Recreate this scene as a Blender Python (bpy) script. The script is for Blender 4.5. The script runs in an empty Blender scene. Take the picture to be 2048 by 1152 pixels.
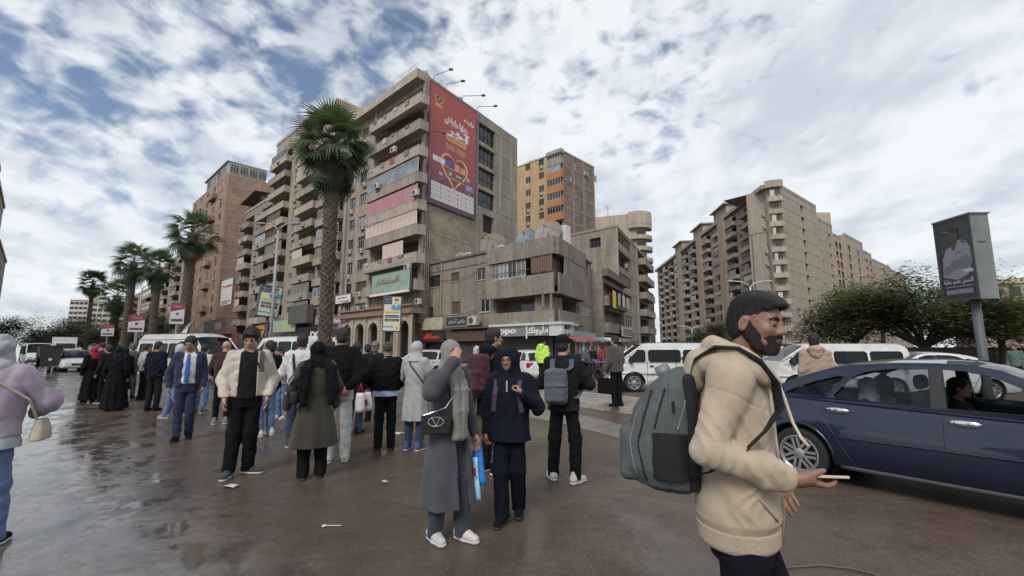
import bpy, bmesh, math, random, unicodedata
import numpy as np
from mathutils import Vector, Matrix
from mathutils.geometry import tessellate_polygon
random.seed(7); RNG=np.random.default_rng(7)
SC=bpy.context.scene; COL=SC.collection
R=math.radians; PI=math.pi
# ---------------------------------------------------------------- camera
F=890.0; CAMH=1.57; TH=math.atan(120/F)
cam=bpy.data.cameras.new('camera'); cam.sensor_width=36; cam.lens=36*F/2048; cam.clip_end=6000; cam.clip_start=.05
camo=bpy.data.objects.new('camera',cam); COL.objects.link(camo)
camo.location=(0,0,CAMH); camo.rotation_euler=(PI/2+TH,0,0); SC.camera=camo
# ---------------------------------------------------------------- sky and sun
SUN_EL=R(42); SUN_AZ=R(-158)      # compass-like angle from +Y, negative = towards -X
w=bpy.data.worlds.new('World'); SC.world=w; w.use_nodes=True
nt=w.node_tree; N=nt.nodes; L=nt.links; N.clear()
def nd(t,**k):
    n=N.new(t)
    for a,b in k.items(): setattr(n,a,b)
    return n
out=nd('ShaderNodeOutputWorld'); bg=nd('ShaderNodeBackground'); bg.inputs['Strength'].default_value=.1
sky=nd('ShaderNodeTexSky',sky_type='NISHITA',sun_disc=False); sky.sun_elevation=SUN_EL; sky.sun_rotation=SUN_AZ
sky.air_density=1.0; sky.dust_density=1.2; sky.ozone_density=2.0
tc=nd('ShaderNodeTexCoord'); sep=nd('ShaderNodeSeparateXYZ'); L.new(tc.outputs['Generated'],sep.inputs[0])
def mth(op,a,b=None,c=None,clamp=False):
    n=nd('ShaderNodeMath',operation=op); n.use_clamp=clamp
    for i,v in enumerate((a,b,c)):
        if v is None: continue
        if isinstance(v,(int,float)): n.inputs[i].default_value=v
        else: L.new(v,n.inputs[i])
    return n.outputs[0]
def mrange(v,a,b,c,d,typ='SMOOTHSTEP'):
    n=nd('ShaderNodeMapRange',interpolation_type=typ); L.new(v,n.inputs['Value'])
    for k,x in (('From Min',a),('From Max',b),('To Min',c),('To Max',d)): n.inputs[k].default_value=x
    return n.outputs[0]
zc=mth('ADD',mth('MAXIMUM',sep.outputs['Z'],0.0),.26)
cb=nd('ShaderNodeCombineXYZ'); L.new(mth('DIVIDE',sep.outputs['X'],zc),cb.inputs[0]); L.new(mth('DIVIDE',sep.outputs['Y'],zc),cb.inputs[1])
def wnoise(sc,det,rough,rot=0,stretch=(1,1,1),loc=(0,0,0),dist=0.0):
    mp=nd('ShaderNodeMapping'); L.new(cb.outputs[0],mp.inputs[0]); mp.inputs['Rotation'].default_value=(0,0,rot)
    mp.inputs['Scale'].default_value=stretch; mp.inputs['Location'].default_value=loc
    n=nd('ShaderNodeTexNoise'); n.inputs['Scale'].default_value=sc; n.inputs['Detail'].default_value=det; n.inputs['Roughness'].default_value=rough
    n.inputs['Distortion'].default_value=dist
    L.new(mp.outputs[0],n.inputs['Vector']); return n.outputs['Fac']
big=wnoise(1.35,3,.5,.5,(1,.7,1),(3.1,1.7,0))
def dnoise(sc,det,rough,loc,dist,st=(1,1,2.0)):
    mp=nd('ShaderNodeMapping'); L.new(tc.outputs['Generated'],mp.inputs[0]); mp.inputs['Rotation'].default_value=(0,R(24),0); mp.inputs['Scale'].default_value=st; mp.inputs['Location'].default_value=loc
    n=nd('ShaderNodeTexNoise'); n.inputs['Scale'].default_value=sc; n.inputs['Detail'].default_value=det; n.inputs['Roughness'].default_value=rough; n.inputs['Distortion'].default_value=dist; L.new(mp.outputs[0],n.inputs['Vector']); return n.outputs['Fac']
puff=dnoise(14,4,.52,(1.3,.4,0),.4,(1,1,1.6))
fine=dnoise(34,3,.5,(5,2,0),.3,(1,1,1.4))
dens=mth('ADD',mth('ADD',mth('MULTIPLY',big,.90),mth('MULTIPLY',puff,1.0)),mth('MULTIPLY',fine,.30))
# the cloud sheet thickens towards the right of the street and towards the horizon
dens=mth('ADD',dens,mth('MULTIPLY',mrange(sep.outputs['X'],-.35,.6,0,1),.22))
dens=mth('ADD',dens,mth('MULTIPLY',mrange(sep.outputs['Z'],.55,.12,0,1),.17))
cov=mrange(dens,.91,1.29,0,1)
shade=wnoise(2.6,5,.55,.2,(1,.6,1),(8,3,0),.2)
shade2=wnoise(8.0,4,.55,.2,(1,.6,1),(2,9,0),.2)
sh=mth('ADD',mth('MULTIPLY',shade,.7),mth('MULTIPLY',shade2,.3))
ramp=nd('ShaderNodeMix',data_type='RGBA'); L.new(mrange(sh,.36,.58,0,1),ramp.inputs['Factor'])
ramp.inputs['A'].default_value=(5.0,5.45,6.1,1); ramp.inputs['B'].default_value=(7.4,7.75,8.0,1)
skm=nd('ShaderNodeMix',data_type='RGBA',blend_type='MULTIPLY'); skm.inputs['Factor'].default_value=1
L.new(sky.outputs[0],skm.inputs['A']); skm.inputs['B'].default_value=(1.0,1.0,1.0,1)
skl=nd('ShaderNodeMix',data_type='RGBA'); skl.inputs['Factor'].default_value=.12; L.new(skm.outputs['Result'],skl.inputs['A']); skl.inputs['B'].default_value=(3.8,4.6,6.0,1)
mx=nd('ShaderNodeMix',data_type='RGBA'); L.new(mth('MULTIPLY',cov,.93),mx.inputs['Factor']); L.new(skl.outputs['Result'],mx.inputs['A']); L.new(ramp.outputs['Result'],mx.inputs['B'])
L.new(mx.outputs['Result'],bg.inputs['Color']); L.new(bg.outputs[0],out.inputs[0])
sl=bpy.data.lights.new('sun','SUN'); sl.energy=1.7; sl.angle=R(22); sl.color=(1,.95,.88)
so=bpy.data.objects.new('sun',sl); COL.objects.link(so)
sd=Vector((math.sin(SUN_AZ)*math.cos(SUN_EL),math.cos(SUN_AZ)*math.cos(SUN_EL),math.sin(SUN_EL)))
so.rotation_euler=sd.to_track_quat('Z','Y').to_euler(); so.location=sd*200
vs=SC.view_settings; vs.view_transform='Standard'; vs.look='None'; vs.exposure=.33; vs.gamma=1
SC.cycles.use_denoising=True
SC.cycles.max_bounces=6; SC.cycles.diffuse_bounces=3; SC.cycles.glossy_bounces=3; SC.cycles.transparent_max_bounces=12
SC.cycles.caustics_reflective=False; SC.cycles.caustics_refractive=False
# ---------------------------------------------------------------- pixel <-> place (measurements taken from the photograph)
ST,CT=math.sin(TH),math.cos(TH)
def ray(px,py):
    u=(px-1024)/F; v=(576-py)/F
    return Vector((u, CT-v*ST, ST+v*CT))
def G(px,py,z=0.0):
    d=ray(px,py); t=(z-CAMH)/d.z; return Vector((d.x*t,d.y*t,z))
def P(px,py,Y):
    d=ray(px,py); t=Y/d.y; return Vector((d.x*t,Y,CAMH+d.z*t))
def X_(px,Y): return P(px,696,Y).x
def gx(px,py):
    """pixel column at the horizon of an upright line that the photograph shows at (px,py)"""
    d=ray(px,py); return 1024+F*(d.x/d.y)*(CT+.1348*ST)
# ---------------------------------------------------------------- materials
MATS={}
def srgb(h):
    c=[int(h[i:i+2],16)/255 for i in (0,2,4)]
    return tuple(x/12.92 if x<=.04045 else ((x+.055)/1.055)**2.4 for x in c)
def M(name,col=(.5,.5,.5),rough=.7,var=.12,scale=3.0,bump=0.0,bscale=None,metal=0.0,streak=0.0,spec=.5,stretch=(1,1,1),emit=0,trans=0,coat=0,gen=False,sheen=0,alpha=1,var2=0.0,scale2=.35):
    if name in MATS: return MATS[name]
    if isinstance(col,str): col=srgb(col)
    m=bpy.data.materials.new(name); m.use_nodes=True; t=m.node_tree; n=t.nodes; l=t.links
    b=n['Principled BSDF']; b.inputs['Roughness'].default_value=rough; b.inputs['Metallic'].default_value=metal
    b.inputs['Specular IOR Level'].default_value=spec
    b.inputs['Base Color'].default_value=(*col,1)
    if trans: b.inputs['Transmission Weight'].default_value=trans
    if coat: b.inputs['Coat Weight'].default_value=coat; b.inputs['Coat Roughness'].default_value=.04
    if sheen: b.inputs['Sheen Weight'].default_value=sheen; b.inputs['Sheen Roughness'].default_value=.5
    if alpha<1: b.inputs['Alpha'].default_value=alpha
    if emit: b.inputs['Emission Color'].default_value=(*col,1); b.inputs['Emission Strength'].default_value=emit
    if var or bump or streak or var2:
        tc=n.new('ShaderNodeTexCoord'); mp=n.new('ShaderNodeMapping'); mp.inputs['Scale'].default_value=stretch
        l.new(tc.outputs['Object'],mp.inputs[0])
        cur=None
        def layer(sc,amt,st=(1,1,1),det=5,thr=None):
            nonlocal cur
            mm=n.new('ShaderNodeMapping'); mm.inputs['Scale'].default_value=st; l.new(mp.outputs[0],mm.inputs[0])
            nn=n.new('ShaderNodeTexNoise'); nn.inputs['Scale'].default_value=sc; nn.inputs['Detail'].default_value=det; nn.inputs['Roughness'].default_value=.6
            l.new(mm.outputs[0],nn.inputs['Vector'])
            mr=n.new('ShaderNodeMapRange'); l.new(nn.outputs['Fac'],mr.inputs['Value'])
            mr.inputs['From Min'].default_value=.3; mr.inputs['From Max'].default_value=.7
            mr.inputs['To Min'].default_value=1-amt; mr.inputs['To Max'].default_value=1+amt*.8
            x=n.new('ShaderNodeMix'); x.data_type='RGBA'; x.blend_type='MULTIPLY'; x.inputs['Factor'].default_value=1
            if cur is None: x.inputs['A'].default_value=(*col,1)
            else: l.new(cur,x.inputs['A'])
            l.new(mr.outputs[0],x.inputs['B']); cur=x.outputs['Result']
        if var: layer(scale,var)
        if var2: layer(scale2,var2)
        if streak: layer(1.3,streak,(1,1,.07),6)
        if cur is not None: l.new(cur,b.inputs['Base Color'])
        if bump:
            nn=n.new('ShaderNodeTexNoise'); nn.inputs['Scale'].default_value=bscale or scale*4; nn.inputs['Detail'].default_value=4
            l.new(mp.outputs[0],nn.inputs['Vector']); bm=n.new('ShaderNodeBump'); bm.inputs['Strength'].default_value=bump; bm.inputs['Distance'].default_value=.02
            l.new(nn.outputs['Fac'],bm.inputs['Height']); l.new(bm.outputs[0],b.inputs['Normal'])
    MATS[name]=m; return m
def brickmat(name,c1,c2,mortar,bw=.42,bh=.14,rough=.85,rot=0.0):
    """far brickwork: courses too small to tell apart singly"""
    if name in MATS: return MATS[name]
    m=bpy.data.materials.new(name); m.use_nodes=True; t=m.node_tree; n=t.nodes; l=t.links; b=n['Principled BSDF']; b.inputs['Roughness'].default_value=rough
    tc=n.new('ShaderNodeTexCoord'); sp=n.new('ShaderNodeSeparateXYZ'); l.new(tc.outputs['Object'],sp.inputs[0])
    ad=n.new('ShaderNodeMath'); ad.operation='ADD'; l.new(sp.outputs[0],ad.inputs[0]); l.new(sp.outputs[1],ad.inputs[1])
    cb=n.new('ShaderNodeCombineXYZ'); l.new(ad.outputs[0],cb.inputs[0]); l.new(sp.outputs[2],cb.inputs[1])
    br=n.new('ShaderNodeTexBrick'); l.new(cb.outputs[0],br.inputs['Vector']); br.inputs['Scale'].default_value=1
    br.inputs['Brick Width'].default_value=bw; br.inputs['Row Height'].default_value=bh; br.inputs['Mortar Size'].default_value=.014
    br.inputs['Color1'].default_value=(*c1,1); br.inputs['Color2'].default_value=(*c2,1); br.inputs['Mortar'].default_value=(*mortar,1)
    nn=n.new('ShaderNodeTexNoise'); nn.inputs['Scale'].default_value=.5; nn.inputs['Detail'].default_value=8; l.new(tc.outputs['Object'],nn.inputs['Vector'])
    mr=n.new('ShaderNodeMapRange'); l.new(nn.outputs['Fac'],mr.inputs['Value']); mr.inputs['From Min'].default_value=.3; mr.inputs['From Max'].default_value=.7; mr.inputs['To Min'].default_value=.7; mr.inputs['To Max'].default_value=1.25
    x=n.new('ShaderNodeMix'); x.data_type='RGBA'; x.blend_type='MULTIPLY'; x.inputs['Factor'].default_value=1
    l.new(br.outputs['Color'],x.inputs['A']); l.new(mr.outputs[0],x.inputs['B']); l.new(x.outputs['Result'],b.inputs['Base Color'])
    MATS[name]=m; return m
# ---------------------------------------------------------------- objects
def tag(o,label=None,cat=None,group=None,kind=None):
    if label: o['label']=label
    if cat: o['category']=cat
    if group: o['group']=group
    if kind: o['kind']=kind
    return o
def empty(name,loc=(0,0,0),rz=0,parent=None):
    o=bpy.data.objects.new(name,None); COL.objects.link(o); o.location=loc; o.rotation_euler=(0,0,rz); o.empty_display_size=.2
    if parent: o.parent=parent
    return o
def thing(name,label,cat,loc=(0,0,0),rz=0,group=None): return tag(empty(name,loc,rz),label,cat,group)
class MB:
    """mesh builder: collects pieces, links them as one object"""
    def __init__(s): s.v=[]; s.f=[]; s.mi=[]; s.m=0
    def add(s,vs,fs):
        o=len(s.v); s.v+= [tuple(v) for v in vs]; s.f+=[tuple(i+o for i in f) for f in fs]; s.mi+=[s.m]*len(fs)
    def quad(s,a,b,c,d): s.add((a,b,c,d),((0,1,2,3),))
    def box(s,lo,hi,M_=None):
        x0,y0,z0=lo; x1,y1,z1=hi
        vs=[Vector(p) for p in ((x0,y0,z0),(x1,y0,z0),(x1,y1,z0),(x0,y1,z0),(x0,y0,z1),(x1,y0,z1),(x1,y1,z1),(x0,y1,z1))]
        if M_ is not None: vs=[M_@v for v in vs]
        s.add(vs,((0,3,2,1),(4,5,6,7),(0,1,5,4),(1,2,6,5),(2,3,7,6),(3,0,4,7)))
    def prism(s,poly,z0,z1,M_=None):
        n=len(poly); vs=[Vector((x,y,z0)) for x,y in poly]+[Vector((x,y,z1)) for x,y in poly]
        if M_ is not None: vs=[M_@v for v in vs]
        fs=[tuple(range(n-1,-1,-1)),tuple(range(n,2*n))]+[(i,(i+1)%n,n+(i+1)%n,n+i) for i in range(n)]
        s.add(vs,fs)
    def tube(s,pts,r,n=8,cap=True):
        pts=[Vector(p) for p in pts]; k=len(pts); rs=r if isinstance(r,(list,tuple)) else [r]*k
        rings=[]; t0=(pts[1]-pts[0]).normalized(); up=Vector((0,0,1)) if abs(t0.z)<.9 else Vector((1,0,0))
        a=t0.cross(up).normalized()
        for i,p in enumerate(pts):
            t=(pts[min(i+1,k-1)]-pts[max(i-1,0)]).normalized()
            a=(a-t*a.dot(t)); a=a.normalized() if a.length>1e-6 else t.orthogonal().normalized(); b=t.cross(a)
            rings.append([p+(a*math.cos(2*PI*j/n)+b*math.sin(2*PI*j/n))*rs[i] for j in range(n)])
        s.rings(rings,cap)
    def rings(s,rings,cap=True,closed=True):
        n=len(rings[0]); vs=[p for r_ in rings for p in r_]; fs=[]
        for i in range(len(rings)-1):
            for j in range(n if closed else n-1):
                fs.append((i*n+j,i*n+(j+1)%n,(i+1)*n+(j+1)%n,(i+1)*n+j))
        if cap and closed: fs+= [tuple(range(n-1,-1,-1)),tuple((len(rings)-1)*n+j for j in range(n))]
        s.add(vs,fs)
    def lathe(s,prof,n=16,M_=None,cap=True):
        rr=[[Vector((r*math.cos(2*PI*j/n),r*math.sin(2*PI*j/n),z)) for j in range(n)] for r,z in prof]
        if M_ is not None: rr=[[M_@p for p in q] for q in rr]
        s.rings(rr,cap)
    def poly(s,outer,holes=(),fn=None):
        """flat polygon with holes; fn maps 2d -> 3d"""
        loops=[[Vector((x,y,0)) for x,y in outer]]+[[Vector((x,y,0)) for x,y in h] for h in holes]
        pts=[p for lp in loops for p in lp]
        tr=tessellate_polygon(loops)
        fn=fn or (lambda x,y:(x,y,0))
        s.add([fn(p.x,p.y) for p in pts],[tuple(t) for t in tr])
    def mesh(s,name,mats,smooth=False):
        me=bpy.data.meshes.new(name); me.from_pydata(s.v,[],s.f)
        for m in (mats if isinstance(mats,(list,tuple)) else [mats]): me.materials.append(m)
        if any(s.mi): me.polygons.foreach_set('material_index',s.mi)
        bm=bmesh.new(); bm.from_mesh(me); bmesh.ops.recalc_face_normals(bm,faces=bm.faces) if not getattr(s,'keep',0) else None; bm.to_mesh(me); bm.free()
        if smooth:
            me.shade_smooth()
            if smooth is not True: me.set_sharp_from_angle(angle=R(smooth))
        me.update(); return me
    def build(s,name,mats,parent=None,smooth=False,mw=None):
        return put(name,s.mesh(name,mats,smooth),parent,mw)
def put(name,me,parent=None,mw=None):
    o=bpy.data.objects.new(name,me); COL.objects.link(o)
    if parent: o.parent=parent
    if mw is not None: o.matrix_local=mw
    return o
def copy_tree(o,parent=None):
    c=o.copy(); COL.objects.link(c); c.parent=parent
    for ch in o.children: copy_tree(ch,c)
    return c
def frame_mat(o,x,y,z=None):
    x=Vector(x).normalized(); y=Vector(y).normalized(); z=Vector(z).normalized() if z is not None else x.cross(y)
    return Matrix(((x.x,y.x,z.x,o[0]),(x.y,y.y,z.y,o[1]),(x.z,y.z,z.z,o[2]),(0,0,0,1)))
# ---------------------------------------------------------------- Arabic shaping and lettering
_AR={}
for _c in list(range(0xFE70,0xFEFD)):
    _d=unicodedata.decomposition(chr(_c)).split()
    if len(_d)==2 and _d[0] in('<isolated>','<initial>','<medial>','<final>'): _AR.setdefault(int(_d[1],16),{})[_d[0][1:-1]]=chr(_c)
def arabic(s):
    o=[]
    for i,ch in enumerate(s):
        f=_AR.get(ord(ch))
        if not f: o.append(ch); continue
        pv=i>0 and 'initial' in _AR.get(ord(s[i-1]),{}); nx=i<len(s)-1 and ord(s[i+1]) in _AR and 'initial' in f
        k='medial' if pv and nx else 'final' if pv else 'initial' if nx else 'isolated'
        o.append(f.get(k) or f.get('isolated'))
    return ''.join(reversed(o))
def text(name,s,mat,mw,height,width=None,parent=None,ext=.01,bold=0.0,align='CENTER',shear=0.0):
    """lettering as a mesh; local x right, y up, z out of the surface; height = cap height in metres"""
    c=bpy.data.curves.new(name,'FONT'); c.body=s; c.align_x=align; c.align_y='CENTER'; c.size=height/.7; c.extrude=ext; c.offset=bold; c.resolution_u=3; c.shear=shear
    o=bpy.data.objects.new(name,c); COL.objects.link(o)
    me=bpy.data.meshes.new_from_object(o.evaluated_get(bpy.context.evaluated_depsgraph_get())) ; bpy.data.objects.remove(o); bpy.data.curves.remove(c)
    if width and len(me.vertices):
        xs=[v.co.x for v in me.vertices]; k=width/max(1e-6,max(xs)-min(xs)); mid=(max(xs)+min(xs))/2
        for v in me.vertices: v.co.x=(v.co.x-mid)*k
    me.materials.clear(); me.materials.append(mat)
    return put(name,me,parent,mw)
# ---------------------------------------------------------------- ground: wet asphalt with standing water along the gutter side
def ground_material():
    m=bpy.data.materials.new('wet_asphalt'); m.use_nodes=True; t=m.node_tree; n=t.nodes; l=t.links; b=n['Principled BSDF']
    geo=n.new('ShaderNodeNewGeometry'); sp=n.new('ShaderNodeSeparateXYZ'); l.new(geo.outputs['Position'],sp.inputs[0])
    def mt(op,a,b_=None,c=None,cl=False):
        q=n.new('ShaderNodeMath'); q.operation=op; q.use_clamp=cl
        for i,v in enumerate((a,b_,c)):
            if v is None: continue
            if isinstance(v,(int,float)): q.inputs[i].default_value=v
            else: l.new(v,q.inputs[i])
        return q.outputs[0]
    def noise(sc,det=6,ro=.6,dist=0,st=(1,1,1),rot=0):
        mp=n.new('ShaderNodeMapping'); mp.inputs['Scale'].default_value=st; mp.inputs['Rotation'].default_value=(0,0,rot); l.new(geo.outputs['Position'],mp.inputs[0])
        q=n.new('ShaderNodeTexNoise'); q.inputs['Scale'].default_value=sc; q.inputs['Detail'].default_value=det; q.inputs['Roughness'].default_value=ro; q.inputs['Distortion'].default_value=dist
        l.new(mp.outputs[0],q.inputs['Vector']); return q.outputs['Fac']
    def rng(v,a,b_,c,d):
        q=n.new('ShaderNodeMapRange'); q.interpolation_type='SMOOTHSTEP'; l.new(v,q.inputs['Value'])
        for k,x in (('From Min',a),('From Max',b_),('To Min',c),('To Max',d)): q.inputs[k].default_value=x
        return q.outputs[0]
    def mixc(f,a,b_):
        q=n.new('ShaderNodeMix'); q.data_type='RGBA'
        if isinstance(f,(int,float)): q.inputs['Factor'].default_value=f
        else: l.new(f,q.inputs['Factor'])
        for k,v in (('A',a),('B',b_)):
            if isinstance(v,tuple): q.inputs[k].default_value=(*v,1)
            else: l.new(v,q.inputs[k])
        return q.outputs['Result']
    rot=R(-46.8)
    nn=mt('ADD',mt('MULTIPLY',sp.outputs[0],.6842),mt('MULTIPLY',sp.outputs[1],.7295))   # distance across the avenue
    n1=noise(.55,6,.6,.6); n2=noise(2.3,7,.65,.4); n3=noise(9,5,.6); n4=noise(48,3,.65); n6=noise(150,2,.6); n5=noise(.9,5,.6,.3,(1,.35,1),rot)
    # standing water: gutter side first, then shallow hollows elsewhere
    edge=mt('ADD',nn,mt('ADD',mt('MULTIPLY',mt('SUBTRACT',n1,.5),5.0),mt('MULTIPLY',mt('SUBTRACT',n2,.5),2.6)))
    gut=rng(edge,1.8,.7,0,1)
    isl=rng(mt('ADD',mt('MULTIPLY',n2,.6),mt('MULTIPLY',n3,.4)),.47,.60,0,1)       # mud islands in the water
    gut=mt('MULTIPLY',gut,mt('SUBTRACT',1,mt('MULTIPLY',isl,.75)))
    holl=mt('MULTIPLY',rng(n5,.54,.60,0,1),rng(sp.outputs[0],3.0,-.5,0,.8))
    wat=mt('MAXIMUM',gut,holl)
    damp=rng(mt('ADD',mt('MULTIPLY',sp.outputs[0],-.13),mt('MULTIPLY',n1,1.0)),.05,.75,0,1)
    c=mixc(rng(n2,.3,.7,0,1),(.070,.045,.032),(.128,.088,.062)); c=mixc(mt('MULTIPLY',rng(n1,.4,.65,0,1),.6),c,(.135,.103,.080))
    c=mixc(mt('MULTIPLY',rng(n4,.56,.70,0,1),.65),c,(.26,.23,.20)); c=mixc(mt('MULTIPLY',rng(n4,.44,.32,0,1),.6),c,(.025,.022,.02))
    c=mixc(mt('MULTIPLY',damp,.35),c,(.060,.044,.034)); silt=rng(edge,1.6,.1,0,.85); c=mixc(silt,c,mixc(rng(n2,.35,.65,0,1),(.07,.063,.057),(.29,.275,.26))); c=mixc(mt('MULTIPLY',wat,.6),c,(.075,.062,.052))
    vo=n.new('ShaderNodeTexVoronoi'); vo.feature='DISTANCE_TO_EDGE'; vo.inputs['Scale'].default_value=.45; wv=n.new('ShaderNodeVectorMath'); wv.operation='ADD'; nz=n.new('ShaderNodeTexNoise'); nz.inputs['Scale'].default_value=1.4; nz.inputs['Detail'].default_value=8; l.new(geo.outputs['Position'],nz.inputs['Vector']); sc_=n.new('ShaderNodeVectorMath'); sc_.operation='SCALE'; sc_.inputs['Scale'].default_value=2.2; l.new(nz.outputs['Color'],sc_.inputs[0]); l.new(geo.outputs['Position'],wv.inputs[0]); l.new(sc_.outputs[0],wv.inputs[1]); l.new(wv.outputs[0],vo.inputs['Vector'])
    crk=mt('MULTIPLY',rng(vo.outputs['Distance'],.012,.004,0,1),rng(n1,.5,.62,0,.45)); c=mixc(crk,c,(.02,.016,.013)); c=mixc(mt('MULTIPLY',rng(n6,.6,.72,0,1),.5),c,(.33,.29,.25)); c=mixc(mt('MULTIPLY',rng(n6,.4,.3,0,1),.5),c,(.02,.018,.016))
    l.new(c,b.inputs['Base Color'])
    rg=mt('ADD',mt('MULTIPLY',mt('SUBTRACT',1,damp),.18),mt('ADD',.17,mt('MULTIPLY',n3,.24)))
    rg=mt('ADD',mt('MULTIPLY',rg,mt('SUBTRACT',1,wat)),mt('MULTIPLY',wat,.035)); l.new(rg,b.inputs['Roughness'])
    hgt=mt('ADD',mt('MULTIPLY',n4,.5),mt('ADD',mt('MULTIPLY',n3,1.0),mt('MULTIPLY',n2,1.2)))
    dry=mt('SUBTRACT',1,mt('MULTIPLY',wat,.985))
    bm=n.new('ShaderNodeBump'); bm.inputs['Distance'].default_value=.02; l.new(mt('MULTIPLY',dry,.6),bm.inputs['Strength']); l.new(hgt,bm.inputs['Height']); l.new(bm.outputs[0],b.inputs['Normal'])
    l.new(mt('ADD',.28,mt('MULTIPLY',wat,.3)),b.inputs['Specular IOR Level'])
    return m
mb=MB(); mb.quad((-2500,-60,0),(2500,-60,0),(2500,3000,0),(-2500,3000,0))
tag(mb.build('road',ground_material()),kind='structure')
concrete=M('concrete',(.25,.225,.195),.8,.2,4,.3,30,var2=.25,scale2=.7)
kerbm=M('kerb_stone',(.33,.29,.25),.8,.25,5,.35,30)
AV=Vector((-1.0663,1,0)).normalized(); AN=Vector((.6842,.7295,0))
# raised traffic island behind the waiting people, with separate kerb stones
kd=(G(1280,831)-G(1080,803)).normalized(); kn=Vector((-kd.y,kd.x,0)); kn=kn if kn.y>0 else -kn
k0=G(1080,803)-kd*.5
isl=empty('traffic_island'); tag(isl,kind='structure')
m_=frame_mat((k0.x,k0.y,0),kd,kn)
LEN=11.0; WID=2.1
mb=MB(); mb.prism([(0.0,.16),(LEN,.16),(LEN,WID-.16),(0.0,WID-.16)],-.02,.128,m_); mb.build('paving',concrete,isl)
ks=MB(); ks.box((0,0,-.02),(.98,.15,.14)); ksm=ks.mesh('kerbstone',kerbm)
for i in range(11):
    for side in (0,1):
        o=put('kerbstone',ksm,isl); o.matrix_local=m_@Matrix.Translation((i*1.0+random.uniform(0,.01),side*(WID-.15),random.uniform(-.008,.008)))@Matrix.Rotation(random.uniform(-.008,.008),4,'Z')
for i in range(7):
    a=PI/2+PI*(i+.5)/7
    o=put('kerbstone',ksm,isl); o.matrix_local=m_@Matrix.Translation((0,WID/2,0))@Matrix.Rotation(a,4,'Z')@Matrix.Translation((WID/2-.17,-.23,0))@Matrix.Rotation(PI/2,4,'Z')@Matrix.Diagonal((.46,1,1,1)).to_4x4()@Matrix.Translation((-.0,-.0,0))
mb=MB(); mb.prism([(math.cos(PI/2+PI*i/10)*(WID/2-.16),WID/2+math.sin(PI/2+PI*i/10)*(WID/2-.16)) for i in range(11)],-.02,.128,m_); mb.build('paving',concrete,isl)
# pale worn concrete band in the carriageway in front of the island
mb=MB(); A=G(1045,812); B=G(1300,872); C_=G(1330,905); D_=G(1035,836)
far=[G(1040,815),G(1120,822),G(1200,838),G(1300,866),G(1420,905)]; near=[G(1420,950),G(1300,895),G(1200,866),G(1120,846),G(1040,832)]
poly=far+near; mb.add([(p.x,p.y,.004) for p in poly],[(i,i+1,8-i,9-i) for i in range(4)])
tag(mb.build('patched_road_strip',M('worn_concrete',(.21,.185,.155),.45,.3,3,.25,40,var2=.3)),kind='structure')
# planted median along the avenue under the palms
md=empty('palm_median'); tag(md,kind='structure')
mo=AN*7.3+AV*14; mm_=frame_mat((mo.x,mo.y,0),AV,AN)
mb=MB(); mb.box((0,.16,-.02),(150,1.74,.13),mm_); mb.build('soil',M('dusty_soil',(.16,.125,.09),.95,.3,2,.4,12),md)
for s in (0,1.75):
    for i in range(60):
        o=put('kerbstone',ksm,md); o.matrix_local=mm_@Matrix.Translation((i*1.0,s,random.uniform(-.01,.01)))
    mb=MB(); mb.box((60,s,-.02),(150,s+.15,.14),mm_); tag(mb.build('far_kerb',kerbm,md),kind='stuff')
# pavement in front of the buildings
mb=MB(); p0=AN*25.6+AV*21; mb.box((0,0,-.02),(140,10,.13),frame_mat((p0.x,p0.y,0),AV,AN)); tag(mb.build('pavement',concrete),kind='structure')
# ================================================================ buildings
BEIGE=M('plaster_beige',(.315,.272,.218),.9,.18,2.5,.25,18,streak=.28,var2=.16)
BEIGE2=M('plaster_greybeige',(.285,.248,.203),.9,.18,2.2,.25,18,streak=.26,var2=.18)
BEIGE3=M('plaster_pinkbeige',(.355,.30,.242),.9,.14,2.0,.2,14,streak=.15,var2=.12)
BAND=M('concrete_band',(.375,.325,.262),.9,.15,2,.2,14,streak=.18)
PALEB=M('plaster_pale',(.41,.345,.265),.9,.15,2,.2,14,streak=.22)
LOWP=M('plaster_low',(.235,.20,.160),.9,.2,2.2,.3,16,streak=.25,var2=.2)
LOWD=M('plaster_dim',(.15,.122,.095),.9,.2,2.2,.3,16,streak=.25,var2=.2)
YEL=M('plaster_yellow',(.43,.32,.17),.9,.12,2,.15,14,streak=.16,var2=.12)
ORG=M('paint_orange',(.42,.18,.08),.8,.15,3,.1,10,streak=.15)
BRICK=brickmat('brick_far',(.33,.215,.155),(.29,.185,.135),(.31,.245,.19))
BRICKB=brickmat('brick_brown',(.21,.15,.115),(.185,.13,.10),(.2,.16,.13))
BLOCK=brickmat('block_rough',(.36,.29,.21),(.31,.245,.175),(.22,.175,.13),.5,.25)
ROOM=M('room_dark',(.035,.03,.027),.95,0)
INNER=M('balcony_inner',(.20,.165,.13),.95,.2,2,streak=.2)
GLASSD=M('pane_dark',(.025,.03,.034),.08,.3,.8,spec=.6)
GLASSL=M('pane_light',(.20,.24,.26),.12,.4,.6,spec=.6)
ALU=M('frame_aluminium',(.42,.41,.39),.5,.1,5)
WOODF=M('frame_brown',(.11,.075,.05),.6,.2,6)
WHITEF=M('frame_white',(.62,.6,.56),.6,.12,5)
SHUT=M('shutter_grey',(.22,.20,.175),.7,.18,5,streak=.2)
SHUTB=M('shutter_brown',(.17,.115,.08),.7,.2,5)
ACW=M('ac_casing',(.46,.44,.39),.6,.18,6,streak=.2)
ACD=M('ac_grille',(.07,.07,.07),.6,.1)
RUST=M('bracket_steel',(.12,.095,.08),.7,.2)
PIPE=M('drain_pipe',(.30,.27,.23),.7,.15,4)
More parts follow.
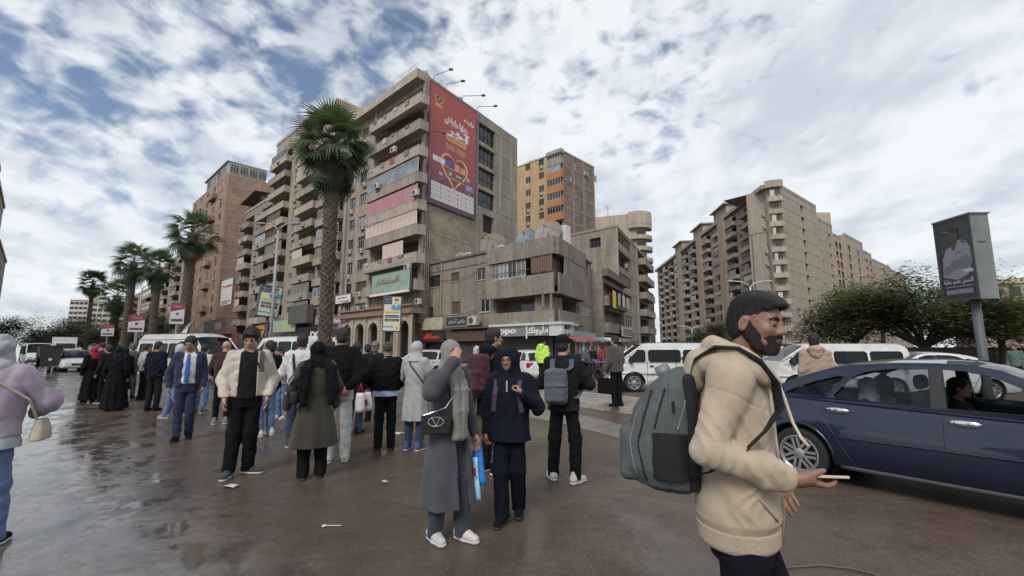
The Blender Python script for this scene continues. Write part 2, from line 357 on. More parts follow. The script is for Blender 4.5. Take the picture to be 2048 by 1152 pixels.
def curtain_mat(name,a,b,sc=9):
    if name in MATS: return MATS[name]
    m=bpy.data.materials.new(name); m.use_nodes=True; t=m.node_tree; n=t.nodes; l=t.links; bs=n['Principled BSDF']; bs.inputs['Roughness'].default_value=.9
    tc=n.new('ShaderNodeTexCoord'); wv=n.new('ShaderNodeTexWave'); wv.inputs['Scale'].default_value=sc; wv.inputs['Distortion'].default_value=1.2; l.new(tc.outputs['Object'],wv.inputs['Vector'])
    x=n.new('ShaderNodeMix'); x.data_type='RGBA'; x.inputs['A'].default_value=(*a,1); x.inputs['B'].default_value=(*b,1); l.new(wv.outputs['Fac'],x.inputs['Factor']); l.new(x.outputs['Result'],bs.inputs['Base Color'])
    MATS[name]=m; return m
CUR_PINK=curtain_mat('curtain_pink',(.50,.28,.30),(.30,.13,.16),2.2)
CUR_CREAM=curtain_mat('curtain_cream',(.60,.50,.42),(.45,.36,.30),1.6)
CUR_GREY=curtain_mat('curtain_grey',(.30,.27,.23),(.18,.16,.14),1.6)
CUR_BROWN=curtain_mat('curtain_brown',(.20,.14,.10),(.10,.07,.05),1.6)
class Face:
    """a vertical facade plane; u runs to the right as seen from the street, local frame x=right, y=inward, z=up"""
    def __init__(s,A,B):
        s.A=Vector((A[0],A[1],0)); d=Vector((B[0]-A[0],B[1]-A[1],0)); s.len=d.length; s.du=d.normalized(); s.inw=Vector((-s.du.y,s.du.x,0))
        s.M=frame_mat(s.A,s.du,s.inw,(0,0,1))
    def uz(s,px,py,off=0.0):
        """place on the facade plane (moved outwards by off) that the photograph shows at this pixel"""
        d=ray(px,py); n=s.inw; p0=s.A-s.inw*off-Vector((0,0,CAMH)); t=p0.dot(n)/d.dot(n); h=d*t+Vector((0,0,CAMH)); return (h-s.A).dot(s.du),h.z
    def at(s,u,z,out=0.0): return s.M@Vector((u,-out,z))
    def mat(s,u,z,out=0.0): return s.M@Matrix.Translation((u,-out,z))
def facing(F_): 
    c=Vector((0,0,0))-F_.A; return c.dot(F_.inw)<0
def mkface(A,B):
    f=Face(A,B); return f if facing(f) else Face(B,A)
def wall_with_holes(mb,f,u0,u1,z0,z1,holes,back=True,m_wall=0,m_rev=0,m_back=1):
    """holes: (ua,ub,za,zb,depth)"""
    us=sorted({u0,u1,*[h[0] for h in holes],*[h[1] for h in holes]}); us=[u for u in us if u0-1e-6<=u<=u1+1e-6]
    zs=sorted({z0,z1,*[h[2] for h in holes],*[h[3] for h in holes]}); zs=[z for z in zs if z0-1e-6<=z<=z1+1e-6]
    T=lambda u,z,y=0.0: f.M@Vector((u,y,z))
    for i in range(len(us)-1):
        run=None
        for j in range(len(zs)-1):
            cu=(us[i]+us[i+1])/2; cz=(zs[j]+zs[j+1])/2
            inside=any(h[0]<cu<h[1] and h[2]<cz<h[3] for h in holes)
            if not inside:
                if run is None: run=zs[j]
                end=zs[j+1]
            if (inside or j==len(zs)-2) and run is not None:
                e=zs[j] if inside else zs[j+1]
                mb.m=m_wall; mb.quad(T(us[i],run),T(us[i+1],run),T(us[i+1],e),T(us[i],e)); run=None
    for a,b,c,d,dp in holes:
        mb.m=m_rev
        mb.quad(T(a,c),T(b,c),T(b,c,dp),T(a,c,dp)); mb.quad(T(a,d),T(b,d),T(b,d,dp),T(a,d,dp))
        mb.quad(T(a,c),T(a,d),T(a,d,dp),T(a,c,dp)); mb.quad(T(b,c),T(b,d),T(b,d,dp),T(b,c,dp))
        if back: mb.m=m_back; mb.quad(T(a,c,dp),T(b,c,dp),T(b,d,dp),T(a,d,dp))
    mb.m=0
_WM={}
def window_mesh(w,h,style):
    k=(round(w,1),round(h,1),style)
    if k in _WM: return _WM[k]
    w,h=k[0],k[1]; fr=MB(); pn=MB(); t=.06
    fm,pm=ALU,GLASSD
    if style in('wood','shut'): fm=WOODF
    if style in('white','light'): fm=WHITEF
    if style=='light': pm=GLASSL
    for a,b,c,d in ((0,w,0,t),(0,w,h-t,h),(0,t,t,h-t),(w-t,w,t,h-t)): fr.box((a,.0,c),(b,.07,d))
    nm=1 if w<1.7 else 2 if w<3 else 4
    for i in range(nm):
        x=w*(i+1)/(nm+1); fr.box((x-.03,.005,t),(x+.03,.06,h-t))
    if h>1.6: fr.box((t,.012,h*.72),(w-t,.055,h*.72+.04))
    if style=='shut':
        pm=SHUTB; y=t
        while y<h-t-.05: pn.box((t,.02,y),(w-t,.05,y+.05)); y+=.09
    elif style=='roll':
        pm=SHUT; y=t
        while y<h-t-.06: pn.box((t,.02,y),(w-t,.045,y+.07)); y+=.08
    else: pn.box((t,.03,t),(w-t,.04,h-t))
    _WM[k]=(fr.mesh('window_frame',fm),pn.mesh('pane',pm)); return _WM[k]
def add_window(bld,f,u,z,w,h,style='alu',depth=.12,sill=None):
    a,b=window_mesh(w,h,style); o=put('window',a,bld,f.mat(u,z,-depth)); p=put('pane' if style not in('shut','roll') else 'shutter',b,o)
    if sill:
        if 'sill' not in _WM:
            s=MB(); s.box((0,-.09,-.07),(1,.12,0)); _WM['sill']=s.mesh('sill',BAND)
        q=put('sill',_WM['sill'],o); q.matrix_local=Matrix.Translation((-.08,-depth,-.01))@Matrix.Diagonal((w+.16,1,1,1))
    return o
# ---- air conditioners: own things hung on the facades
def ac_meshes():
    c=MB(); c.box((-.42,-.30,0),(.42,0,.58)); cm=c.mesh('air_conditioner',ACW)
    g=MB(); g.lathe([(.22,0),(.22,.02),(.03,.02)],16,Matrix.Translation((-.1,-.302,.29))@Matrix.Rotation(PI/2,4,'X')); gm=g.mesh('fan_grille',ACD)
    b=MB(); x=0
    b.box((x-.02,-.33,-.06),(x+.02,.05,-.015)); b.box((x-.02,.0,-.35),(x+.02,.05,-.06))
    return cm,gm,b.mesh('bracket',RUST)
ACM=ac_meshes(); AC_N=0
ORD=['ground','first','second','third','fourth','fifth','sixth','seventh','eighth','ninth','tenth','eleventh','twelfth','thirteenth','fourteenth']
def add_ac(f,u,z,label,group,sc=1.0,out=0.0):
    o=put('air_conditioner',ACM[0],None,f.mat(u,z,out+.06)@Matrix.Diagonal((sc,sc,sc,1))); tag(o,label,'air conditioner',group)
    put('fan_grille',ACM[1],o); put('bracket',ACM[2],o,Matrix.Translation((-.3,0,0))); put('bracket',ACM[2],o,Matrix.Translation((.3,0,0))); return o
def dish(loc,r,az,tilt,label,mat=None,solid=True):
    """satellite dish on a mast, facing azimuth az"""
    t=thing('satellite_dish',label,'satellite dish',loc,0,'rooftop satellite dishes'); mat=mat or M('dish_grey',(.30,.28,.25),.6,.2,4,streak=.2)
    h=r*.75+.35
    mb=MB(); mb.tube([(0,0,0),(0,0,h)],.05,8); mb.tube([(0,0,h*.55),(r*.4,.15,0)],.025,6); mb.tube([(0,0,h*.55),(-r*.4,.15,0)],.025,6); mb.build('mast',RUST,t)
    Mx=Matrix.Translation((0,0,h))@Matrix.Rotation(az,4,'Z')@Matrix.Rotation(tilt,4,'X')
    mb=MB(); prof=[(r*q,-.22*r+.22*r*q*q) for q in (.02,.25,.5,.75,1)]; mb.lathe(prof+[(r,.22*0+.02),(r*.75,-.22*r+.22*r*.5625+.02),(.02,-.22*r+.02)],28,Mx,cap=False); mb.build('reflector',mat,t,smooth=40)
    mb=MB()
    for a in (0,2.1,4.2): mb.tube([Mx@Vector((r*.9*math.cos(a),r*.9*math.sin(a),-.03)),Mx@Vector((0,0,r*.75))],.018,5)
    mb.tube([Mx@Vector((0,0,r*.68)),Mx@Vector((0,0,r*.85))],.06,8); mb.build('feed_arm',RUST,t); return t
def roof_box(mb,f,z,u0,u1,depth,h,th=.2): pass
class Bld:
    def __init__(s,name,label,cat='building',loc=(0,0,0)):
        s.o=thing(name,label,cat,loc); s.i=Matrix.Translation(-Vector(loc))
    def part(s,mb,name,mats,smooth=False,kind=None):
        o=mb.build(name,mats,s.o,smooth)
        if kind: o['kind']=kind
        return o
def solid_back(mb,poly,z0,z1):
    """remaining walls and roof of a footprint polygon (list of xy), open on the faces given elsewhere"""
    mb.add([(x,y,z1) for x,y in poly],[tuple(range(len(poly)))])
def quadwall(mb,a,b,z0,z1): mb.quad((a[0],a[1],z0),(b[0],b[1],z0),(b[0],b[1],z1),(a[0],a[1],z1))
def balcony(bld,f,u0,u1,z,out,h=1.0,mat=BEIGE,rail=False,floor_t=.18,name='balcony'):
    mb=MB(); t=.12
    mb.box((u0,-out,z-floor_t),(u1,.0,z),f.M)
    if rail:
        mb.box((u0,-out,z+h-.05),(u1,-out+.05,z+h),f.M); n=max(2,int((u1-u0)/.16))
        for i in range(n+1): x=u0+(u1-u0-.025)*i/n; mb.box((x,-out+.012,z),(x+.025,-out+.037,z+h-.05),f.M)
        for x in (u0,u1-.05): mb.box((x,-out+.05,z+h-.05),(x+.05,0,z+h),f.M)
    else:
        mb.box((u0,-out,z),(u1,-out+t,z+h),f.M); mb.box((u0,-out+t,z),(u0+t,0,z+h),f.M); mb.box((u1-t,-out+t,z),(u1,0,z+h),f.M)
        mb.box((u0-.03,-out-.03,z+h),(u1+.03,-out+t+.03,z+h+.06),f.M)
    return mb.build(name,mat,bld.o)
def wavy(f,u0,u1,z0,z1,out,mat,bld,name='curtain',amp=.06,n=None,skew=0.0):
    """hanging cloth with folds"""
    n=n or max(10,int((u1-u0)*9)); mb=MB(); T=lambda u,y,z:f.M@Vector((u,-y,z))
    rows=4; V=[]
    ph=random.random()*6
    for j in range(rows+1):
        z=z0+(z1-z0)*j/rows
        for i in range(n+1):
            u=u0+(u1-u0)*i/n; V.append(T(u+skew*(j/rows),out+amp*math.sin(i*1.9+ph+.3*j)*(1.1-.4*j/rows),z+.05*math.sin(i*.7+ph)*(j==0)))
    mb.add(V,[(j*(n+1)+i,j*(n+1)+i+1,(j+1)*(n+1)+i+1,(j+1)*(n+1)+i) for j in range(rows) for i in range(n)])
    return mb.build(name,mat,bld.o,True)
def on_av(px,base=None,Yc=50.0,pc=None):
    pc=pc if pc is not None else gx(850,200)
    """ground point on the avenue building line seen at pixel column px"""
    c=P(pc,696,Yc); r_=X_(px,1.0); t=(c.x-r_*c.y)/(r_+1.0663); return Vector((c.x-1.0663*t,c.y+t,0))
PERP=Vector((1,1.0663,0)).normalized()
AVC=gx(850,200)
CORNER=on_av(AVC,None,50.0,AVC)
# ---------------------------------------------------------------- corner tower with the red advertisement
def corner_tower():
    B=Bld('corner_tower','tall beige corner apartment tower carrying the big red wall advertisement')
    C=CORNER; Lp=on_av(gx(640,400)); Rd=Vector((.664,1,0)).normalized(); Rp=C+Rd*20.3
    fl=mkface(Lp,C); fr=mkface(C,Rp); W=fl.len
    top=P(835,128,48.4).z; slabs=[P(833,y,48.4).z-1.0 for y in (183,236,288,341,396,446,503,557)]+[P(833,610,48.4).z-1.0]; print('tower',top,slabs)
    u745=fl.uz(745,500)[0]; u690=fl.uz(690,500)[0]
    holes=[]; nfl=8; nx=lambda k: (slabs[k-1] if k>0 else slabs[0]+3.05)-.35
    # corner bay recesses
    for k in range(nfl): holes.append((u745+.3,W-.01-.5,slabs[k],nx(k),1.5))
    wins=[]
    for k in range(0,9):
        z=slabs[k]+.95
        for j,(a,b) in enumerate(((u690+.9,u690+2.4),(u690+3.6,u745-1.2))):
            if z<4: continue
            h=1.35 if (k+j)%3 else 1.7
            holes.append((a,b,z+(1.35-h),z+1.35,.22)); wins.append((a,z+1.35-h,b-a,h,['wood','alu','white','shut','light','alu','alu'][(k*2+j*3)%7],k,j))
    # palm bay : enclosed balconies
    for k in range(0,9):
        z=slabs[k]
        if z<3: continue
        holes.append((.6,u690-1.2,z,nx(k),.9))
    wm=MB(); wall_with_holes(wm,fl,0,W,4.2,top,holes)
    # right wall with the stair-well openings beside the advertisement
    ua,_=fr.uz(957,330); ub,_=fr.uz(990,330); hr=[]
    zt=[(258,0),(313,0),(364,0),(412,0)]
    for (ya,yb) in ((242,279),(287,324),(331,368),(376,411)):
        z1=fr.uz(957,ya)[1]; z0=fr.uz(957,yb)[1]; hr.append((ua,ub,z0,z1,.7))
    hr.append((fr.uz(966,440)[0],fr.uz(988,440)[0],fr.uz(966,463)[1],fr.uz(966,428)[1],.5))
    hr.append((fr.uz(964,500)[0],fr.uz(988,500)[0],fr.uz(966,510)[1],fr.uz(966,474)[1],.5))
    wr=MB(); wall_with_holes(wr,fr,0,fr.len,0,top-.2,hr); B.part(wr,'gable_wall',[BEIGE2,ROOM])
    # rough block panels of the gable, a shade proud, between the concrete frame lines
    fm=MB(); ztop=top-.2
    for u in (0.0,fr.uz(905,450)[0],fr.uz(952,430)[0],fr.uz(1000,400)[0],fr.uz(1022,400)[0],fr.len-.35): fm.box((u,-.05,0),(u+.38,.0,ztop),fr.M)
    for k in range(0,11):
        z=ztop-1.1-3*k; fm.box((0.38,-.035,z-.35),(ua-.4,0,z),fr.M); fm.box((ub+.05,-.035,z-.35),(fr.len-.35,0,z),fr.M)
    B.part(fm,'concrete_frame',BEIGE)
    bl=MB()
    for k in range(6,11):
        z=ztop-1.1-3*k; bl.box((.42,-.02,z+.05),(fr.uz(905,450)[0]-.04,0,z+2.6),fr.M); bl.box((fr.uz(905,450)[0]+.42,-.02,z+.05),(fr.uz(952,430)[0]-.04,0,z+2.6),fr.M)
    B.part(bl,'blockwork',BLOCK)
    back=Lp+(Rp-C); wm.quad((Lp.x,Lp.y,4.2),(back.x,back.y,4.2),(back.x,back.y,top),(Lp.x,Lp.y,top)); wm.quad((Rp.x,Rp.y,0),(back.x,back.y,0),(back.x,back.y,top),(Rp.x,Rp.y,top))
    wm.quad((Lp.x,Lp.y,top-.4),(C.x,C.y,top-.4),(Rp.x,Rp.y,top-.4),(back.x,back.y,top-.4))
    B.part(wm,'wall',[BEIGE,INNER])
    # stairs visible in the openings
    for (a,b,c,d,dp) in hr[:4]:
        st=MB()
        for i in range(3): x=a+(b-a)*(i+1)/4; st.box((x-.04,.2,c),(x+.04,.26,d),fr.M)
        st.box((a,.2,c+(d-c)*.45),(b,.25,c+(d-c)*.45+.07),fr.M); B.part(st,'window_grid',RUST)
        gp=MB(); gp.box((a,.45,c),(b,.47,d),fr.M); B.part(gp,'pane',GLASSD)
    # roof parapet over the facade and guard rail
    pm=MB(); pm.box((-.1,-1.25,top-1.15),(W+.02,.3,top),fl.M); B.part(pm,'parapet',BAND)
    rl=MB()
    for i in range(14): u=W*(i+.2)/14; rl.box((u,-1.1,top),(u+.04,-1.06,top+.75),fl.M)
    for z in (.4,.74): rl.box((0,-1.1,top+z),(W,-1.07,top+z+.03),fl.M)
    B.part(rl,'guard_rail',ALU)
    # corner balconies
    for k in range(nfl):
        z=slabs[k]
        balcony(B,fl,u745,W+.9,z,1.25,1.0,BEIGE if k%2 else BAND)
    # what fills them
    a,b=u745+.2,W+.7
    for k,(m,frac,z1) in {4:(CUR_PINK,(0,1.0),2.55),5:(CUR_CREAM,(0,1.0),2.6),6:(CUR_CREAM,(.38,.78),2.5)}.items():
        z=slabs[k]; wavy(fl,a+(b-a)*frac[0],a+(b-a)*frac[1],z+.75,z+z1+.3,1.17,m,B,amp=.09)
    z=slabs[3]; g=MB()
    n=7
    for i in range(n): 
        u=a+(b-a)*i/n; g.box((u+.05,-1.19,z+1.05),(u+(b-a)/n-.05,-1.15,z+2.7),fl.M)
    B.part(g,'balcony_glazing',GLASSL); g=MB()
    for i in range(n+1): u=a+(b-a)*i/n; g.box((u-.04,-1.2,z+1.05),(u+.04,-1.12,z+2.75),fl.M)
    g.box((a,-1.2,z+2.7),(b,-1.12,z+2.78),fl.M); B.part(g,'glazing_frame',ALU)
    # sloping cloth awning on the second balcony
    aw=MB(); z=slabs[1]
    for i in range(3):
        u0=a+(b-a)*(.28+.26*i); u1=u0+(b-a)*.24
        P4=[fl.M@Vector(q) for q in ((u0,-.2,z+2.7),(u1,-.2,z+2.7),(u1+.1,-1.9,z+1.7),(u0+.1,-1.9,z+1.75))]; aw.add(P4,[(0,1,2,3)])
    B.part(aw,'awning',M('awning_cloth',(.22,.19,.16),.9,.3,5))
    # slab edge columns at the corner
    for q_ in ((W-.45,-.05,W+.02,top),(u745-.25,-.3,u745+.2,top-1.15),(u690-.3,-.3,u690+.25,top-1.15)): cm=MB(); cm.box((q_[0],q_[1],4.2),(q_[2],0,q_[3]),fl.M); B.part(cm,'column',BEIGE)
    for (u,z,w,h,st,k,j) in wins:
        add_window(B.o,fl,u,z,w,h,st,.14,True)
        if (k+j)%3!=1: add_ac(fl,u+w*.5,z-.72,f'air conditioner under the {["outer","corner-side"][j]} window, {ORD[k+1]} floor from top, corner tower','air conditioners on the corner tower',1.0)
    # enclosed palm-side balconies
    for k in range(0,9):
        z=slabs[k]
        if z<3: continue
        balcony(B,fl,.3,u690-.9,z,.7,1.0,BEIGE)
        if k not in (6,):
            add_window(B.o,fl,.6,z+1.1,u690-2.0,1.45,['alu','light','roll'][k%3],-.55)
    # pipes down the corner
    for u,r_ in ((.5,.07),(.9,.05),(1.2,.06)):
        pp=MB(); pp.tube([fr.at(u,z,.12+.02*math.sin(z*2)) for z in np.linspace(8,top-.6,14)],r_,6); B.part(pp,'drain_pipe',PIPE)
    # ground floor arcade: ornamental arches between pilasters
    ar=MB(); f=fl; uA=fl.uz(705,660)[0]; uB=fl.len+1.0; zA=0.13; zB=fl.uz(800,628,1.6)[1]
    holes2=[]; nA=5; span=(uB-uA)/nA
    ax=lambda u,z,o=1.6: f.M@Vector((u,-o,z))
    outer=[(uA,zA),(uB,zA),(uB,zB),(uA,zB)]; hl=[]
    for i in range(nA):
        c=uA+span*(i+.5); r_=span*.33; zs=zB-1.1-r_*.6
        hl.append([(c-r_,zA+.4)]+[(c+r_*math.cos(PI-PI*q/10),zs+r_*.95*math.sin(PI*q/10)) for q in range(11)]+[(c+r_,zA+.4)])
    ar.poly(outer,hl,lambda u,z:ax(u,z)); ar.poly(outer,hl,lambda u,z:ax(u,z,1.2))
    for h in hl:
        n=len(h)
        for i in range(n): a_,b_=h[i],h[(i+1)%n]; ar.quad(ax(*a_),ax(*b_),ax(*b_,1.2),ax(*a_,1.2))
    B.part(ar,'arcade',PALEB)
    cr=MB(); cr.box((uA-.2,-2.0,zB),(uB+.3,0.0,zB+.35),fl.M); cr.box((uA-.1,-1.8,zB+.35),(uB+.2,0,zB+.8),fl.M); cr.box((uA-.2,-2.05,zB+.8),(uB+.3,0,zB+1.0),fl.M); B.part(cr,'cornice',M('cornice_stone',(.24,.17,.12),.85,.2,3,.2,12))
    for i in range(nA+1): pl=MB(); u=uA+span*i; pl.box((u-.16,-1.72,zA),(u+.16,-1.6,zB),fl.M); pl.box((u-.24,-1.78,zB-.5),(u+.24,-1.6,zB-.3),fl.M); B.part(pl,'pilaster',BAND)
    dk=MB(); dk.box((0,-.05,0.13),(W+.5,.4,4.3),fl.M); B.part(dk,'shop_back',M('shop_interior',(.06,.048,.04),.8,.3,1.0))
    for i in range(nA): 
        u=uA+span*i+.3; add_window(B.o,fl,u,.5,span-.6,2.6,'wood',-.07)
    # three air conditioners standing on the cornice
    for i,px in enumerate((704,722,825)):
        u,z=fl.uz(px,633,1.6); add_ac(fl,u,zB+1.0,f'air conditioner standing on the arcade cornice, {["first","second","third"][i]} from the palm','air conditioners on the corner tower',1.05,.7)
    for i,(px,py,k) in enumerate(((757,378,'beside the pink curtain'),(834,392,'at the corner end of the pink curtained balcony'),(790,306,'on the dark open balcony above the glazed one'),(818,540,'by the corner below the cream curtains'))):
        u,z=fl.uz(px,py,1.3); add_ac(fl,u,z,'air conditioner hung '+k,'air conditioners on the corner tower',1.2,1.28)
    # roof floodlights leaning out over the advertisement
    for i,(ux,uy,tx,ty) in enumerate(((868,158,902,139),(892,172,926,162),(925,196,967,191),(955,213,991,212))):
        u,z=fr.uz(ux,uy); e,z2=fr.uz(tx,ty,1.9)
        t=thing('floodlight',f'black floodlight arm above the red advertisement, {["first","second","third","last"][i]} from the corner','floodlight',(0,0,0),0,'floodlights over the advertisement')
        mb=MB(); a_=fr.at(u,top-.25,-.1); b_=fr.at(u,top+.35,.1); c_=fr.at(e,z2,1.9); mb.tube([a_,b_,c_],.04,6); mb.build('arm',RUST,t)
        mb=MB(); mb.box((-.25,-.2,-.14),(.25,.16,.14),Matrix.Translation(c_)@Matrix.Rotation(.6,4,'X')); mb.build('lamp_head',ACD,t)
    for i,(px,py) in enumerate(((888,262),(884,357))):
        u0,z0=fr.uz(858,py); u1,z1=fr.uz(px,py+2,1.7)
        t=thing('floodlight',f'small floodlight on a side bracket, {["upper","lower"][i]} one left of the red advertisement','floodlight',(0,0,0),0,'floodlights over the advertisement')
        mb=MB(); c_=fr.at(u1,z1,1.7); mb.tube([fr.at(u0,z0,0),c_],.035,6); mb.build('arm',RUST,t); mb=MB(); mb.box((-.22,-.2,-.18),(.22,.16,.14),Matrix.Translation(c_)); mb.build('lamp_head',ACD,t)
    dish(fr.at(.6,top-.3,-.6),.5,-2.4,-1.0,'small round dish standing at the tower corner above the advertisement')
    dish(fr.at(fr.uz(928,190)[0],top-.3,-.6),.38,-2.4,-1.0,'small dish on the tower roof between two floodlights')
    # advertisement panel
    a0,z0=fr.uz(861,150,.35); 
    q=[(861,166),(953,221),(949,438),(857,402)]
    pts=[fr.uz(x,y,.35) for x,y in q]; uL=(pts[0][0]+pts[3][0])/2; uR=(pts[1][0]+pts[2][0])/2; zt=(pts[0][1]+pts[1][1])/2; zb=(pts[2][1]+pts[3][1])/2
    # things left about on the balconies
    rnd=random.Random(77)
    for k in (0,1,2,6):
        z=slabs[k]
        for j in range(4):
            u=u745+.8+j*(W-u745)/4.3+rnd.uniform(-.3,.6); w_=rnd.uniform(.5,1.1); lo_=z+1.0-rnd.uniform(.25,.7)
            mb=MB(); n=5; V=[fl.M@Vector((u+w_*i/n,-1.34-.03*math.sin(i*2.1+j),zz)) for zz in (lo_,z+1.08) for i in range(n+1)]; mb.add(V,[(i,i+1,n+2+i,n+1+i) for i in range(n)])
            c=[('faded_red',(.30,.10,.09)),('washed_blue',(.14,.18,.26)),('offwhite',(.48,.45,.40)),('dun',(.25,.21,.16))][(k+j)%4]
            tag(mb.build('laundry_cloth',M('wash_'+c[0],c[1],.9,.2,4)),f'{c[0].replace("_"," ")} laundry over the parapet, {ORD[k+1]} balcony from top of the corner tower','laundry','laundry on the corner tower')
    return B,fl,fr,(uL,uR,zb,zt)
TOWER,TFL,TFR,ADR=corner_tower()
# ---------------------------------------------------------------- advertisement
def advert():
    uL,uR,zb,zt=ADR; w=uR-uL; h=zt-zb; f=TFR
    t=thing('wall_advertisement','huge red wall advertisement with gold heart and white Arabic lettering on the corner tower','advertisement',f.at((uL+uR)/2,zb,.3)); inv=Matrix.Translation(-Vector(f.at((uL+uR)/2,zb,.3)))
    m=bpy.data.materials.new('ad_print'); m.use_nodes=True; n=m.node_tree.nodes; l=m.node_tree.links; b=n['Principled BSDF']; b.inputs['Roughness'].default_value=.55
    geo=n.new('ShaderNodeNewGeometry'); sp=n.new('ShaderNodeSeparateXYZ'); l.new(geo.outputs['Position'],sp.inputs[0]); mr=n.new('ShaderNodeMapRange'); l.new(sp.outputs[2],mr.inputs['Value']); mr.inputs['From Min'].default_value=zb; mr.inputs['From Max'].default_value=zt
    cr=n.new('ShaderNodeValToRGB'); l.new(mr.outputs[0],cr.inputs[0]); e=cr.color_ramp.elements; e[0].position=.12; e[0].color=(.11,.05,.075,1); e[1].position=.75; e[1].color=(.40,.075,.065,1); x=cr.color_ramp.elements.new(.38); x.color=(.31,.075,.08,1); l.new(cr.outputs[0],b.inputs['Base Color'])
    FM=inv@f.M
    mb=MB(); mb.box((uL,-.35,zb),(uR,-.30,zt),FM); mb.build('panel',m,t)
    mb=MB()
    for a,b2,c,d in ((uL-.1,uR+.1,zb-.1,zb),(uL-.1,uR+.1,zt,zt+.1),(uL-.1,uL,zb,zt),(uR,uR+.1,zb,zt)): mb.box((a,-.37,c),(b2,-.05,d),FM)
    mb.build('frame',M('ad_frame',(.10,.06,.08),.6,.1),t)
    def fm(fx,fy,o=.36): return FM@Matrix.Translation((uL+w*fx,-o,zb+h*fy))@Matrix.Rotation(PI/2,4,'X')
    WH=M('print_white',(.72,.68,.66),.6,.05); GD=M('print_gold',(.62,.36,.12),.6,.15,2); PK=M('print_pink',(.6,.33,.30),.6,.1); BL=M('print_blue',(.10,.11,.42),.6,.1); DK=M('print_dark',(.12,.035,.035),.6,.1); BK=M('print_grey',(.15,.13,.14),.6,.2)
    def shape(nm,pts,mat,o): mb=MB(); mb.poly(pts,(),lambda u,z:FM@Vector((uL+w*u,-o,zb+h*z))); mb.build(nm,mat,t)
    def rect(nm,a,b2,c,d,mat,o=.356): shape(nm,[(a,c),(b2,c),(b2,d),(a,d)],mat,o)
    text('brand_lettering',arabic('رنين'),WH,fm(.83,.855),h*.035,w*.24,t,.004,.05)
    text('headline_lettering',arabic('هدايا ملهاش'),WH,fm(.55,.76),h*.05,w*.52,t,.004,.07)
    text('headline_lettering',arabic('آخر'),WH,fm(.60,.675),h*.06,w*.52,t,.004,.07)
    rect('print_bar',.33,.77,.585,.645,GD); text('slogan_lettering',arabic('خصومات وهدايا'),DK,fm(.55,.615,.362),h*.018,w*.38,t,.002)
    for i in range(3): rect('print_bar',.33,.52,.545-.018*i,.553-.018*i,PK); rect('print_bar',.56,.75,.548-.018*i,.556-.018*i,GD)
    # gift logo top left
    hx=lambda c,q,s:(c[0]+s*.145*math.sin(q)**3*1.0, c[1]+s*.083*(13*math.cos(q)-5*math.cos(2*q)-2*math.cos(3*q)-math.cos(4*q))/16*1.0)
    def heart(nm,c,s,mat,o): shape(nm,[hx(c,2*PI*i/36,s) for i in range(36)],mat,o)
    heart('print_heart',(.17,.885),.62,GD,.356); heart('print_heart',(.17,.888),.46,DK,.360); rect('print_bar',.10,.24,.82,.845,GD)
    text('logo_lettering','62',WH,fm(.17,.89,.364),h*.022,None,t,.002)
    # big heart frame with gifts
    heart('print_heart',(.52,.34),2.05,M('print_lightgold',(.66,.45,.27),.6,.2,2),.356); heart('print_heart',(.52,.342),1.80,M('print_deepred',(.30,.045,.04),.6,.15,1),.360)
    rect('print_shelf',.28,.78,.345,.352,GD,.364); rect('print_shelf',.32,.74,.262,.270,GD,.364)
    rect('print_gift',.32,.46,.36,.41,BL,.364); rect('print_gift',.52,.63,.352,.41,PK,.364); rect('print_gift',.65,.76,.352,.40,GD,.364)
    rect('print_gift',.36,.50,.272,.335,BK,.364); rect('print_gift',.52,.70,.272,.325,BK,.364); rect('print_gift',.40,.46,.285,.32,PK,.368); rect('print_gift',.55,.67,.30,.318,PK,.368)
    rect('print_ribbon',.07,.31,.355,.40,WH,.368); text('ribbon_lettering',arabic('أجهزة'),DK,fm(.19,.378,.374),h*.015,None,t,.002)
    rect('print_gift',.78,.86,.30,.335,PK,.364); rect('print_gift',.20,.27,.255,.28,PK,.364)
    text('price_lettering','50%',M('print_paleblue',(.35,.38,.75),.6),fm(.86,.245),h*.04,None,t,.004,.05)
    for r_ in range(4):
        for c in range(5): rect('print_cell',.05+.185*c,.225+.185*c,.035+.038*r_,.068+.038*r_,WH)
    for r_ in range(4):
        for c in range(5): rect('print_line',.07+.185*c,.205+.185*c,.049+.038*r_,.053+.038*r_,BK,.361)
    text('banner_lettering',arabic('رنين'),WH,fm(.86,.205),h*.014,None,t,.002)
advert()
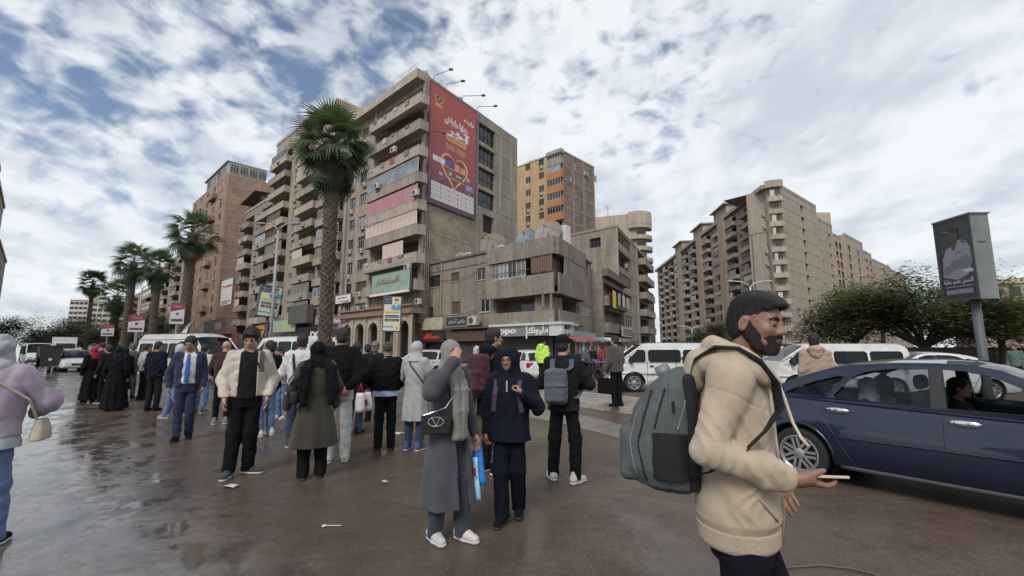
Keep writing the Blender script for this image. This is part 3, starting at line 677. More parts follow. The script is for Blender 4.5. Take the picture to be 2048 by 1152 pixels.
# ---------------------------------------------------------------- neighbours along the avenue
def avenue_block(name,label,pL,pR,top,mat,seed,bays,depthm=18,floors_from=3.2,fh=3.0,Yc=50.0,pc=850,acs=True,back=True,skip_right=False,capmat=None,bname='',clutter=.5):
    """facade block on the avenue line between two pixel columns; bays: list of (share, kind)"""
    rnd=random.Random(seed); B=Bld(name,label); Lp=on_av(pL,None,Yc,pc); C=on_av(pR,None,Yc,pc); f=mkface(Lp,C); W=f.len
    holes=[]; todo=[]; tot=sum(b[0] for b in bays); u=0
    nf=int((top-1.0-floors_from)/fh)
    for bi,(share,kind) in enumerate(bays):
        w=W*share/tot
        for k in range(nf):
            z=floors_from+fh*k
            if kind=='bal': holes.append((u+.25,u+w-.25,z+.02,z+fh-.35,1.2)); todo.append(('bal',u,w,z,k,bi))
            elif kind=='win':
                ww=min(1.5,w*.45); holes.append((u+w/2-ww/2,u+w/2+ww/2,z+.95,z+2.3,.2)); todo.append(('win',u+w/2-ww/2,ww,z,k,bi))
            elif kind=='win2':
                for j in (0,1):
                    ww=min(1.3,w*.3); c=u+w*(.28+.44*j); holes.append((c-ww/2,c+ww/2,z+.95,z+2.3,.2)); todo.append(('win',c-ww/2,ww,z,k,bi*2+j))
        u+=w
    mb=MB(); wall_with_holes(mb,f,0,W,0,top,holes)
    e=PERP*depthm; a,b,c,d=Lp,C,C+e,Lp+e
    quadwall(mb,b,c,0,top); quadwall(mb,c,d,0,top); quadwall(mb,d,a,0,top); mb.quad((a.x,a.y,top-.3),(b.x,b.y,top-.3),(c.x,c.y,top-.3),(d.x,d.y,top-.3)); B.part(mb,'wall',[mat,INNER])
    pm=MB(); pm.box((-.08,-.12,top-.55),(W+.08,.15,top),f.M); B.part(pm,'parapet',capmat or BAND)
    n=0
    for kd_,u,w,z,k,bi in todo:
        if kd_=='bal':
            balcony(B,f,u+.1,u+w-.1,z,1.1,1.0,rnd.choice([mat,BAND,PALEB,mat]))
            q=rnd.random()
            if q<.42: add_window(B.o,f,u+.3,z+1.08,w-.6,1.5,rnd.choice(['alu','roll','light','shut','roll']),-.92)
            elif q<.62: wavy(f,u+.3,u+.3+(w-.6)*rnd.uniform(.4,.95),z+.7,z+2.55,.98,rnd.choice([CUR_GREY,CUR_CREAM,CUR_BROWN]),B)
            else: add_window(B.o,f,u+w*.3,z+.05,min(1.6,w*.4),2.1,rnd.choice(['wood','alu']),1.05)
            if acs and rnd.random()<clutter: n+=1; add_ac(f,u+w*rnd.uniform(.25,.75),z+rnd.uniform(.05,.35),f'air conditioner on {bname}, {ORD[min(k+1,14)]} floor balcony, {ORD[bi+1]} bay','air conditioners along the avenue',.95,1.12)
        else:
            add_window(B.o,f,u,z+.95,w,1.35,rnd.choice(['alu','wood','shut','white','alu']),.12,True)
            if acs and rnd.random()<clutter*.8: n+=1; add_ac(f,u+w*.5,z+.25,f'air conditioner on {bname}, under its {ORD[min(k+1,14)]} floor window, {ORD[bi+1]} bay','air conditioners along the avenue',.95)
    return B,f
NB1,NF1=avenue_block('apartment_building','taller beige apartment building half hidden behind the big palm crown',gx(554,300),gx(640,400),42.6,BEIGE,3,[(5,'bal'),(3,'win'),(4.5,'bal')],16,3.4,3.0,bname='the tall palm-side building')
# stair head rising above it
mb=MB(); mb.box((NF1.len*.55,2,42.0),(NF1.len-.3,7,44.6),NF1.M); NB1.part(mb,'stair_head',PALEB)
for px in (679,702,708):
    pass
NB2,NF2=avenue_block('apartment_building','grey-beige apartment building with a roof canopy and dish beside the brick tower',gx(484,520),gx(554,300),32.0,BEIGE2,11,[(4,'bal'),(2.6,'win'),(4,'bal')],16,3.4,3.0,bname='the canopy-roofed building')
mb=MB()
for u in (1,NF2.len*.5): mb.box((u,.2,32.0),(u+.12,.32,34.2),NF2.M)
mb.add([NF2.M@Vector(q) for q in ((-.6,-1.2,33.5),(NF2.len*.55,-1.2,34.4),(NF2.len*.55,4,34.7),(-.6,4,33.8))],[(0,1,2,3)]); NB2.part(mb,'roof_canopy',M('canopy_sheet',(.10,.085,.07),.8,.2))
dish(NF2.at(NF2.len*.55,32.0,-1.5),1.3,-2.6,-1.1,'large dark dish on the canopy-roofed building beside the brick tower',M('dish_dark',(.10,.085,.075),.7,.2))
def brick_tower():
    B=Bld('brick_tower','tall brick apartment tower with glazed penthouse behind the palms')
    C=on_av(gx(455,340)); Lp=on_av(gx(388,390)); f=mkface(Lp,C); Rp=C+PERP*26; fr=mkface(C,Rp); top=P(455,346,C.y).z; W=f.len
    holes=[]; wins=[]; rnd=random.Random(5)
    nf=13
    for k in range(nf):
        z=top-3.0*(k+1)+.6
        if z<3: break
        for j in range(5):
            u=W*(j+.5)/5; ww=1.5 if j%2 else 1.9; holes.append((u-ww/2,u+ww/2,z,z+1.5,.25)); wins.append((u-ww/2,z,ww,j,k))
    mb=MB(); wall_with_holes(mb,f,0,W,0,top,holes); wall_with_holes(mb,fr,0,fr.len,0,top,[]); e=PERP*26
    quadwall(mb,Lp,Lp+e,0,top); quadwall(mb,Lp+e,C+e,0,top); mb.quad((Lp.x,Lp.y,top),(C.x,C.y,top),((C+e).x,(C+e).y,top),((Lp+e).x,(Lp+e).y,top)); B.part(mb,'wall',[BRICK,ROOM])
    cf=MB()
    for k in range(0,15): 
        z=top-3.0*k; cf.box((0,-.04,z-.32),(fr.len,0,z),fr.M); cf.box((0,-.03,z-.25),(W,0,z),f.M)
    for u in (0,7.5,15,22): cf.box((u,-.06,0),(u+.5,0,top),fr.M)
    B.part(cf,'concrete_frame',M('frame_tan',(.38,.28,.205),.9,.15,2,streak=.15))
    for u,z,w,j,k in wins:
        add_window(B.o,f,u,z,w,1.5,rnd.choice(['alu','wood','shut','light']),.12)
        if rnd.random()<.6: add_ac(f,u+w/2,z-.75,f'air conditioner on the brick tower, {ORD[min(k+1,14)]} from top, {ORD[j+1]} column','air conditioners on the brick tower',1.1)
    for k in range(1,12,1):
        if k%2: 
            z=top-3*k-.4; balcony(B,f,W*.62,W*.78,z-1.2,1.0,1.0,BRICK)
    # glazed penthouse
    pm=MB(); pz=top; pm.box((W*.4,.25,pz),(W-.2,9,pz+3.2),f.M); pm.box((W*.36,-.2,pz+3.2),(W,9.2,pz+3.45),f.M); B.part(pm,'penthouse',M('penthouse_grey',(.42,.40,.37),.8,.15,3))
    for i in range(4): add_window(B.o,fr,.6+i*2.2,pz+.5,1.9,2.2,'white',-.01+.0-.02)
    for i in range(4): add_window(B.o,f,W*.42+i*W*.14,pz+.5,W*.12,2.2,'alu',.22)
    mb=MB(); mb.box((12,2,top),(15,6,top+2.4),fr.M); B.part(mb,'roof_tank',M('tank_rust',(.22,.13,.10),.8,.2)); mb=MB(); mb.box((10,1,top),(fr.len,1.3,top+1.1),fr.M); B.part(mb,'parapet',BRICK)
    return B
brick_tower()
avenue_block('apartment_building','beige apartment building farther down the avenue behind the second palm',gx(332,520),gx(388,390),32,BEIGE3,21,[(4,'bal'),(3,'win'),(4,'bal'),(3,'win')],16,3.4,3.0,bname='the second-palm building',clutter=.3)
avenue_block('apartment_building','far brownish apartment building behind the paired palms',gx(262,600),gx(331,520),26,BEIGE2,22,[(5,'bal'),(4,'win'),(5,'bal'),(4,'win2')],16,3.4,3.0,acs=False)
avenue_block('apartment_building','farthest low block at the end of the palm row',205,256,15,PALEB,23,[(6,'bal'),(6,'win2'),(6,'bal')],16,3.4,3.0,acs=False)
# ---------------------------------------------------------------- low corner building with the phone shop
RD=Vector((.4787,1,0)).normalized()       # side street to the right of the corner
C3=P(1104,696,39.0); C3=Vector((C3.x,C3.y,0))
def on_line(C,D,px):
    r_=X_(px,1.0); t=(r_*C.y-C.x)/(D.x-r_*D.y); return C+D*t
def low_building():
    B=Bld('corner_building','low three-storey corner building with grey phone shop fascia and roof dishes')
    Lp=on_line(C3,AV,836); Rp=on_line(C3,RD,1186); fl=mkface(Lp,C3); fr=mkface(C3,Rp); W=fl.len; WR=fr.len
    top=fl.uz(1100,474)[1]; print('low top',top,W,WR)
    zb1=fl.uz(1100,514)[1]   # underside of roof band
    zp1=fl.uz(1100,550)[1]; zp0=fl.uz(1100,590)[1]  # middle balcony parapet
    zq1=fl.uz(1100,622)[1]; zq0=fl.uz(1100,647)[1]
    ub=fl.uz(990,560)[0]   # bay start
    urb=fr.uz(1152,560)[0]
    holes=[(ub+.2,W-.02,zp1-.9,zb1-.05,1.6),(ub+.2,W-.02,zq1-.9,zp0-.1,1.6)]
    wd=[]
    def win(px0,px1,py0,py1,st):
        u0=fl.uz(px0,py1)[0]; u1=fl.uz(px1,py1)[0]; pm=(px0+px1)/2; z0=fl.uz(pm,py1)[1]; z1=fl.uz(pm,py0)[1]; holes.append((u0,u1,z0,z1,.2)); wd.append((u0,z0,u1-u0,z1-z0,st))
    win(848,880,552,575,'wood'); win(902,918,545,563,'shut'); win(953,970,536,560,'alu'); win(848,866,615,635,'wood'); win(960,978,598,624,'white'); win(903,920,603,628,'shut')
    mb=MB(); wall_with_holes(mb,fl,0,W,0.13,top,holes)
    hr=[(0.02,urb-.2,zp1-.9,zb1-.05,1.6),(0.02,urb-.2,zq1-.9,zp0-.1,1.6)]
    wr_=[]
    def winr(px0,px1,py0,py1,st):
        u0=fr.uz(px0,py1)[0]; u1=fr.uz(px1,py1)[0]; pm=(px0+px1)/2; z0=fr.uz(pm,py1)[1]; z1=fr.uz(pm,py0)[1]; hr.append((u0,u1,z0,z1,.2)); wr_.append((u0,z0,u1-u0,z1-z0,st))
    winr(1161,1176,516,540,'alu'); winr(1162,1181,610,630,'light')
    wall_with_holes(mb,fr,0,WR,0.13,top-.0,hr)
    e=(Lp-C3)+(Rp-C3); bk=C3+e; quadwall(mb,Lp,bk,0,top); quadwall(mb,Rp,bk,0,top); mb.quad((Lp.x,Lp.y,top-.5),(C3.x,C3.y,top-.5),(Rp.x,Rp.y,top-.5),(bk.x,bk.y,top-.5))
    B.part(mb,'wall',[LOWP,INNER])
    for u,z,w,h,s in wd: add_window(B.o,fl,u,z,w,h,s,.1,True)
    for u,z,w,h,s in wr_: add_window(B.o,fr,u,z,w,h,s,.1,True)
    # roof band and string line
    pm=MB(); pm.box((-.05,-.18,top-.25),(W+.18,.12,top),fl.M); pm.box((0,-.06,zb1+.55),(W+.06,.0,zb1+.68),fl.M); pm.box((-.0,-.18,top-.25),(WR,.12,top),fr.M); B.part(pm,'parapet',M('parapet_dark',(.17,.145,.12),.9,.25,2,streak=.3))
    rb=MB(); rb.box((ub,-1.15,zb1),(W+1.12,.0,top-.28),fl.M); rb.box((-1.0,-1.1,zb1),(urb,.0,top-.30),fr.M); B.part(rb,'roof_band',LOWP)
    # wrap-around balconies
    for z0,z1,nm in ((zp0,zp1,'balcony'),(zq0,zq1,'balcony')):
        bm_=MB(); bm_.box((ub,-1.15,z0),(W+1.12,-1.0,z1),fl.M); bm_.box((ub,-1.0,z0),(W+1.0,0,z0+.15),fl.M); bm_.box((ub,-1.0,z0+.15),(ub+.14,0,z1),fl.M)
        bm_.box((-1.0,-1.12,z0),(urb,-.98,z1),fr.M); bm_.box((-.9,-.98,z0+.02),(urb,0,z0+.14),fr.M); bm_.box((urb-.14,-.98,z0+.14),(urb,0,z1),fr.M)
        B.part(bm_,nm,LOWP)
    # glazing and rails of the upper balcony, torn cloth at the corner
    for i in range(4):
        u=ub+.4+i*(W-ub-2.6)/4; add_window(B.o,fl,u,zp1+.05,(W-ub-2.6)/4-.05,zb1-zp1-.1,['roll','light','alu','roll'][i],-.92)
    rl=MB(); rl.box((ub+.2,-1.1,zp1+.55),(W-1.6,-1.06,zp1+.6),fl.M); B.part(rl,'balcony_rail',RUST)
    wavy(fl,W-1.5,W+.95,zp1+.15,zb1-.02,1.05,CUR_BROWN,B,'torn_curtain',.12); wavy(fr,.6,2.6,zp1-.3,zb1-.02,1.05,CUR_GREY,B,'torn_curtain',.1)
    wavy(fr,2.9,urb-.4,zp1+.05,zb1-.05,1.05,CUR_GREY,B,'curtain',.05)
    # door and shutters of the lower balcony
    add_window(B.o,fl,fl.uz(1022,640)[0],zq0+.2,2.2,zp0-zq0-.6,'alu',1.5); 
    # columns at the corner of the lower balcony
    cm=MB()
    for u in (W-.2,W+.7): cm.box((u,-1.1,zq1),(u+.16,-.96,zp0),fl.M)
    B.part(cm,'column',LOWP)
    pp=MB()
    for px in (884,989): 
        u=fl.uz(px,560)[0]; pp.tube([fl.at(u,z,.1) for z in (4.0,7,9,top)],.07,6)
    for u in (urb+.25,): pp.tube([fr.at(u,z,.1) for z in (4.0,7,9,top-.2)],.07,6)
    B.part(pp,'drain_pipe',PIPE)
    # shop level: fascia
    zf1=fl.uz(1090,650,1.6)[1]; zf0=fl.uz(1090,671,1.6)[1]; uf=fl.uz(984,660,1.6)[0]
    GF=M('fascia_grey',(.20,.20,.19),.5,.1,2); WFs=M('fascia_white',(.55,.56,.53),.5,.08,2)
    fa=MB(); fa.box((uf,-1.6,zf0),(W+1.0,-1.35,zf1),fl.M); B.part(fa,'fascia',GF)
    fa=MB(); fa.box((W+1.0,-1.62,zf0-.02),(W+2.3,-1.3,zf1+.02),fl.M); B.part(fa,'fascia_corner',WFs)
    urf=fr.uz(1150,660,1.6)[0]
    fa=MB(); fa.box((.2,-1.6,zf0),(urf,-1.35,zf1),fr.M); B.part(fa,'fascia',M('fascia_light',(.36,.37,.35),.5,.1,2))
    fa=MB(); fa.box((uf-.3,-1.75,zf1+.02),(W+2.4,0.0,zf1+.22),fl.M); fa.box((-.5,-1.75,zf1+.02),(urf+.6,-.0,zf1+.2),fr.M); B.part(fa,'fascia_cap',WFs)
    fa=MB(); fa.box((urf+.1,-1.58,zf0-.5),(fr.uz(1192,660,1.6)[0],-1.4,zf1-.4),fr.M); B.part(fa,'teal_sign_board',M('sign_teal',(.20,.38,.31),.6,.1))
    LW=M('letters_white',(.75,.75,.73),.5,0)
    def lt(f,px,py,s,h,w,nm='lettering'):
        u,z=f.uz(px,py,1.62); text(nm,s,LW,f.M@Matrix.Translation((u,-1.605,z))@Matrix.Rotation(PI/2,4,'X'),h,w,B.o,.02,.02)
    lt(fl,1010,662,'oppo',.5,2.7); lt(fl,1074,660,arabic('مليونك'),.55,2.4); lt(fl,1053,661,'|',.9,None); lt(fr,1134,661,'oppo',.45,3.2)
    # roller shutters and shop back
    sh=MB(); zs=.13
    z=zs
    while z<zf0: sh.box((uf,-.42,z),(W+.4,-.36,min(z+.13,zf0)),fl.M); sh.box((-.3,-.42,z),(urf,-.36,min(z+.13,zf0)),fr.M); z+=.145
    tag(B.part(sh,'roller_shutter',M('shutter_dark',(.065,.057,.05),.6,.2,2,metal=.2)),kind='stuff')
    sb=MB(); sb.box((0,-.3,zs),(W,.2,zf0),fl.M); sb.box((0,-.3,zs),(WR,.2,zf0),fr.M); B.part(sb,'shop_back',M('shop_interior2',(.05,.042,.036),.8,.3,1))
    # dark left shop with red sign and pale panelled awning
    u0=fl.uz(826,640,1.4)[0]; u1=fl.uz(886,640,1.4)[0]; za=fl.uz(850,660,1.4)[1]; zc=fl.uz(850,637,1.4)[1]
    n=9; 
    for i in range(n):
        a=MB(); a.box((u0+(u1-u0)*i/n+.02,-1.45,za),(u0+(u1-u0)*(i+1)/n-.02,-1.3,zc),fl.M); B.part(a,'sign_panel',M('panel_cream',(.42,.37,.28),.7,.2,3,streak=.2))
    a=MB(); a.box((u0,-1.2,za-1.3),(u1,-1.1,za-.15),fl.M); B.part(a,'shop_sign',M('sign_black',(.03,.025,.025),.5,.1))
    RE=M('letters_red',(.45,.035,.02),.5,.1,emit=.25)
    a=MB(); zz=za-.75
    text('lettering',arabic('محمصة القاهرة'),RE,fl.M@Matrix.Translation(((u0+u1)/2+.4,-1.21,zz))@Matrix.Rotation(PI/2,4,'X'),.5,(u1-u0)*.55,B.o,.02,.04)
    a.box((u0+.2,-1.24,zz-.35),(u0+1.1,-1.2,zz+.4),fl.M); B.part(a,'sign_emblem',RE)
    # black shop sign frame and ledge between
    u0=fl.uz(893,648,1.0)[0]; u1=fl.uz(934,648,1.0)[0]; z0=fl.uz(915,652,1.0)[1]; z1=fl.uz(915,634,1.0)[1]
    a=MB(); a.box((u0,-1.0,z0),(u1,-.85,z1),fl.M); B.part(a,'shop_sign',M('sign_darkgrey',(.05,.05,.05),.6,.1)); a=MB()
    for q in ((u0,u1,z0-.1,z0),(u0,u1,z1,z1+.1),(u0-.1,u0,z0-.1,z1+.1),(u1,u1+.1,z0-.1,z1+.1)): a.box((q[0],-1.06,q[2]),(q[1],-.85,q[3]),fl.M)
    B.part(a,'sign_frame',M('sign_frame_grey',(.25,.24,.22),.6,.1))
    text('lettering',arabic('دكتور أسنان'),M('letters_grey',(.35,.34,.32),.6),fl.M@Matrix.Translation(((u0+u1)/2,-1.01,(z0+z1)/2))@Matrix.Rotation(PI/2,4,'X'),.3,(u1-u0)*.8,B.o,.01,.02)
    a=MB(); ul=fl.uz(884,658,1.4)[0]; a.box((ul,-1.5,z0-.35),(uf,0,z0-.2),fl.M); B.part(a,'ledge',M('ledge_dark',(.08,.07,.06),.8,.2))
    a=MB()
    for i in range(6): a.box((ul+.2,-1.15+.05*i,z0-.75-.16*i),(uf-.2,-1.05+.05*i,z0-.62-.16*i),fl.M)
    B.part(a,'slatted_sign',M('slats_brown',(.13,.085,.06),.8,.2))
    # air conditioners
    for i,(px,py,s,lb) in enumerate(((946,642,1.5,'big pale air conditioner on the ledge above the brown slatted sign'),(991,643,1.25,'pale air conditioner beside the lower balcony above the grey fascia'),(838,634,1.1,'air conditioner at the far end above the cream sign panels'))):
        u,z=fl.uz(px,py,.9); add_ac(fl,u,z-.4,lb,'air conditioners on the low corner building',s,.55)
    # laundry frame on the right face
    # dishes on the roof
    for px,py,r_,lb,mt_ in ((883,503,.55,'small leaning dish at the far end of the low roof',None),(903,500,.35,'smallest dish second from the far end of the low roof',None),(921,497,.6,'round white dish third along the low roof',None),(937,494,.5,'white dish fourth along the low roof',M('dish_white',(.5,.48,.44),.6,.1)),
        (985,480,1.45,'large brown dish tipped over on the low roof',M('dish_brown',(.20,.165,.13),.7,.25,2)),(1003,478,.5,'small pale dish beside the large brown dish',M('dish_white',(.5,.48,.44),.6,.1)),(1025,480,.45,'thin rimmed dish between the two blue-grey and brown dishes',None),
        (1053,470,1.15,'blue-grey mesh dish near the corner of the low roof',M('dish_blue',(.13,.18,.20),.5,.35,3)),(1096,456,1.35,'largest grey dish tilted at the corner of the low roof',M('dish_grey2',(.24,.21,.18),.6,.25,2))):
        u,z=fl.uz(px,py,-1.2); dish(fl.at(u,top-.5,-1.2)+Vector((0,0,max(0,z-top-.1-r_*.75)+.1)) if 0 else fl.at(u,top-.5,-1.2),r_,random.uniform(-.9,-.3) if r_>1 else random.uniform(-.6,.3),R(68),lb,mt_)
    tb=MB(); u=fl.uz(1112,466,-2)[0]; tb.box((u,2,top-.4),(u+1.1,2.8,top+1.5),fl.M); tag(tb.build('roof_cover',M('tarp_white',(.6,.6,.58),.8,.1)),'white cloth sheet hung on the low roof beside the largest dish','cloth')
    return B,fl,fr,top
LOW,LFL,LFR,LTOP=low_building()
# ---- further low house on the side street with yellow laundry
def side_house():
    B=Bld('side_house','narrow three-storey house with hanging laundry next to the corner building')
    A=on_line(C3,RD,1187)-Vector((RD.y,-RD.x,0))*-1.2; D=on_line(C3,RD,1234)+Vector((RD.y,-RD.x,0))*1.2
    A=on_line(C3,RD,1187)+Vector((RD.y,-RD.x,0))*1.2
    f=mkface(A,D); W=f.len; top=f.uz(1190,528)[1]
    h=[]
    for z in (.2+3.3,.2+6.4): h.append((.6,W-.6,z+.9,z+2.6,1.2))
    mb=MB(); wall_with_holes(mb,f,0,W,.0,top,h); e=-Vector((RD.y,-RD.x,0))*8
    quadwall(mb,A,A+e,0,top); quadwall(mb,D,D+e,0,top); mb.quad((A.x,A.y,top),(D.x,D.y,top),((D+e).x,(D+e).y,top),((A+e).x,(A+e).y,top)); B.part(mb,'wall',[LOWP,INNER])
    for z in (3.5,6.6): balcony(B,f,.4,W-.4,z,.6,.95,LOWP)
    mb=MB(); mb.box((.0,-.7,top-.9),(W,.0,top),f.M); B.part(mb,'roof_band',LOWD)
    cols=[('yellow',(.62,.50,.06)),('grey',(.35,.35,.33)),('pale',(.5,.48,.45)),('beige',(.42,.37,.3))]
    for i,(nm,c) in enumerate(cols):
        u=.9+i*(W-1.6)/4; o=Bld.__new__(Bld); 
        mb=MB(); n=6
        V=[f.M@Vector((u+(W-2.4)/5*k/n,-.95-.05*math.sin(k*1.7+i),z)) for z in (6.2 if i==0 else 6.7,8.2) for k in range(n+1)]
        mb.add(V,[(k,k+1,n+2+k,n+1+k) for k in range(n)]); tag(mb.build('laundry_cloth',M('laundry_'+nm,c,.9,.2,4)),f'{nm} cloth drying on the side-street laundry line','laundry','laundry on the side-street balcony')
    mb=MB(); mb.box((W*.45,-1.0,3.0),(W-.3,-.9,4.2),f.M); B.part(mb,'shop_sign',M('sign_pale',(.45,.43,.38),.6,.1))
    for i in range(3): mb=MB(); mb.box((W*.5,-1.03,3.2+.3*i),(W-.6,-1.0,3.35+.3*i),f.M); B.part(mb,'sign_line',M('sign_ink',(.06,.05,.06),.6))
    # market awnings
    for i in range(2):
        mb=MB(); mb.add([f.M@Vector(q) for q in ((W*.05+i*W*.48,-.2,3.0),(W*.5+i*W*.48,-.2,3.0),(W*.5+i*W*.48,-1.9,2.5),(W*.05+i*W*.48,-1.9,2.5),(W*.05+i*W*.48,-1.9,1.9),(W*.5+i*W*.48,-1.9,1.9))],[(0,1,2,3),(3,2,5,4)]); B.part(mb,'awning',M('awning_brown',(.13,.105,.08),.85,.25,2))
side_house()
def side_block():
    B=Bld('apartment_building','grey-beige six-storey building with balconies behind the laundry house')
    C=on_line(C3,RD,1240); D=on_line(C3,RD,1302); fr=mkface(C,D); Lp=C+AV*40; fl=mkface(Lp,C); top=fl.uz(1236,448)[1]; W=fr.len
    h=[]; wd=[]
    u0,z0=fl.uz(1179,497); u1,z1=fl.uz(1201,474); hl=[(u0,u1,z0,z1,.4)]
    for k in range(6):
        z=top-3.1*(k+1)+.2
        if z<1: continue
        a=1.2; b=W*.36; 
        if k%2==0: h.append((a,b,z+.6,z+2.3,.25)); wd.append((a,z+.6,b-a,1.7,['wood','white','alu'][k%3]))
        else: h.append((a,b,z,z+2.5,1.2))
        h.append((W*.62,W*.95,z,z+2.5,1.2))
    mb=MB(); wall_with_holes(mb,fr,0,W,0,top,h); wall_with_holes(mb,fl,0,fl.len,0,top,hl); e=AV*40
    quadwall(mb,D,D+e,0,top); mb.quad((C.x,C.y,top-.3),(D.x,D.y,top-.3),((D+e).x,(D+e).y,top-.3),((C+e).x,(C+e).y,top-.3)); B.part(mb,'wall',[BEIGE2,ROOM])
    for u,z,w,hh,s in wd: add_window(B.o,fr,u,z,w,hh,s,.1)
    add_window(B.o,fl,u0,z0,u1-u0,z1-z0,'wood',.3)
    for k in range(6):
        z=top-3.1*(k+1)+.2
        if z<1: continue
        balcony(B,fr,W*.6,W*.97,z,1.3,1.0,BEIGE if k%2 else BEIGE2)
        mb=MB(); mb.box((0,-.05,z-.2),(W*.6,0,z-.02),fr.M); B.part(mb,'floor_band',BAND)
    mb=MB(); mb.box((-.05,-.1,top-.35),(W,.1,top),fr.M); mb.box((0,-.1,top-.35),(fl.len+.1,.1,top),fl.M); B.part(mb,'parapet',BEIGE)
    for u in (-.0,W*.55): mb=MB(); mb.box((u,-.12,0),(u+.4,0,top-.35),fr.M); B.part(mb,'pier',BAND)
    add_ac(fr,W*.2,top-5.6,'air conditioner on an upper floor of the six-storey side building','air conditioners on the side street',1.1)
    for i,(px,py) in enumerate(((1212,420),(1236,412))):
        t=thing('roof_antenna',f'thin roof antenna mast, {["first","second"][i]} beside the yellow building','antenna'); p=P(px,455,60); mb=MB(); mb.tube([(p.x,p.y+6,top-.4),(p.x,p.y+6,P(px,py,66).z)],.05,6); zt=P(px,py,66).z
        for j in range(3): mb.tube([(p.x-.5,p.y+6,zt-.25*j),(p.x+.6,p.y+6,zt-.25*j+.1)],.03,5)
        mb.build('mast',ALU,t)
side_block()
# ---- yellow tower
def yellow_tower():
    B=Bld('yellow_tower','yellow and brown brick tower with orange balcony bay behind the corner tower')
    C=P(gx(1124,320),696,92.0); C=Vector((C.x,C.y,0)); Lp=on_line(C,AV,1030); Rp=on_line(C,PERP,1197); fl=mkface(Lp,C); fr=mkface(C,Rp); top=fl.uz(1123,300)[1]; W=fl.len; WR=fr.len
    ub=fl.uz(1098,400)[0]; holes=[]; wd=[]; hr=[]; wr=[]
    for k in range(9):
        z=top-3.1*(k+1)+.5
        for px in (1056,1083):
            u=fl.uz(px,400)[0]; holes.append((u-.75,u+.75,z+.7,z+2.2,.25)); wd.append((u-.75,z+.7,1.5,1.5,k,px))
        holes.append((ub+.3,W-.3,z+.9,z+2.5,1.0))
    for px,py,w in ((1149,332,1.3),(1168,343,1.3),(1145,359,1.9),(1191,357,1.0),(1187,380,1.1)):
        u,z=fr.uz(px,py); hr.append((u-w/2,u+w/2,z-.7,z+.7,.2)); wr.append((u-w/2,z-.7,w))
    mb=MB(); wall_with_holes(mb,fl,0,W,0,top,holes); mb.quad(Lp,Lp,Lp,Lp) if 0 else None
    e=Lp+(Rp-C); quadwall(mb,Lp,e,0,top); B.part(mb,'wall',[YEL,ROOM])
    mb=MB(); wall_with_holes(mb,fr,0,WR,0,top,hr); quadwall(mb,Rp,e,0,top); mb.quad((Lp.x,Lp.y,top-.2),(C.x,C.y,top-.2),(Rp.x,Rp.y,top-.2),(e.x,e.y,top-.2)); B.part(mb,'brick_wall',[BRICKB,ROOM])
    cf=MB()
    for k in range(13): z=top-3.1*k; cf.box((0,-.05,z-.4),(WR,0,z),fr.M)
    for u in (0,WR*.3,WR*.62,WR-.6): cf.box((u,-.07,0),(u+.6,0,top),fr.M)
    B.part(cf,'concrete_frame',M('frame_dusky',(.26,.21,.175),.9,.12,2))
    for u,z,w in wr: add_window(B.o,fr,u,z,w,1.4,'light',.05)
    for u,z,w,h,k,px in wd:
        add_window(B.o,fl,u,z,w,h,random.choice(['wood','shut','alu','white']),.1)
        if random.random()<.55: add_ac(fl,u+.8,z-.8,f'air conditioner on the yellow facade, {ORD[k+1]} floor from top, {"outer" if px<1070 else "bay-side"} window','air conditioners on the yellow tower',1.1)
    for k in range(9):
        z=top-3.1*(k+1)+.5; mb=MB(); mb.box((ub,-.9,z-.7),(W+.3,-.75,z+.9),fl.M); mb.box((ub,-.75,z-.7),(ub+.15,0,z+.9),fl.M); mb.box((W+.15,-.75,z-.7),(W+.3,0,z+.9),fl.M); mb.box((ub,-.75,z-.7),(W+.3,0,z-.55),fl.M); B.part(mb,'balcony',ORG if k else BEIGE)
        if k<5: add_window(B.o,fl,ub+.1,z+.92,W-ub,1.5,['alu','light','white','white','alu'][k],-.8)
    mb=MB(); mb.box((ub-.1,-.95,top-.75),(W+.35,.2,top+.1),fl.M); mb.box((0,-.1,top-.3),(ub-.1,.2,top),fl.M); mb.box((0,-.12,top-.3),(WR,.1,top+.05),fr.M); B.part(mb,'parapet',BEIGE3)
    for i,px in enumerate((1057,1065,1143,1154)): 
        f_=fl if i<2 else fr; u=f_.uz(px,320)[0]; dish(f_.at(u,top-.2,-.8),.45,-2.0,-1.1,f'tiny dish on the yellow tower roof, {["first","second","third","fourth"][i]} from the red advertisement')
    add_ac(fr,fr.uz(1170,343)[0],fr.uz(1170,352)[1],'air conditioner on the brown brick face of the yellow tower','air conditioners on the yellow tower',1.4)
yellow_tower()
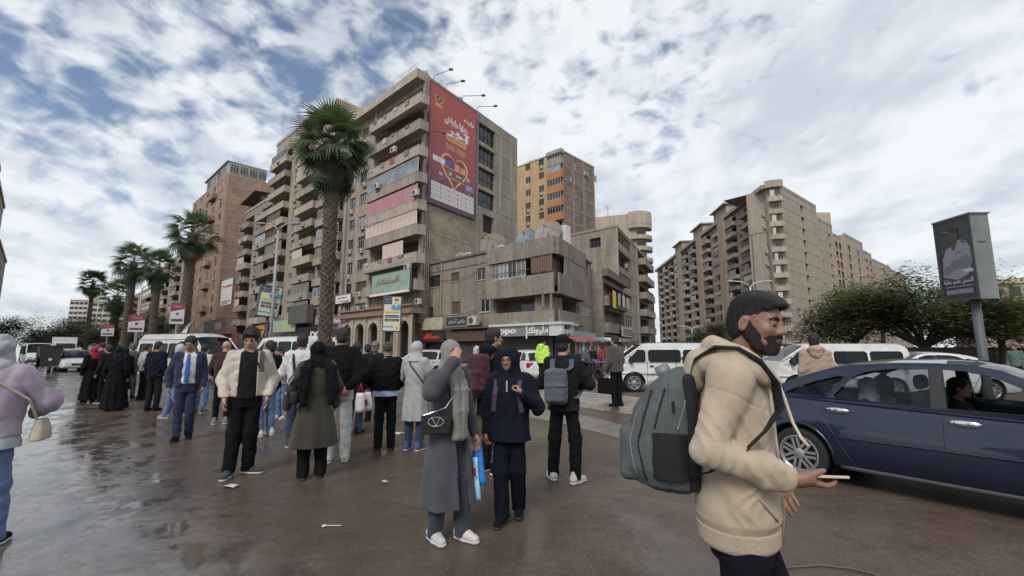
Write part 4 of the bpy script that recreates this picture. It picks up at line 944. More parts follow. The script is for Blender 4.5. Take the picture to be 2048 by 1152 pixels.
# ---- rounded tower on the side street
def round_tower():
    B=Bld('rounded_tower','beige tower with curved corner balconies beyond the six-storey side building')
    c=P(1283,696,120.0); top=P(1283,432,120).z; rc=2.6
    f=mkface((c.x-11,c.y+3,0),(c.x-.5,c.y-rc,0)); mb=MB()
    poly=[(c.x-12,c.y+12),(c.x-12,c.y+1.5),(c.x-1.5,c.y-rc+.2)]+[(c.x+rc*math.sin(a)*.9,c.y-rc*math.cos(a)) for a in np.linspace(0,PI*.55,8)]+[(c.x+2.4,c.y+12)]
    mb.prism(poly,0,top); B.part(mb,'wall',PALEB)
    for k in range(11):
        z=top-1.0-3.1*(k+1); b=MB(); R1=rc+1.3
        arc=[(c.x+R1*math.sin(a),c.y-R1*math.cos(a)) for a in np.linspace(-.9,PI*.55,12)]; inn=[(c.x+(R1-.15)*math.sin(a),c.y-(R1-.15)*math.cos(a)) for a in np.linspace(-.9,PI*.55,12)]
        if k>=4: break
        for i in range(11): b.prism([arc[i],arc[i+1],inn[i+1],inn[i]],z-.2,z+1.0)
        b.prism(arc+[(c.x,c.y)],z-.2,z); B.part(b,'balcony',PALEB)
        g=MB(); g.box((c.x-.8,c.y-rc-.05,z),(c.x+1.2,c.y-rc+.0,z+2.3)); B.part(g,'pane',GLASSD)
    b=MB(); R1=rc+1.35; b.prism([(c.x+R1*math.sin(a),c.y-R1*math.cos(a)) for a in np.linspace(-.9,PI*.55,12)]+[(c.x,c.y)],top-3.2,top+.3); B.part(b,'crown',PALEB)
    # nearer mid-rise below it
    B=Bld('apartment_building','brownish mid-rise with glazed bay between the side building and the far block')
    A=P(1268,696,97); D=P(1312,696,128); f=mkface((A.x,A.y),(D.x,D.y)); top=P(1290,572,110).z; W=f.len; h=[]
    for k in range(5):
        z=1+3.1*k
        for j in range(4): u=W*(j+.5)/4; h.append((u-1.2,u+1.2,z+.8,z+2.3,.5))
    mb=MB(); wall_with_holes(mb,f,0,W,0,top,h); e=Vector((-18,8,0)); quadwall(mb,A,A+e,0,top); A0=Vector((A.x,A.y,0)); D0=Vector((D.x,D.y,0)); mb.quad((A.x,A.y,top),(D.x,D.y,top),(D.x-18,D.y+8,top),(A.x-18,A.y+8,top)); B.part(mb,'wall',[LOWP,ROOM])
    for k in range(5):
        z=1+3.1*k
        balcony(B,f,W*.1,W*.5,z,1.0,1.0,[BEIGE3,BRICKB,YEL,BEIGE,LOWD][k])
        for j in range(4): u=W*(j+.5)/4; add_window(B.o,f,u-1.2,z+.8,2.4,1.5,['alu','white','wood','light'][(j+k)%4],.2)
round_tower()
# ---- the long block on the right
def right_block():
    B=Bld('long_apartment_block','long twelve-storey beige apartment block with curved corner balconies behind the trees')
    top=41.2; Cc=P(gx(1549,400),696,103); C=Vector((Cc.x,Cc.y,0)); DL=Vector((.1,1,0)).normalized(); DR=Vector((1.2135,1,0)).normalized()
    CL=C+DL*3.5; CR=C+DR*4.0
    fl=mkface(CL,CL+DL*122); fr=mkface(CR,CR+DR*150); WL=fl.len; fh=3.15
    mats=[BEIGE3,INNER]
    holes=[]; todo=[]; rnd=random.Random(9)
    bays=[]; u=WL
    # bays measured from the corner (u=WL) backwards
    seq=['w','w','b','w','b','P','b','w','b','P','w','b','w','b','P','b','w','b','w','b','w','b']
    x=0
    for s in seq:
        w={'w':4.2,'b':6.4,'P':5.0}[s]
        if x+w>WL: break
        bays.append((WL-x-w,w,s,x)); x+=w
    nf=12
    for (u,w,s,x) in bays:
        for k in range(nf):
            z=2.6+fh*k
            if s=='b': holes.append((u+.6,u+w-.6,z+.1,z+2.6,1.4)); todo.append((s,u,w,z,k,x))
            elif s=='w': holes.append((u+w/2-.75,u+w/2+.75,z+1.0,z+2.4,.3)); todo.append((s,u,w,z,k,x))
            elif s=='P': holes.append((u+w/2-.4,u+w/2+.4,z+1.3,z+2.2,.3))
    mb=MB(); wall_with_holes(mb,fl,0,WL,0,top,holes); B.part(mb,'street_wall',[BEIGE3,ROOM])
    for s,u,w,z,k,x in todo:
        if s=='b':
            balcony(B,fl,u+.3,u+w-.3,z,1.3,1.0,rnd.choice([BEIGE3,PALEB,BEIGE,BAND,LOWP]))
            q=rnd.random()
            if q<.35 and x<80: add_window(B.o,fl,u+.6,z+1.1,w-1.2,1.5,rnd.choice(['alu','roll','shut']),-1.15)
            elif q<.6: wavy(fl,u+.7,u+.7+(w-1.4)*rnd.uniform(.4,1),z+.8,z+2.6,1.1,rnd.choice([CUR_GREY,CUR_CREAM,CUR_BROWN]),B,n=8)
        else:
            if x<60: add_window(B.o,fl,u+w/2-.75,z+1.0,1.5,1.4,rnd.choice(['wood','shut','alu']),.15)
            if rnd.random()<.5 and x<55: add_ac(fl,u+w/2,z+.15,f'air conditioner on the long block, {ORD[min(14,k+1)]} floor, {ORD[min(14,int(x/4)+1)]} bay from curved corner','air conditioners on the long block',1.2)
    # projecting piers with caps and roof pavilions
    for (u,w,s,x) in bays:
        if s=='P':
            p=MB(); p.box((u,-1.6,0),(u+w,0,top+.8),fl.M); B.part(p,'pier',M('pier_tan',(.35,.265,.195),.9,.14,2,streak=.15))
            r_=MB(); r_.box((u-4,-1.0,top+.8),(u+w+2,8,top+3.4),fl.M); r_.box((u-4.8,-2.0,top+3.4),(u+w+2.8,8.6,top+3.8),fl.M); B.part(r_,'roof_pavilion',BEIGE3)
    c=MB(); c.box((0,-1.4,top-.5),(WL+.5,.4,top+.5),fl.M); B.part(c,'parapet',BEIGE3)
    # gable side: columns of slit openings, floor bands, set-backs
    segs=[(0,26,0,0),(26,44,-2.2,1.2),(44,60,-3.2,3.0),(60,82,-2.0,2.0),(82,106,-2.5,4.5),(106,150,-2.5,6.5),(150,190,-2.5,7.5)]
    for i,(a,b,dt,bk) in enumerate(segs):
        hh=top+dt if i else top; hs=[]
        fs=Face(fr.at(a,0,-bk),fr.at(b,0,-bk)); wseg=fs.len; cols=[wseg*.68,wseg*.93] if i%2==0 else [wseg*.22,wseg*.72]
        if i==0: cols=[wseg*.55]
        if i==1: cols=[wseg*.25,wseg*.8]
        for k in range(nf):
            z=2.0+fh*k
            if z+3>hh: break
            for cc in cols: hs.append((cc-1.3,cc+1.3,z+.25,z+2.8,1.6))
            if i in (2,4): hs.append((.8,4.2,z+.2,z+2.5,1.4))
        mb=MB(); wall_with_holes(mb,fs,0,wseg,0,hh,hs); quadwall(mb,fs.at(0,0,0),fs.at(0,0,-8),0,hh); quadwall(mb,fs.at(wseg,0,0),fs.at(wseg,0,-9),0,hh)
        mb.quad(fs.at(0,hh-.1),fs.at(wseg,hh-.1),fs.at(wseg,hh-.1,-14),fs.at(0,hh-.1,-14)); B.part(mb,'gable_wall',[BEIGE3,ROOM])
        bd=MB()
        for k in range(nf+1):
            z=1.7+fh*k
            if z<hh: bd.box((0,-.06,z-.28),(wseg,0,z),fs.M)
        for q in np.linspace(0,wseg-.5,5): bd.box((q,-.08,0),(q+.45,0,hh),fs.M)
        B.part(bd,'floor_band',M('band_sand',(.40,.315,.24),.9,.1,2,streak=.12))
        if i in (2,4):
            for k in range(nf-2): balcony(B,fs,.5,4.6,2.0+fh*k,1.2,1.0,PALEB if k%3 else BEIGE3)
        pr=MB(); pr.box((0,-.1,hh-.2),(wseg,.3,hh+.55),fs.M); B.part(pr,'parapet',BEIGE3)
    t=MB(); q=fr.at(50,0,-6); t.box((q.x-2.5,q.y-2,top-2),(q.x+2.5,q.y+2,top+4.0)); B.part(t,'roof_tank',PALEB)
    # curved corner
    mid=C+(DL+DR).normalized()*7.5; r0=(CL-mid).length; a0=math.atan2((CL-mid).y,(CL-mid).x); a1=math.atan2((CR-mid).y,(CR-mid).x)
    if a0<0:a0+=2*PI
    if a1<0:a1+=2*PI
    r1=(CR-mid).length
    AR=[(a0+(a1-a0)*i/12, r0+(r1-r0)*i/12) for i in range(13)]
    arc=lambda off:[Vector((mid.x+(r_+off)*math.cos(a),mid.y+(r_+off)*math.sin(a),0)) for a,r_ in AR]
    mb=MB(); A_=arc(0)
    for i in range(12): quadwall(mb,A_[i],A_[i+1],0,top)
    B.part(mb,'corner_wall',BEIGE3,True); o1=arc(.0); o2=arc(1.6); o3=arc(1.45)
    for k in range(nf):
        z=2.6+fh*k; b=MB()
        for i in range(2,11): b.prism([o2[i].to_2d(),o2[i+1].to_2d(),o3[i+1].to_2d(),o3[i].to_2d()],z-.2,z+1.0); b.prism([o1[i].to_2d(),o1[i+1].to_2d(),o3[i+1].to_2d(),o3[i].to_2d()],z-.2,z-.02)
        for j in (2,11): b.prism([o1[j].to_2d(),o2[j].to_2d(),(o2[j]+Vector((.15,.1,0))).to_2d(),(o1[j]+Vector((.15,.1,0))).to_2d()],z-.2,z+1.0)
        B.part(b,'corner_balcony',PALEB if k%2 else BEIGE3)
        g=MB(); a_=arc(.04)
        for i in (4,6,8): g.add([(a_[i].x,a_[i].y,z+.1),(a_[i+1].x,a_[i+1].y,z+.1),(a_[i+1].x,a_[i+1].y,z+2.3),(a_[i].x,a_[i].y,z+2.3)],[(0,1,2,3)])
        B.part(g,'pane',GLASSD)
        if k%3!=1:
            g=MB(); a_=arc(1.3)
            for i in (3,4,5)[:2+k%2]: g.add([(a_[i].x,a_[i].y,z+.9),(a_[i+1].x,a_[i+1].y,z+.9),(a_[i+1].x,a_[i+1].y,z+2.7),(a_[i].x,a_[i].y,z+2.7)],[(0,1,2,3)])
            B.part(g,'balcony_screen',M('screen_white',(.5,.47,.42),.8,.15,2))
    b=MB(); o4=arc(1.7); o5=arc(-.6)
    for i in range(12): b.prism([o4[i].to_2d(),o4[i+1].to_2d(),o5[i+1].to_2d(),o5[i].to_2d()],top-.6,top+1.1)
    B.part(b,'crown_band',BEIGE3); b=MB(); b.prism([p.to_2d() for p in o4]+[mid.to_2d()],top+.9,top+1.0); B.part(b,'roof',BAND)
    # ground-floor shops on the street side
    s=MB(); s.box((0,-2.2,0),(WL,0,3.6),fl.M); B.part(s,'shop_row',M('shops_dim',(.055,.045,.042),.8,.4,.4)); s=MB(); s.box((0,-2.8,3.6),(WL,0,4.3),fl.M); B.part(s,'shop_canopy',M('canopy_grey',(.12,.1,.09),.8,.3,.5))
    s=MB(); s.box((WL-62,-2.35,1.2),(WL-45,-2.25,3.5),fl.M); B.part(s,'shop_sign',M('sign_crimson',(.22,.02,.03),.6,.15,1))
right_block()
# ---- far fillers
def plain_block(name,label,pts,top,mat,rows,cols,ww=1.4):
    B=Bld(name,label); f=mkface(pts[0],pts[1]); W=f.len; h=[]
    fh=(top-4)/rows
    for k in range(rows):
        for j in range(cols): u=W*(j+.5)/cols; h.append((u-ww/2,u+ww/2,3.5+fh*k+.7,3.5+fh*k+fh*.75,.3))
    mb=MB(); wall_with_holes(mb,f,0,W,0,top,h); a,b=Vector((*pts[0],0)),Vector((*pts[1],0)); 
    e=f.inw*16; quadwall(mb,a,a+e,0,top); quadwall(mb,b,b+e,0,top); quadwall(mb,a+e,b+e,0,top); mb.quad((a.x,a.y,top-.2),(b.x,b.y,top-.2),((b+e).x,(b+e).y,top-.2),((a+e).x,(a+e).y,top-.2)); B.part(mb,'wall',[mat,ROOM])
    mb=MB(); mb.box((0,-.3,top-.6),(W,.2,top+.2),f.M); B.part(mb,'parapet',PALEB)
    for (u0,u1,z0,z1,_) in h: add_window(B.o,f,u0,z0,u1-u0,z1-z0,'wood',.15)
    return B,f
WHITEB=M('plaster_whitish',(.52,.49,.43),.9,.1,1)
plain_block('far_apartment_building','pale far building with stepped top at the end of the avenue',[(X_(128,300),300),(X_(172,300),304)],34,WHITEB,9,6,2.2)
plain_block('far_apartment_building','pale far building next to the stepped one',[(X_(174,280),280),(X_(236,280),290)],31,WHITEB,8,8,2.2)
def far_side(Y): return ((-9.3-.7295*Y)/.6842,Y)
plain_block('apartment_building','tall brownish building cut by the picture edge across the avenue',[far_side(60),far_side(97)],42,BEIGE2,12,14)
plain_block('apartment_building','second lower building across the avenue at the picture edge',[far_side(98),far_side(118)],40,BEIGE3,11,8)
plain_block('apartment_building','third building across the avenue above the lavender-sweater woman',[far_side(119),far_side(150)],31,LOWP,10,8)
plain_block('low_building','low beige building behind the trees beside the grey sign box',[(X_(1975,75),75),(X_(2230,75),62)],P(2020,558,72).z,BEIGE3,3,9)
# ---- signs on the facades
def sign_board(name,label,f,pxs,pys,mat,out,items,cat='sign',th=.2):
    u0=f.uz(pxs[0],pys[1],out)[0]; u1=f.uz(pxs[1],pys[1],out)[0]; pm=(pxs[0]+pxs[1])/2; z0=f.uz(pm,pys[1],out)[1]; z1=f.uz(pm,pys[0],out)[1]
    t=thing(name,label,cat,f.at((u0+u1)/2,z0,out)); inv=Matrix.Translation(-Vector(f.at((u0+u1)/2,z0,out)))@f.M
    mb=MB(); mb.box((u0,-out,z0),(u1,-out+th,z1),inv); mb.build('panel',mat,t)
    mb=MB(); e=.05
    for a,b,c,d in ((u0-e,u1+e,z0-e,z0),(u0-e,u1+e,z1,z1+e),(u0-e,u0,z0,z1),(u1,u1+e,z0,z1)): mb.box((a,-out-.03,c),(b,-out+th,d),inv)
    mb.build('frame',RUST,t)
    for it in items:
        if it[0]=='t': text('lettering',it[1],it[2],inv@Matrix.Translation((u0+(u1-u0)*it[3],-out-.012,z0+(z1-z0)*it[4]))@Matrix.Rotation(PI/2,4,'X'),(z1-z0)*it[5],(u1-u0)*it[6] if it[6] else None,t,.012,it[7] if len(it)>7 else .0)
        else: mb=MB(); mb.box((u0+(u1-u0)*it[1],-out-it[6],z0+(z1-z0)*it[3]),(u0+(u1-u0)*it[2],-out+.0,z0+(z1-z0)*it[4]),inv); mb.build(it[7] if len(it)>7 else 'print',it[5],t)
    return t
WH=M('print_white',(.72,.68,.66),.6,.05)
sign_board('shop_sign','pale teal sign board with raised brown Arabic letters below the balconies of the corner tower',TFL,(743,819),(545,583),M('sign_palegreen',(.25,.36,.29),.7,.15,1.5,streak=.15),1.75,[('t',arabic('المستشار'),M('letters_brown',(.25,.18,.12),.7,.1),.42,.58,.28,.62,.05),('r',0,1,-.16,-.04,WH,.25,'light_tube')])
sign_board('shop_sign','small white doctor sign board right of the big palm trunk',TFL,(671,701),(590,606),WH,.6,[('t',arabic('د. محمد حسن'),M('print_dark2',(.05,.05,.07),.6),.45,.68,.2,.6,.02),('r',.1,.9,.2,.27,M('print_dark2'),.01),('r',.5,.9,.05,.14,M('print_dark2'),.01)])
sign_board('shop_sign','purple and white sign behind the palm trunk base',TFL,(664,697),(633,647),M('sign_violet',(.20,.18,.30),.6,.1),1.6,[('t',arabic('صيدلية'),WH,.5,.5,.45,.8,.03)])
sign_board('shop_sign','black shop fascia with white letters DCE behind the white-shirted man',TFL,(596,650),(655,682),M('sign_black2',(.018,.016,.016),.5,.1),2.4,[('t','DCE',WH,.72,.45,.40,.5,.06)])
sign_board('shop_sign','white hoarding with red letters on the canopy-roofed building',NF2,(440,462),(560,610),WH,1.6,[('t','Turkish',M('print_red',(.42,.03,.03),.6),.5,.72,.10,.85,.03),('r',.1,.9,.12,.16,M('print_dark2'),.01),('r',.1,.7,.05,.08,M('print_dark2'),.01)])
sign_board('shop_sign','yellow shop sign above the capless young man in the cream jacket',NF2,(503,528),(652,668),M('sign_yellow',(.50,.30,.03),.6,.1),3.0,[('r',.1,.9,.3,.6,M('print_brown',(.12,.05,.02),.6),.01)])
sign_board('shop_sign','pale green lit shopfront under the blue election poster',NF2,(540,590),(640,664),M('shop_green',(.30,.37,.28),.5,.3,1.2,emit=.12),2.0,[('r',.12,.2,0,1,ALU,.05,'mullion'),('r',.5,.66,.05,.85,M('shop_lime',(.42,.5,.18),.5,.1),.02),('r',.8,.83,0,1,ALU,.05,'mullion')],'shopfront')
sign_board('shop_sign','dark grey mesh box hung on the facade beside the green shopfront',NF1,(576,612),(612,646),M('mesh_grey',(.10,.10,.095),.8,.2),2.6,[],'sign',1.0)
sign_board('shop_sign','dark red shop hoarding behind the bald man in maroon',NF2,(430,475),(668,690),M('hoarding_red',(.16,.04,.03),.7,.3,1),2.4,[('t',arabic('مطعم'),WH,.5,.6,.35,.5,.02)])
sign_board('shop_sign','dark street poster frame beside the white hoarding',NF2,(407,448),(640,665),M('poster_dark',(.035,.03,.035),.5,.3,1.5),4.0,[('r',.55,.85,.2,.75,M('poster_skin',(.25,.14,.11),.6,.2),.01)])
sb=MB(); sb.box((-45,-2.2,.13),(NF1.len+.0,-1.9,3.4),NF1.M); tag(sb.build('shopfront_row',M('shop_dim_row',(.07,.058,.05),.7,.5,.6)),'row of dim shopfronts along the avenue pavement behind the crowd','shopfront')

# ---- sagging cables strung between the buildings
def cable(label,a,b,sag,r=.03):
    a=Vector(a); b=Vector(b); mb=MB(); mb.tube([a.lerp(b,t)-Vector((0,0,sag*4*t*(1-t))) for t in np.linspace(0,1,16)],r,5); tag(mb.build('overhead_cable',ACD),label,'cable','cables along the facades')
cable('sagging black cable from the gable of the corner tower to the low roof',TFR.at(6,19,.2),LFL.at(LFL.len*.45,LTOP+.3,.2),1.6)
cable('lower black cable from the corner tower gable to the drain pipe',TFR.at(1.5,14,.2),LFL.at(LFL.len*.2,LTOP-1.0,.3),.8)
cable('thin cable drooping across the upper wall of the low corner building',LFL.at(1.0,LTOP-1.2,.15),LFL.at(LFL.len*.52,LTOP-2.0,.2),.9,.025)
cable('thin cable drooping above the black shop sign',LFL.at(2.0,5.6,.2),LFL.at(LFL.len*.6,5.9,.25),.7,.025)
for i_,(k0,k1) in enumerate(((26,23.5),(20,17),(13,11.5))):
    cable('cable hanging along the tower balconies, %s one from the top'%['first','second','third'][i_],TFL.at(4,k0,1.45),TFL.at(TFL.len+.6,k1,1.5),1.0,.025)
# ================================================================ palms, trees, lamps, street signs
def leafy(name,col,var=.35,tr=.4):
    if name in MATS: return MATS[name]
    m=M(name,col,.55,var,1.6,spec=.35,var2=.25,scale2=.5); n=m.node_tree.nodes; l=m.node_tree.links; b=n['Principled BSDF']; o=[x for x in n if x.type=='OUTPUT_MATERIAL'][0]
    t=n.new('ShaderNodeBsdfTranslucent'); t.inputs[0].default_value=(min(1,col[0]*2.0),min(1,col[1]*2.0),col[2]*1.2,1); mx=n.new('ShaderNodeMixShader'); mx.inputs[0].default_value=tr
    l.new(b.outputs[0],mx.inputs[1]); l.new(t.outputs[0],mx.inputs[2]); l.new(mx.outputs[0],o.inputs[0]); return m
LEAFG=leafy('palm_leaf',(.062,.095,.048),.35,.3); LEAFD=leafy('palm_leaf_dead',(.10,.078,.05),.35,.2); BARKP=M('palm_bark',(.095,.072,.055),.95,.4,6,.5,25); BOOT=M('palm_boot',(.17,.135,.105),.95,.45,5,.3,25)
def frond_mesh(name,mat,L=.95,n=30,droop=.35,span=2.15,petiole=.75):
    mb=MB(); mb.tube([(0,0,0),(petiole*.5,0,.02),(petiole,0,0)],[.022,.016,.010],5)
    for i in range(n):
        a=span*(2*i/(n-1)-1); l=L*(1-.18*abs(a)/span)*random.uniform(.92,1.05); c,s=math.cos(a),math.sin(a); w=.030; px,py=-s*w,c*w
        b=Vector((petiole,0,0)); V=[]
        for t,z,k in ((0.0,0,.5),(.45,.035*math.cos(a),1.0),(.75,-droop*.28,.85),(1.0,-droop*.75*random.uniform(.6,1.3),.12)):
            p=b+Vector((c*l*t,s*l*t,z+.10*abs(math.sin(a))*t)); V+=[p-Vector((px,py,.012))*k,p+Vector((px,py,-.012))*k]
        mb.add(V,[(2*j,2*j+1,2*j+3,2*j+2) for j in range(3)])
    return mb.mesh(name,mat)
FRONDS=[frond_mesh('frond',LEAFG,.85,24,.35,2.0,1.0),frond_mesh('frond',LEAFG,.92,22,.6,1.8,1.05),frond_mesh('frond',LEAFG,.8,26,.25,2.2,.9)]; FRONDD=[frond_mesh('dead_frond',LEAFD,.85,22,.9,1.7,.6),frond_mesh('dead_frond',LEAFG,.9,24,.8,1.8,.6)]
def palm(label,base,Hc,r0,r1,sc,nf=46,lean=(0,0),nboots=500,skirt=.55):
    t=thing('palm_tree',label,'palm tree',(base.x,base.y,.0),0,'palms on the avenue median'); rnd=random.Random(label)
    ax=lambda q: Vector((lean[0]*q**1.3,lean[1]*q**1.3,Hc*q)); rad=lambda q: r0+(r1-r0)*q
    mb=MB(); mb.tube([ax(q) for q in np.linspace(0,1,14)],[rad(q)*(1.15 if q<.05 else 1) for q in np.linspace(0,1,14)],14); tr=mb.build('trunk',BARKP,t,True)
    mb=MB()
    for i in range(nboots):
        q=(i+.5)/nboots; a=i*2.39996; p=ax(q); r_=rad(q)*.96; d=Vector((math.cos(a),math.sin(a),0)); s=Vector((-d.y,d.x,0)); w=r1*rnd.uniform(.20,.34); o=r1*rnd.uniform(.28,.55); h=Hc/nboots*rnd.uniform(7,12)*.55
        b=p+d*r_; V=[b-s*w,b+s*w,b+s*w*.7+d*o*.8+Vector((0,0,h)),b-s*w*.7+d*o*.8+Vector((0,0,h)),b-s*w*.9+Vector((0,0,h*.9)),b+s*w*.9+Vector((0,0,h*.9))]
        mb.add(V,[(0,1,2,3),(3,2,5,4),(0,3,4),(1,5,2)])
    tag(mb.build('leaf_bases',BOOT,tr),kind='stuff'); top=ax(1)
    for i in range(nf):
        q=(i+.5)/nf; el=R(80)-q**.72*R(132); az=i*2.39996+rnd.uniform(-.25,.25); me=FRONDS[i%3] if q<.85 else FRONDD[i%2]
        M_=Matrix.Translation(top+Vector((0,0,.25*sc*(1-q)-.35*q*sc)))@Matrix.Rotation(az,4,'Z')@Matrix.Rotation(-el,4,'Y')@Matrix.Rotation(rnd.uniform(-.5,.5),4,'X')@Matrix.Diagonal((sc*rnd.uniform(.85,1.12),)*3+(1,)); put('frond',me,t,M_)
    for i in range(int(nf*skirt)):
        az=i*2.39996*1.7; el=-R(rnd.uniform(42,84)); z=-.30-1.15*sc*rnd.random(); M_=Matrix.Translation(top+Vector((math.cos(az)*r1*.8,math.sin(az)*r1*.8,z*.8)))@Matrix.Rotation(az,4,'Z')@Matrix.Rotation(-el,4,'Y')@Matrix.Rotation(rnd.uniform(-.5,.5),4,'X')@Matrix.Diagonal((sc*rnd.uniform(.65,1.0),)*3+(1,)); put('dead_frond',FRONDD[0 if rnd.random()<.3 else 1],t,M_)
    return t
def palm_at(label,px,Y,cy,r0,r1,sc,**k): b=P(gx(px,cy),696,Y); palm(label,Vector((b.x,b.y,0)),P(px,cy,Y).z,r0,r1,sc,**k)
palm_at('biggest palm with shaggy trunk in front of the beige towers',672,18,292,.24,.26,1.0,nf=48,nboots=620,lean=(-.1,0),skirt=.7)
palm_at('second palm rising behind the high-roofed minibus',386,33,468,.32,.30,1.15,nf=34,skirt=.3)
palm_at('left palm of the close pair beyond the second palm',268,45,524,.34,.30,1.2,nf=34,skirt=.25)
palm_at('right palm of the close pair beyond the second palm',318,43,536,.32,.28,1.1,nf=34,skirt=.25)
palm_at('short palm low between the pair and the slim palm',235,58,592,.45,.40,1.35,nf=34,skirt=.3)
palm_at('slim tall palm farthest down the avenue',187,80,566,.34,.26,1.45,nf=38,skirt=.3,nboots=200)
# ---- broad-leaved trees
def leafmat(n,c): return leafy('leaf_'+n,c,.4,.4)
BARK=M('bark_grey',(.10,.082,.066),.95,.3,4,.5,20)
def tree(label,base,H,crown,nleaf,size,col,branches=9,seed=1,flat=.45,trunk_h=.35,lean=(0,0),group='trees beyond the road',tw=.18):
    """trunk, limbs and a crown of leaf sprays spread through several overlapping masses"""
    rnd=random.Random(seed); t=thing('tree',label,'tree',(base.x,base.y,0),0,group); rx,ry=crown; top=Vector((lean[0],lean[1],H))
    fork=Vector((lean[0]*.3,lean[1]*.3,H*trunk_h)); mb=MB(); mb.tube([(0,0,0),(lean[0]*.08,lean[1]*.08,H*trunk_h*.5),fork],[tw*1.25,tw,tw*.85],10); ends=[]
    for i in range(branches):
        a=2*PI*i/branches+rnd.uniform(-.3,.3); k=rnd.uniform(.35,.95); e=Vector((lean[0]+rx*k*math.cos(a),lean[1]+ry*k*math.sin(a),H*(1-.38*k-rnd.uniform(.06,.30)))); md=fork.lerp(e,.5)+Vector((rnd.uniform(-.3,.3),rnd.uniform(-.3,.3),H*.05)); mb.tube([fork,md,e],[tw*.5,tw*.26,tw*.07],7); ends.append(e)
        for j in range(3):
            e2=e+Vector((rnd.uniform(-1,1)*rx*.3,rnd.uniform(-1,1)*ry*.3,rnd.uniform(-.14,.10)*H)); mb.tube([md.lerp(e,.5),e2],[tw*.22,tw*.05],5); ends.append(e2)
    mb.build('trunk',BARK,t,True)
    cr=MB(); cr.keep=1
    V=np.zeros((nleaf*4,3),np.float32); 
    for i in range(nleaf):
        e=ends[rnd.randrange(len(ends))]; g=lambda s: rnd.gauss(0,s)
        p=e+Vector((g(rx*.16),g(ry*.16),g(H*.075*flat*2)+H*.015)); ang=rnd.uniform(0,2*PI); d=Vector((math.cos(ang),math.sin(ang),rnd.uniform(-.35,.25))); s=Vector((-d.y,d.x,rnd.uniform(-.4,.4))); l=size*rnd.uniform(.6,1.5); w=size*rnd.uniform(.22,.5)
        V[i*4]=p-s*w*.3; V[i*4+1]=p+d*l*.5-s*w; V[i*4+2]=p+d*l; V[i*4+3]=p+d*l*.5+s*w
    me=bpy.data.meshes.new('crown'); me.vertices.add(nleaf*4); me.vertices.foreach_set('co',V.ravel()); me.loops.add(nleaf*4); me.loops.foreach_set('vertex_index',np.arange(nleaf*4,dtype=np.int32)); me.polygons.add(nleaf); me.polygons.foreach_set('loop_start',np.arange(0,nleaf*4,4,dtype=np.int32)); me.update(calc_edges=True)
    mats=[leafmat(col[0],col[1]),leafmat(col[0]+'_b',tuple(x*.62 for x in col[1])),leafmat(col[0]+'_c',(col[1][0]*1.5,col[1][1]*1.05,col[1][2]*1.1))]
    for m_ in mats: me.materials.append(m_)
    me.polygons.foreach_set('material_index',np.random.default_rng(seed).choice([0,0,1,2],nleaf).astype(np.int32)); put('crown',me,t); return t
DEL=('delonix',(.080,.108,.055)); DARKT=('ficus',(.060,.088,.048))
def tree_at(label,px,Y,topy,crown,n,size,col,**k): b=P(gx(px,(topy+696)/2),696,Y); tree(label,Vector((b.x,b.y,0)),P(px,topy,Y).z,crown,n,size,col,**k)
tree_at('feathery umbrella tree nearest the long block gable',1700,29,556,(3.4,3.0),17000,.19,DEL,seed=3,lean=(.5,0),trunk_h=.32,branches=13)
tree_at('broad umbrella tree with thick dark trunk before the grey wall',1835,27,530,(4.6,3.4),28000,.19,DEL,seed=4,lean=(.3,0),trunk_h=.24,branches=15,tw=.26)
tree_at('umbrella tree right of the sign box pole',1995,27,560,(4.2,3.0),22000,.19,DEL,seed=5,trunk_h=.35)
tree_at('far umbrella tree between the two larger ones',1760,40,540,(3.5,3.0),8000,.22,DEL,seed=6)
tree_at('tree cut by the edge beyond the sign box',2110,26,575,(3.0,3.0),6000,.20,DEL,seed=8)
tree_at('small round tree at the foot of the long block',1428,60,628,(3.0,3.0),5000,.26,DEL,seed=7)
for i,(px,Y,ty,c,n) in enumerate(((92,120,664,6,3500),(118,105,650,6,4500),(150,95,628,6,5500),(172,88,640,5,4500),(212,75,650,4,3500),(290,60,605,3.6,5500))):
    tree_at(['farthest dark tree where the avenue vanishes','dark tree second from the vanishing end of the avenue','tallest dark tree left of the slim palm','dark tree just behind the slim palm trunk','dark tree right of the slim palm','dark tree filling the gap between the paired palms'][i],px,Y,ty,(c,c),int(n*1.8),.30 if Y>70 else .24,DARKT,seed=20+i,trunk_h=.22,flat=.6,branches=13,group='dark trees down the avenue')
tree_at('dark tree behind the lavender woman across the avenue',14,70,628,(4,4),8000,.3,DARKT,seed=31,flat=.6,branches=13,trunk_h=.25,group='dark trees down the avenue')
# ---- grey boundary wall under the trees
def boundary():
    t=thing('boundary_wall','low grey corrugated boundary wall under the umbrella trees','wall'); a=P(1742,696,33); b=P(2200,696,29); f=mkface((a.x,a.y),(b.x,b.y)); wm=M('wall_grey',(.155,.145,.135),.85,.25,3,.2,20,streak=.2)
    n=14
    for i in range(n):
        u0=f.len*i/n; u1=f.len*(i+1)/n; mb=MB(); mb.box((u0+.03,0,0),(u1-.03,.08,1.55),f.M)
        k=7
        for j in range(k): x=u0+.05+(u1-u0-.1)*j/k; mb.box((x,-.03,0),(x+(u1-u0)/k*.5,0,1.52),f.M)
        mb.build('panel',wm,t); mb=MB(); mb.box((u0-.06,-.07,0),(u0+.03,.1,1.68),f.M); mb.build('post',RUST,t)
    mb=MB(); mb.box((0,-.06,1.55),(f.len,.1,1.62),f.M); mb.build('coping',RUST,t)
boundary()
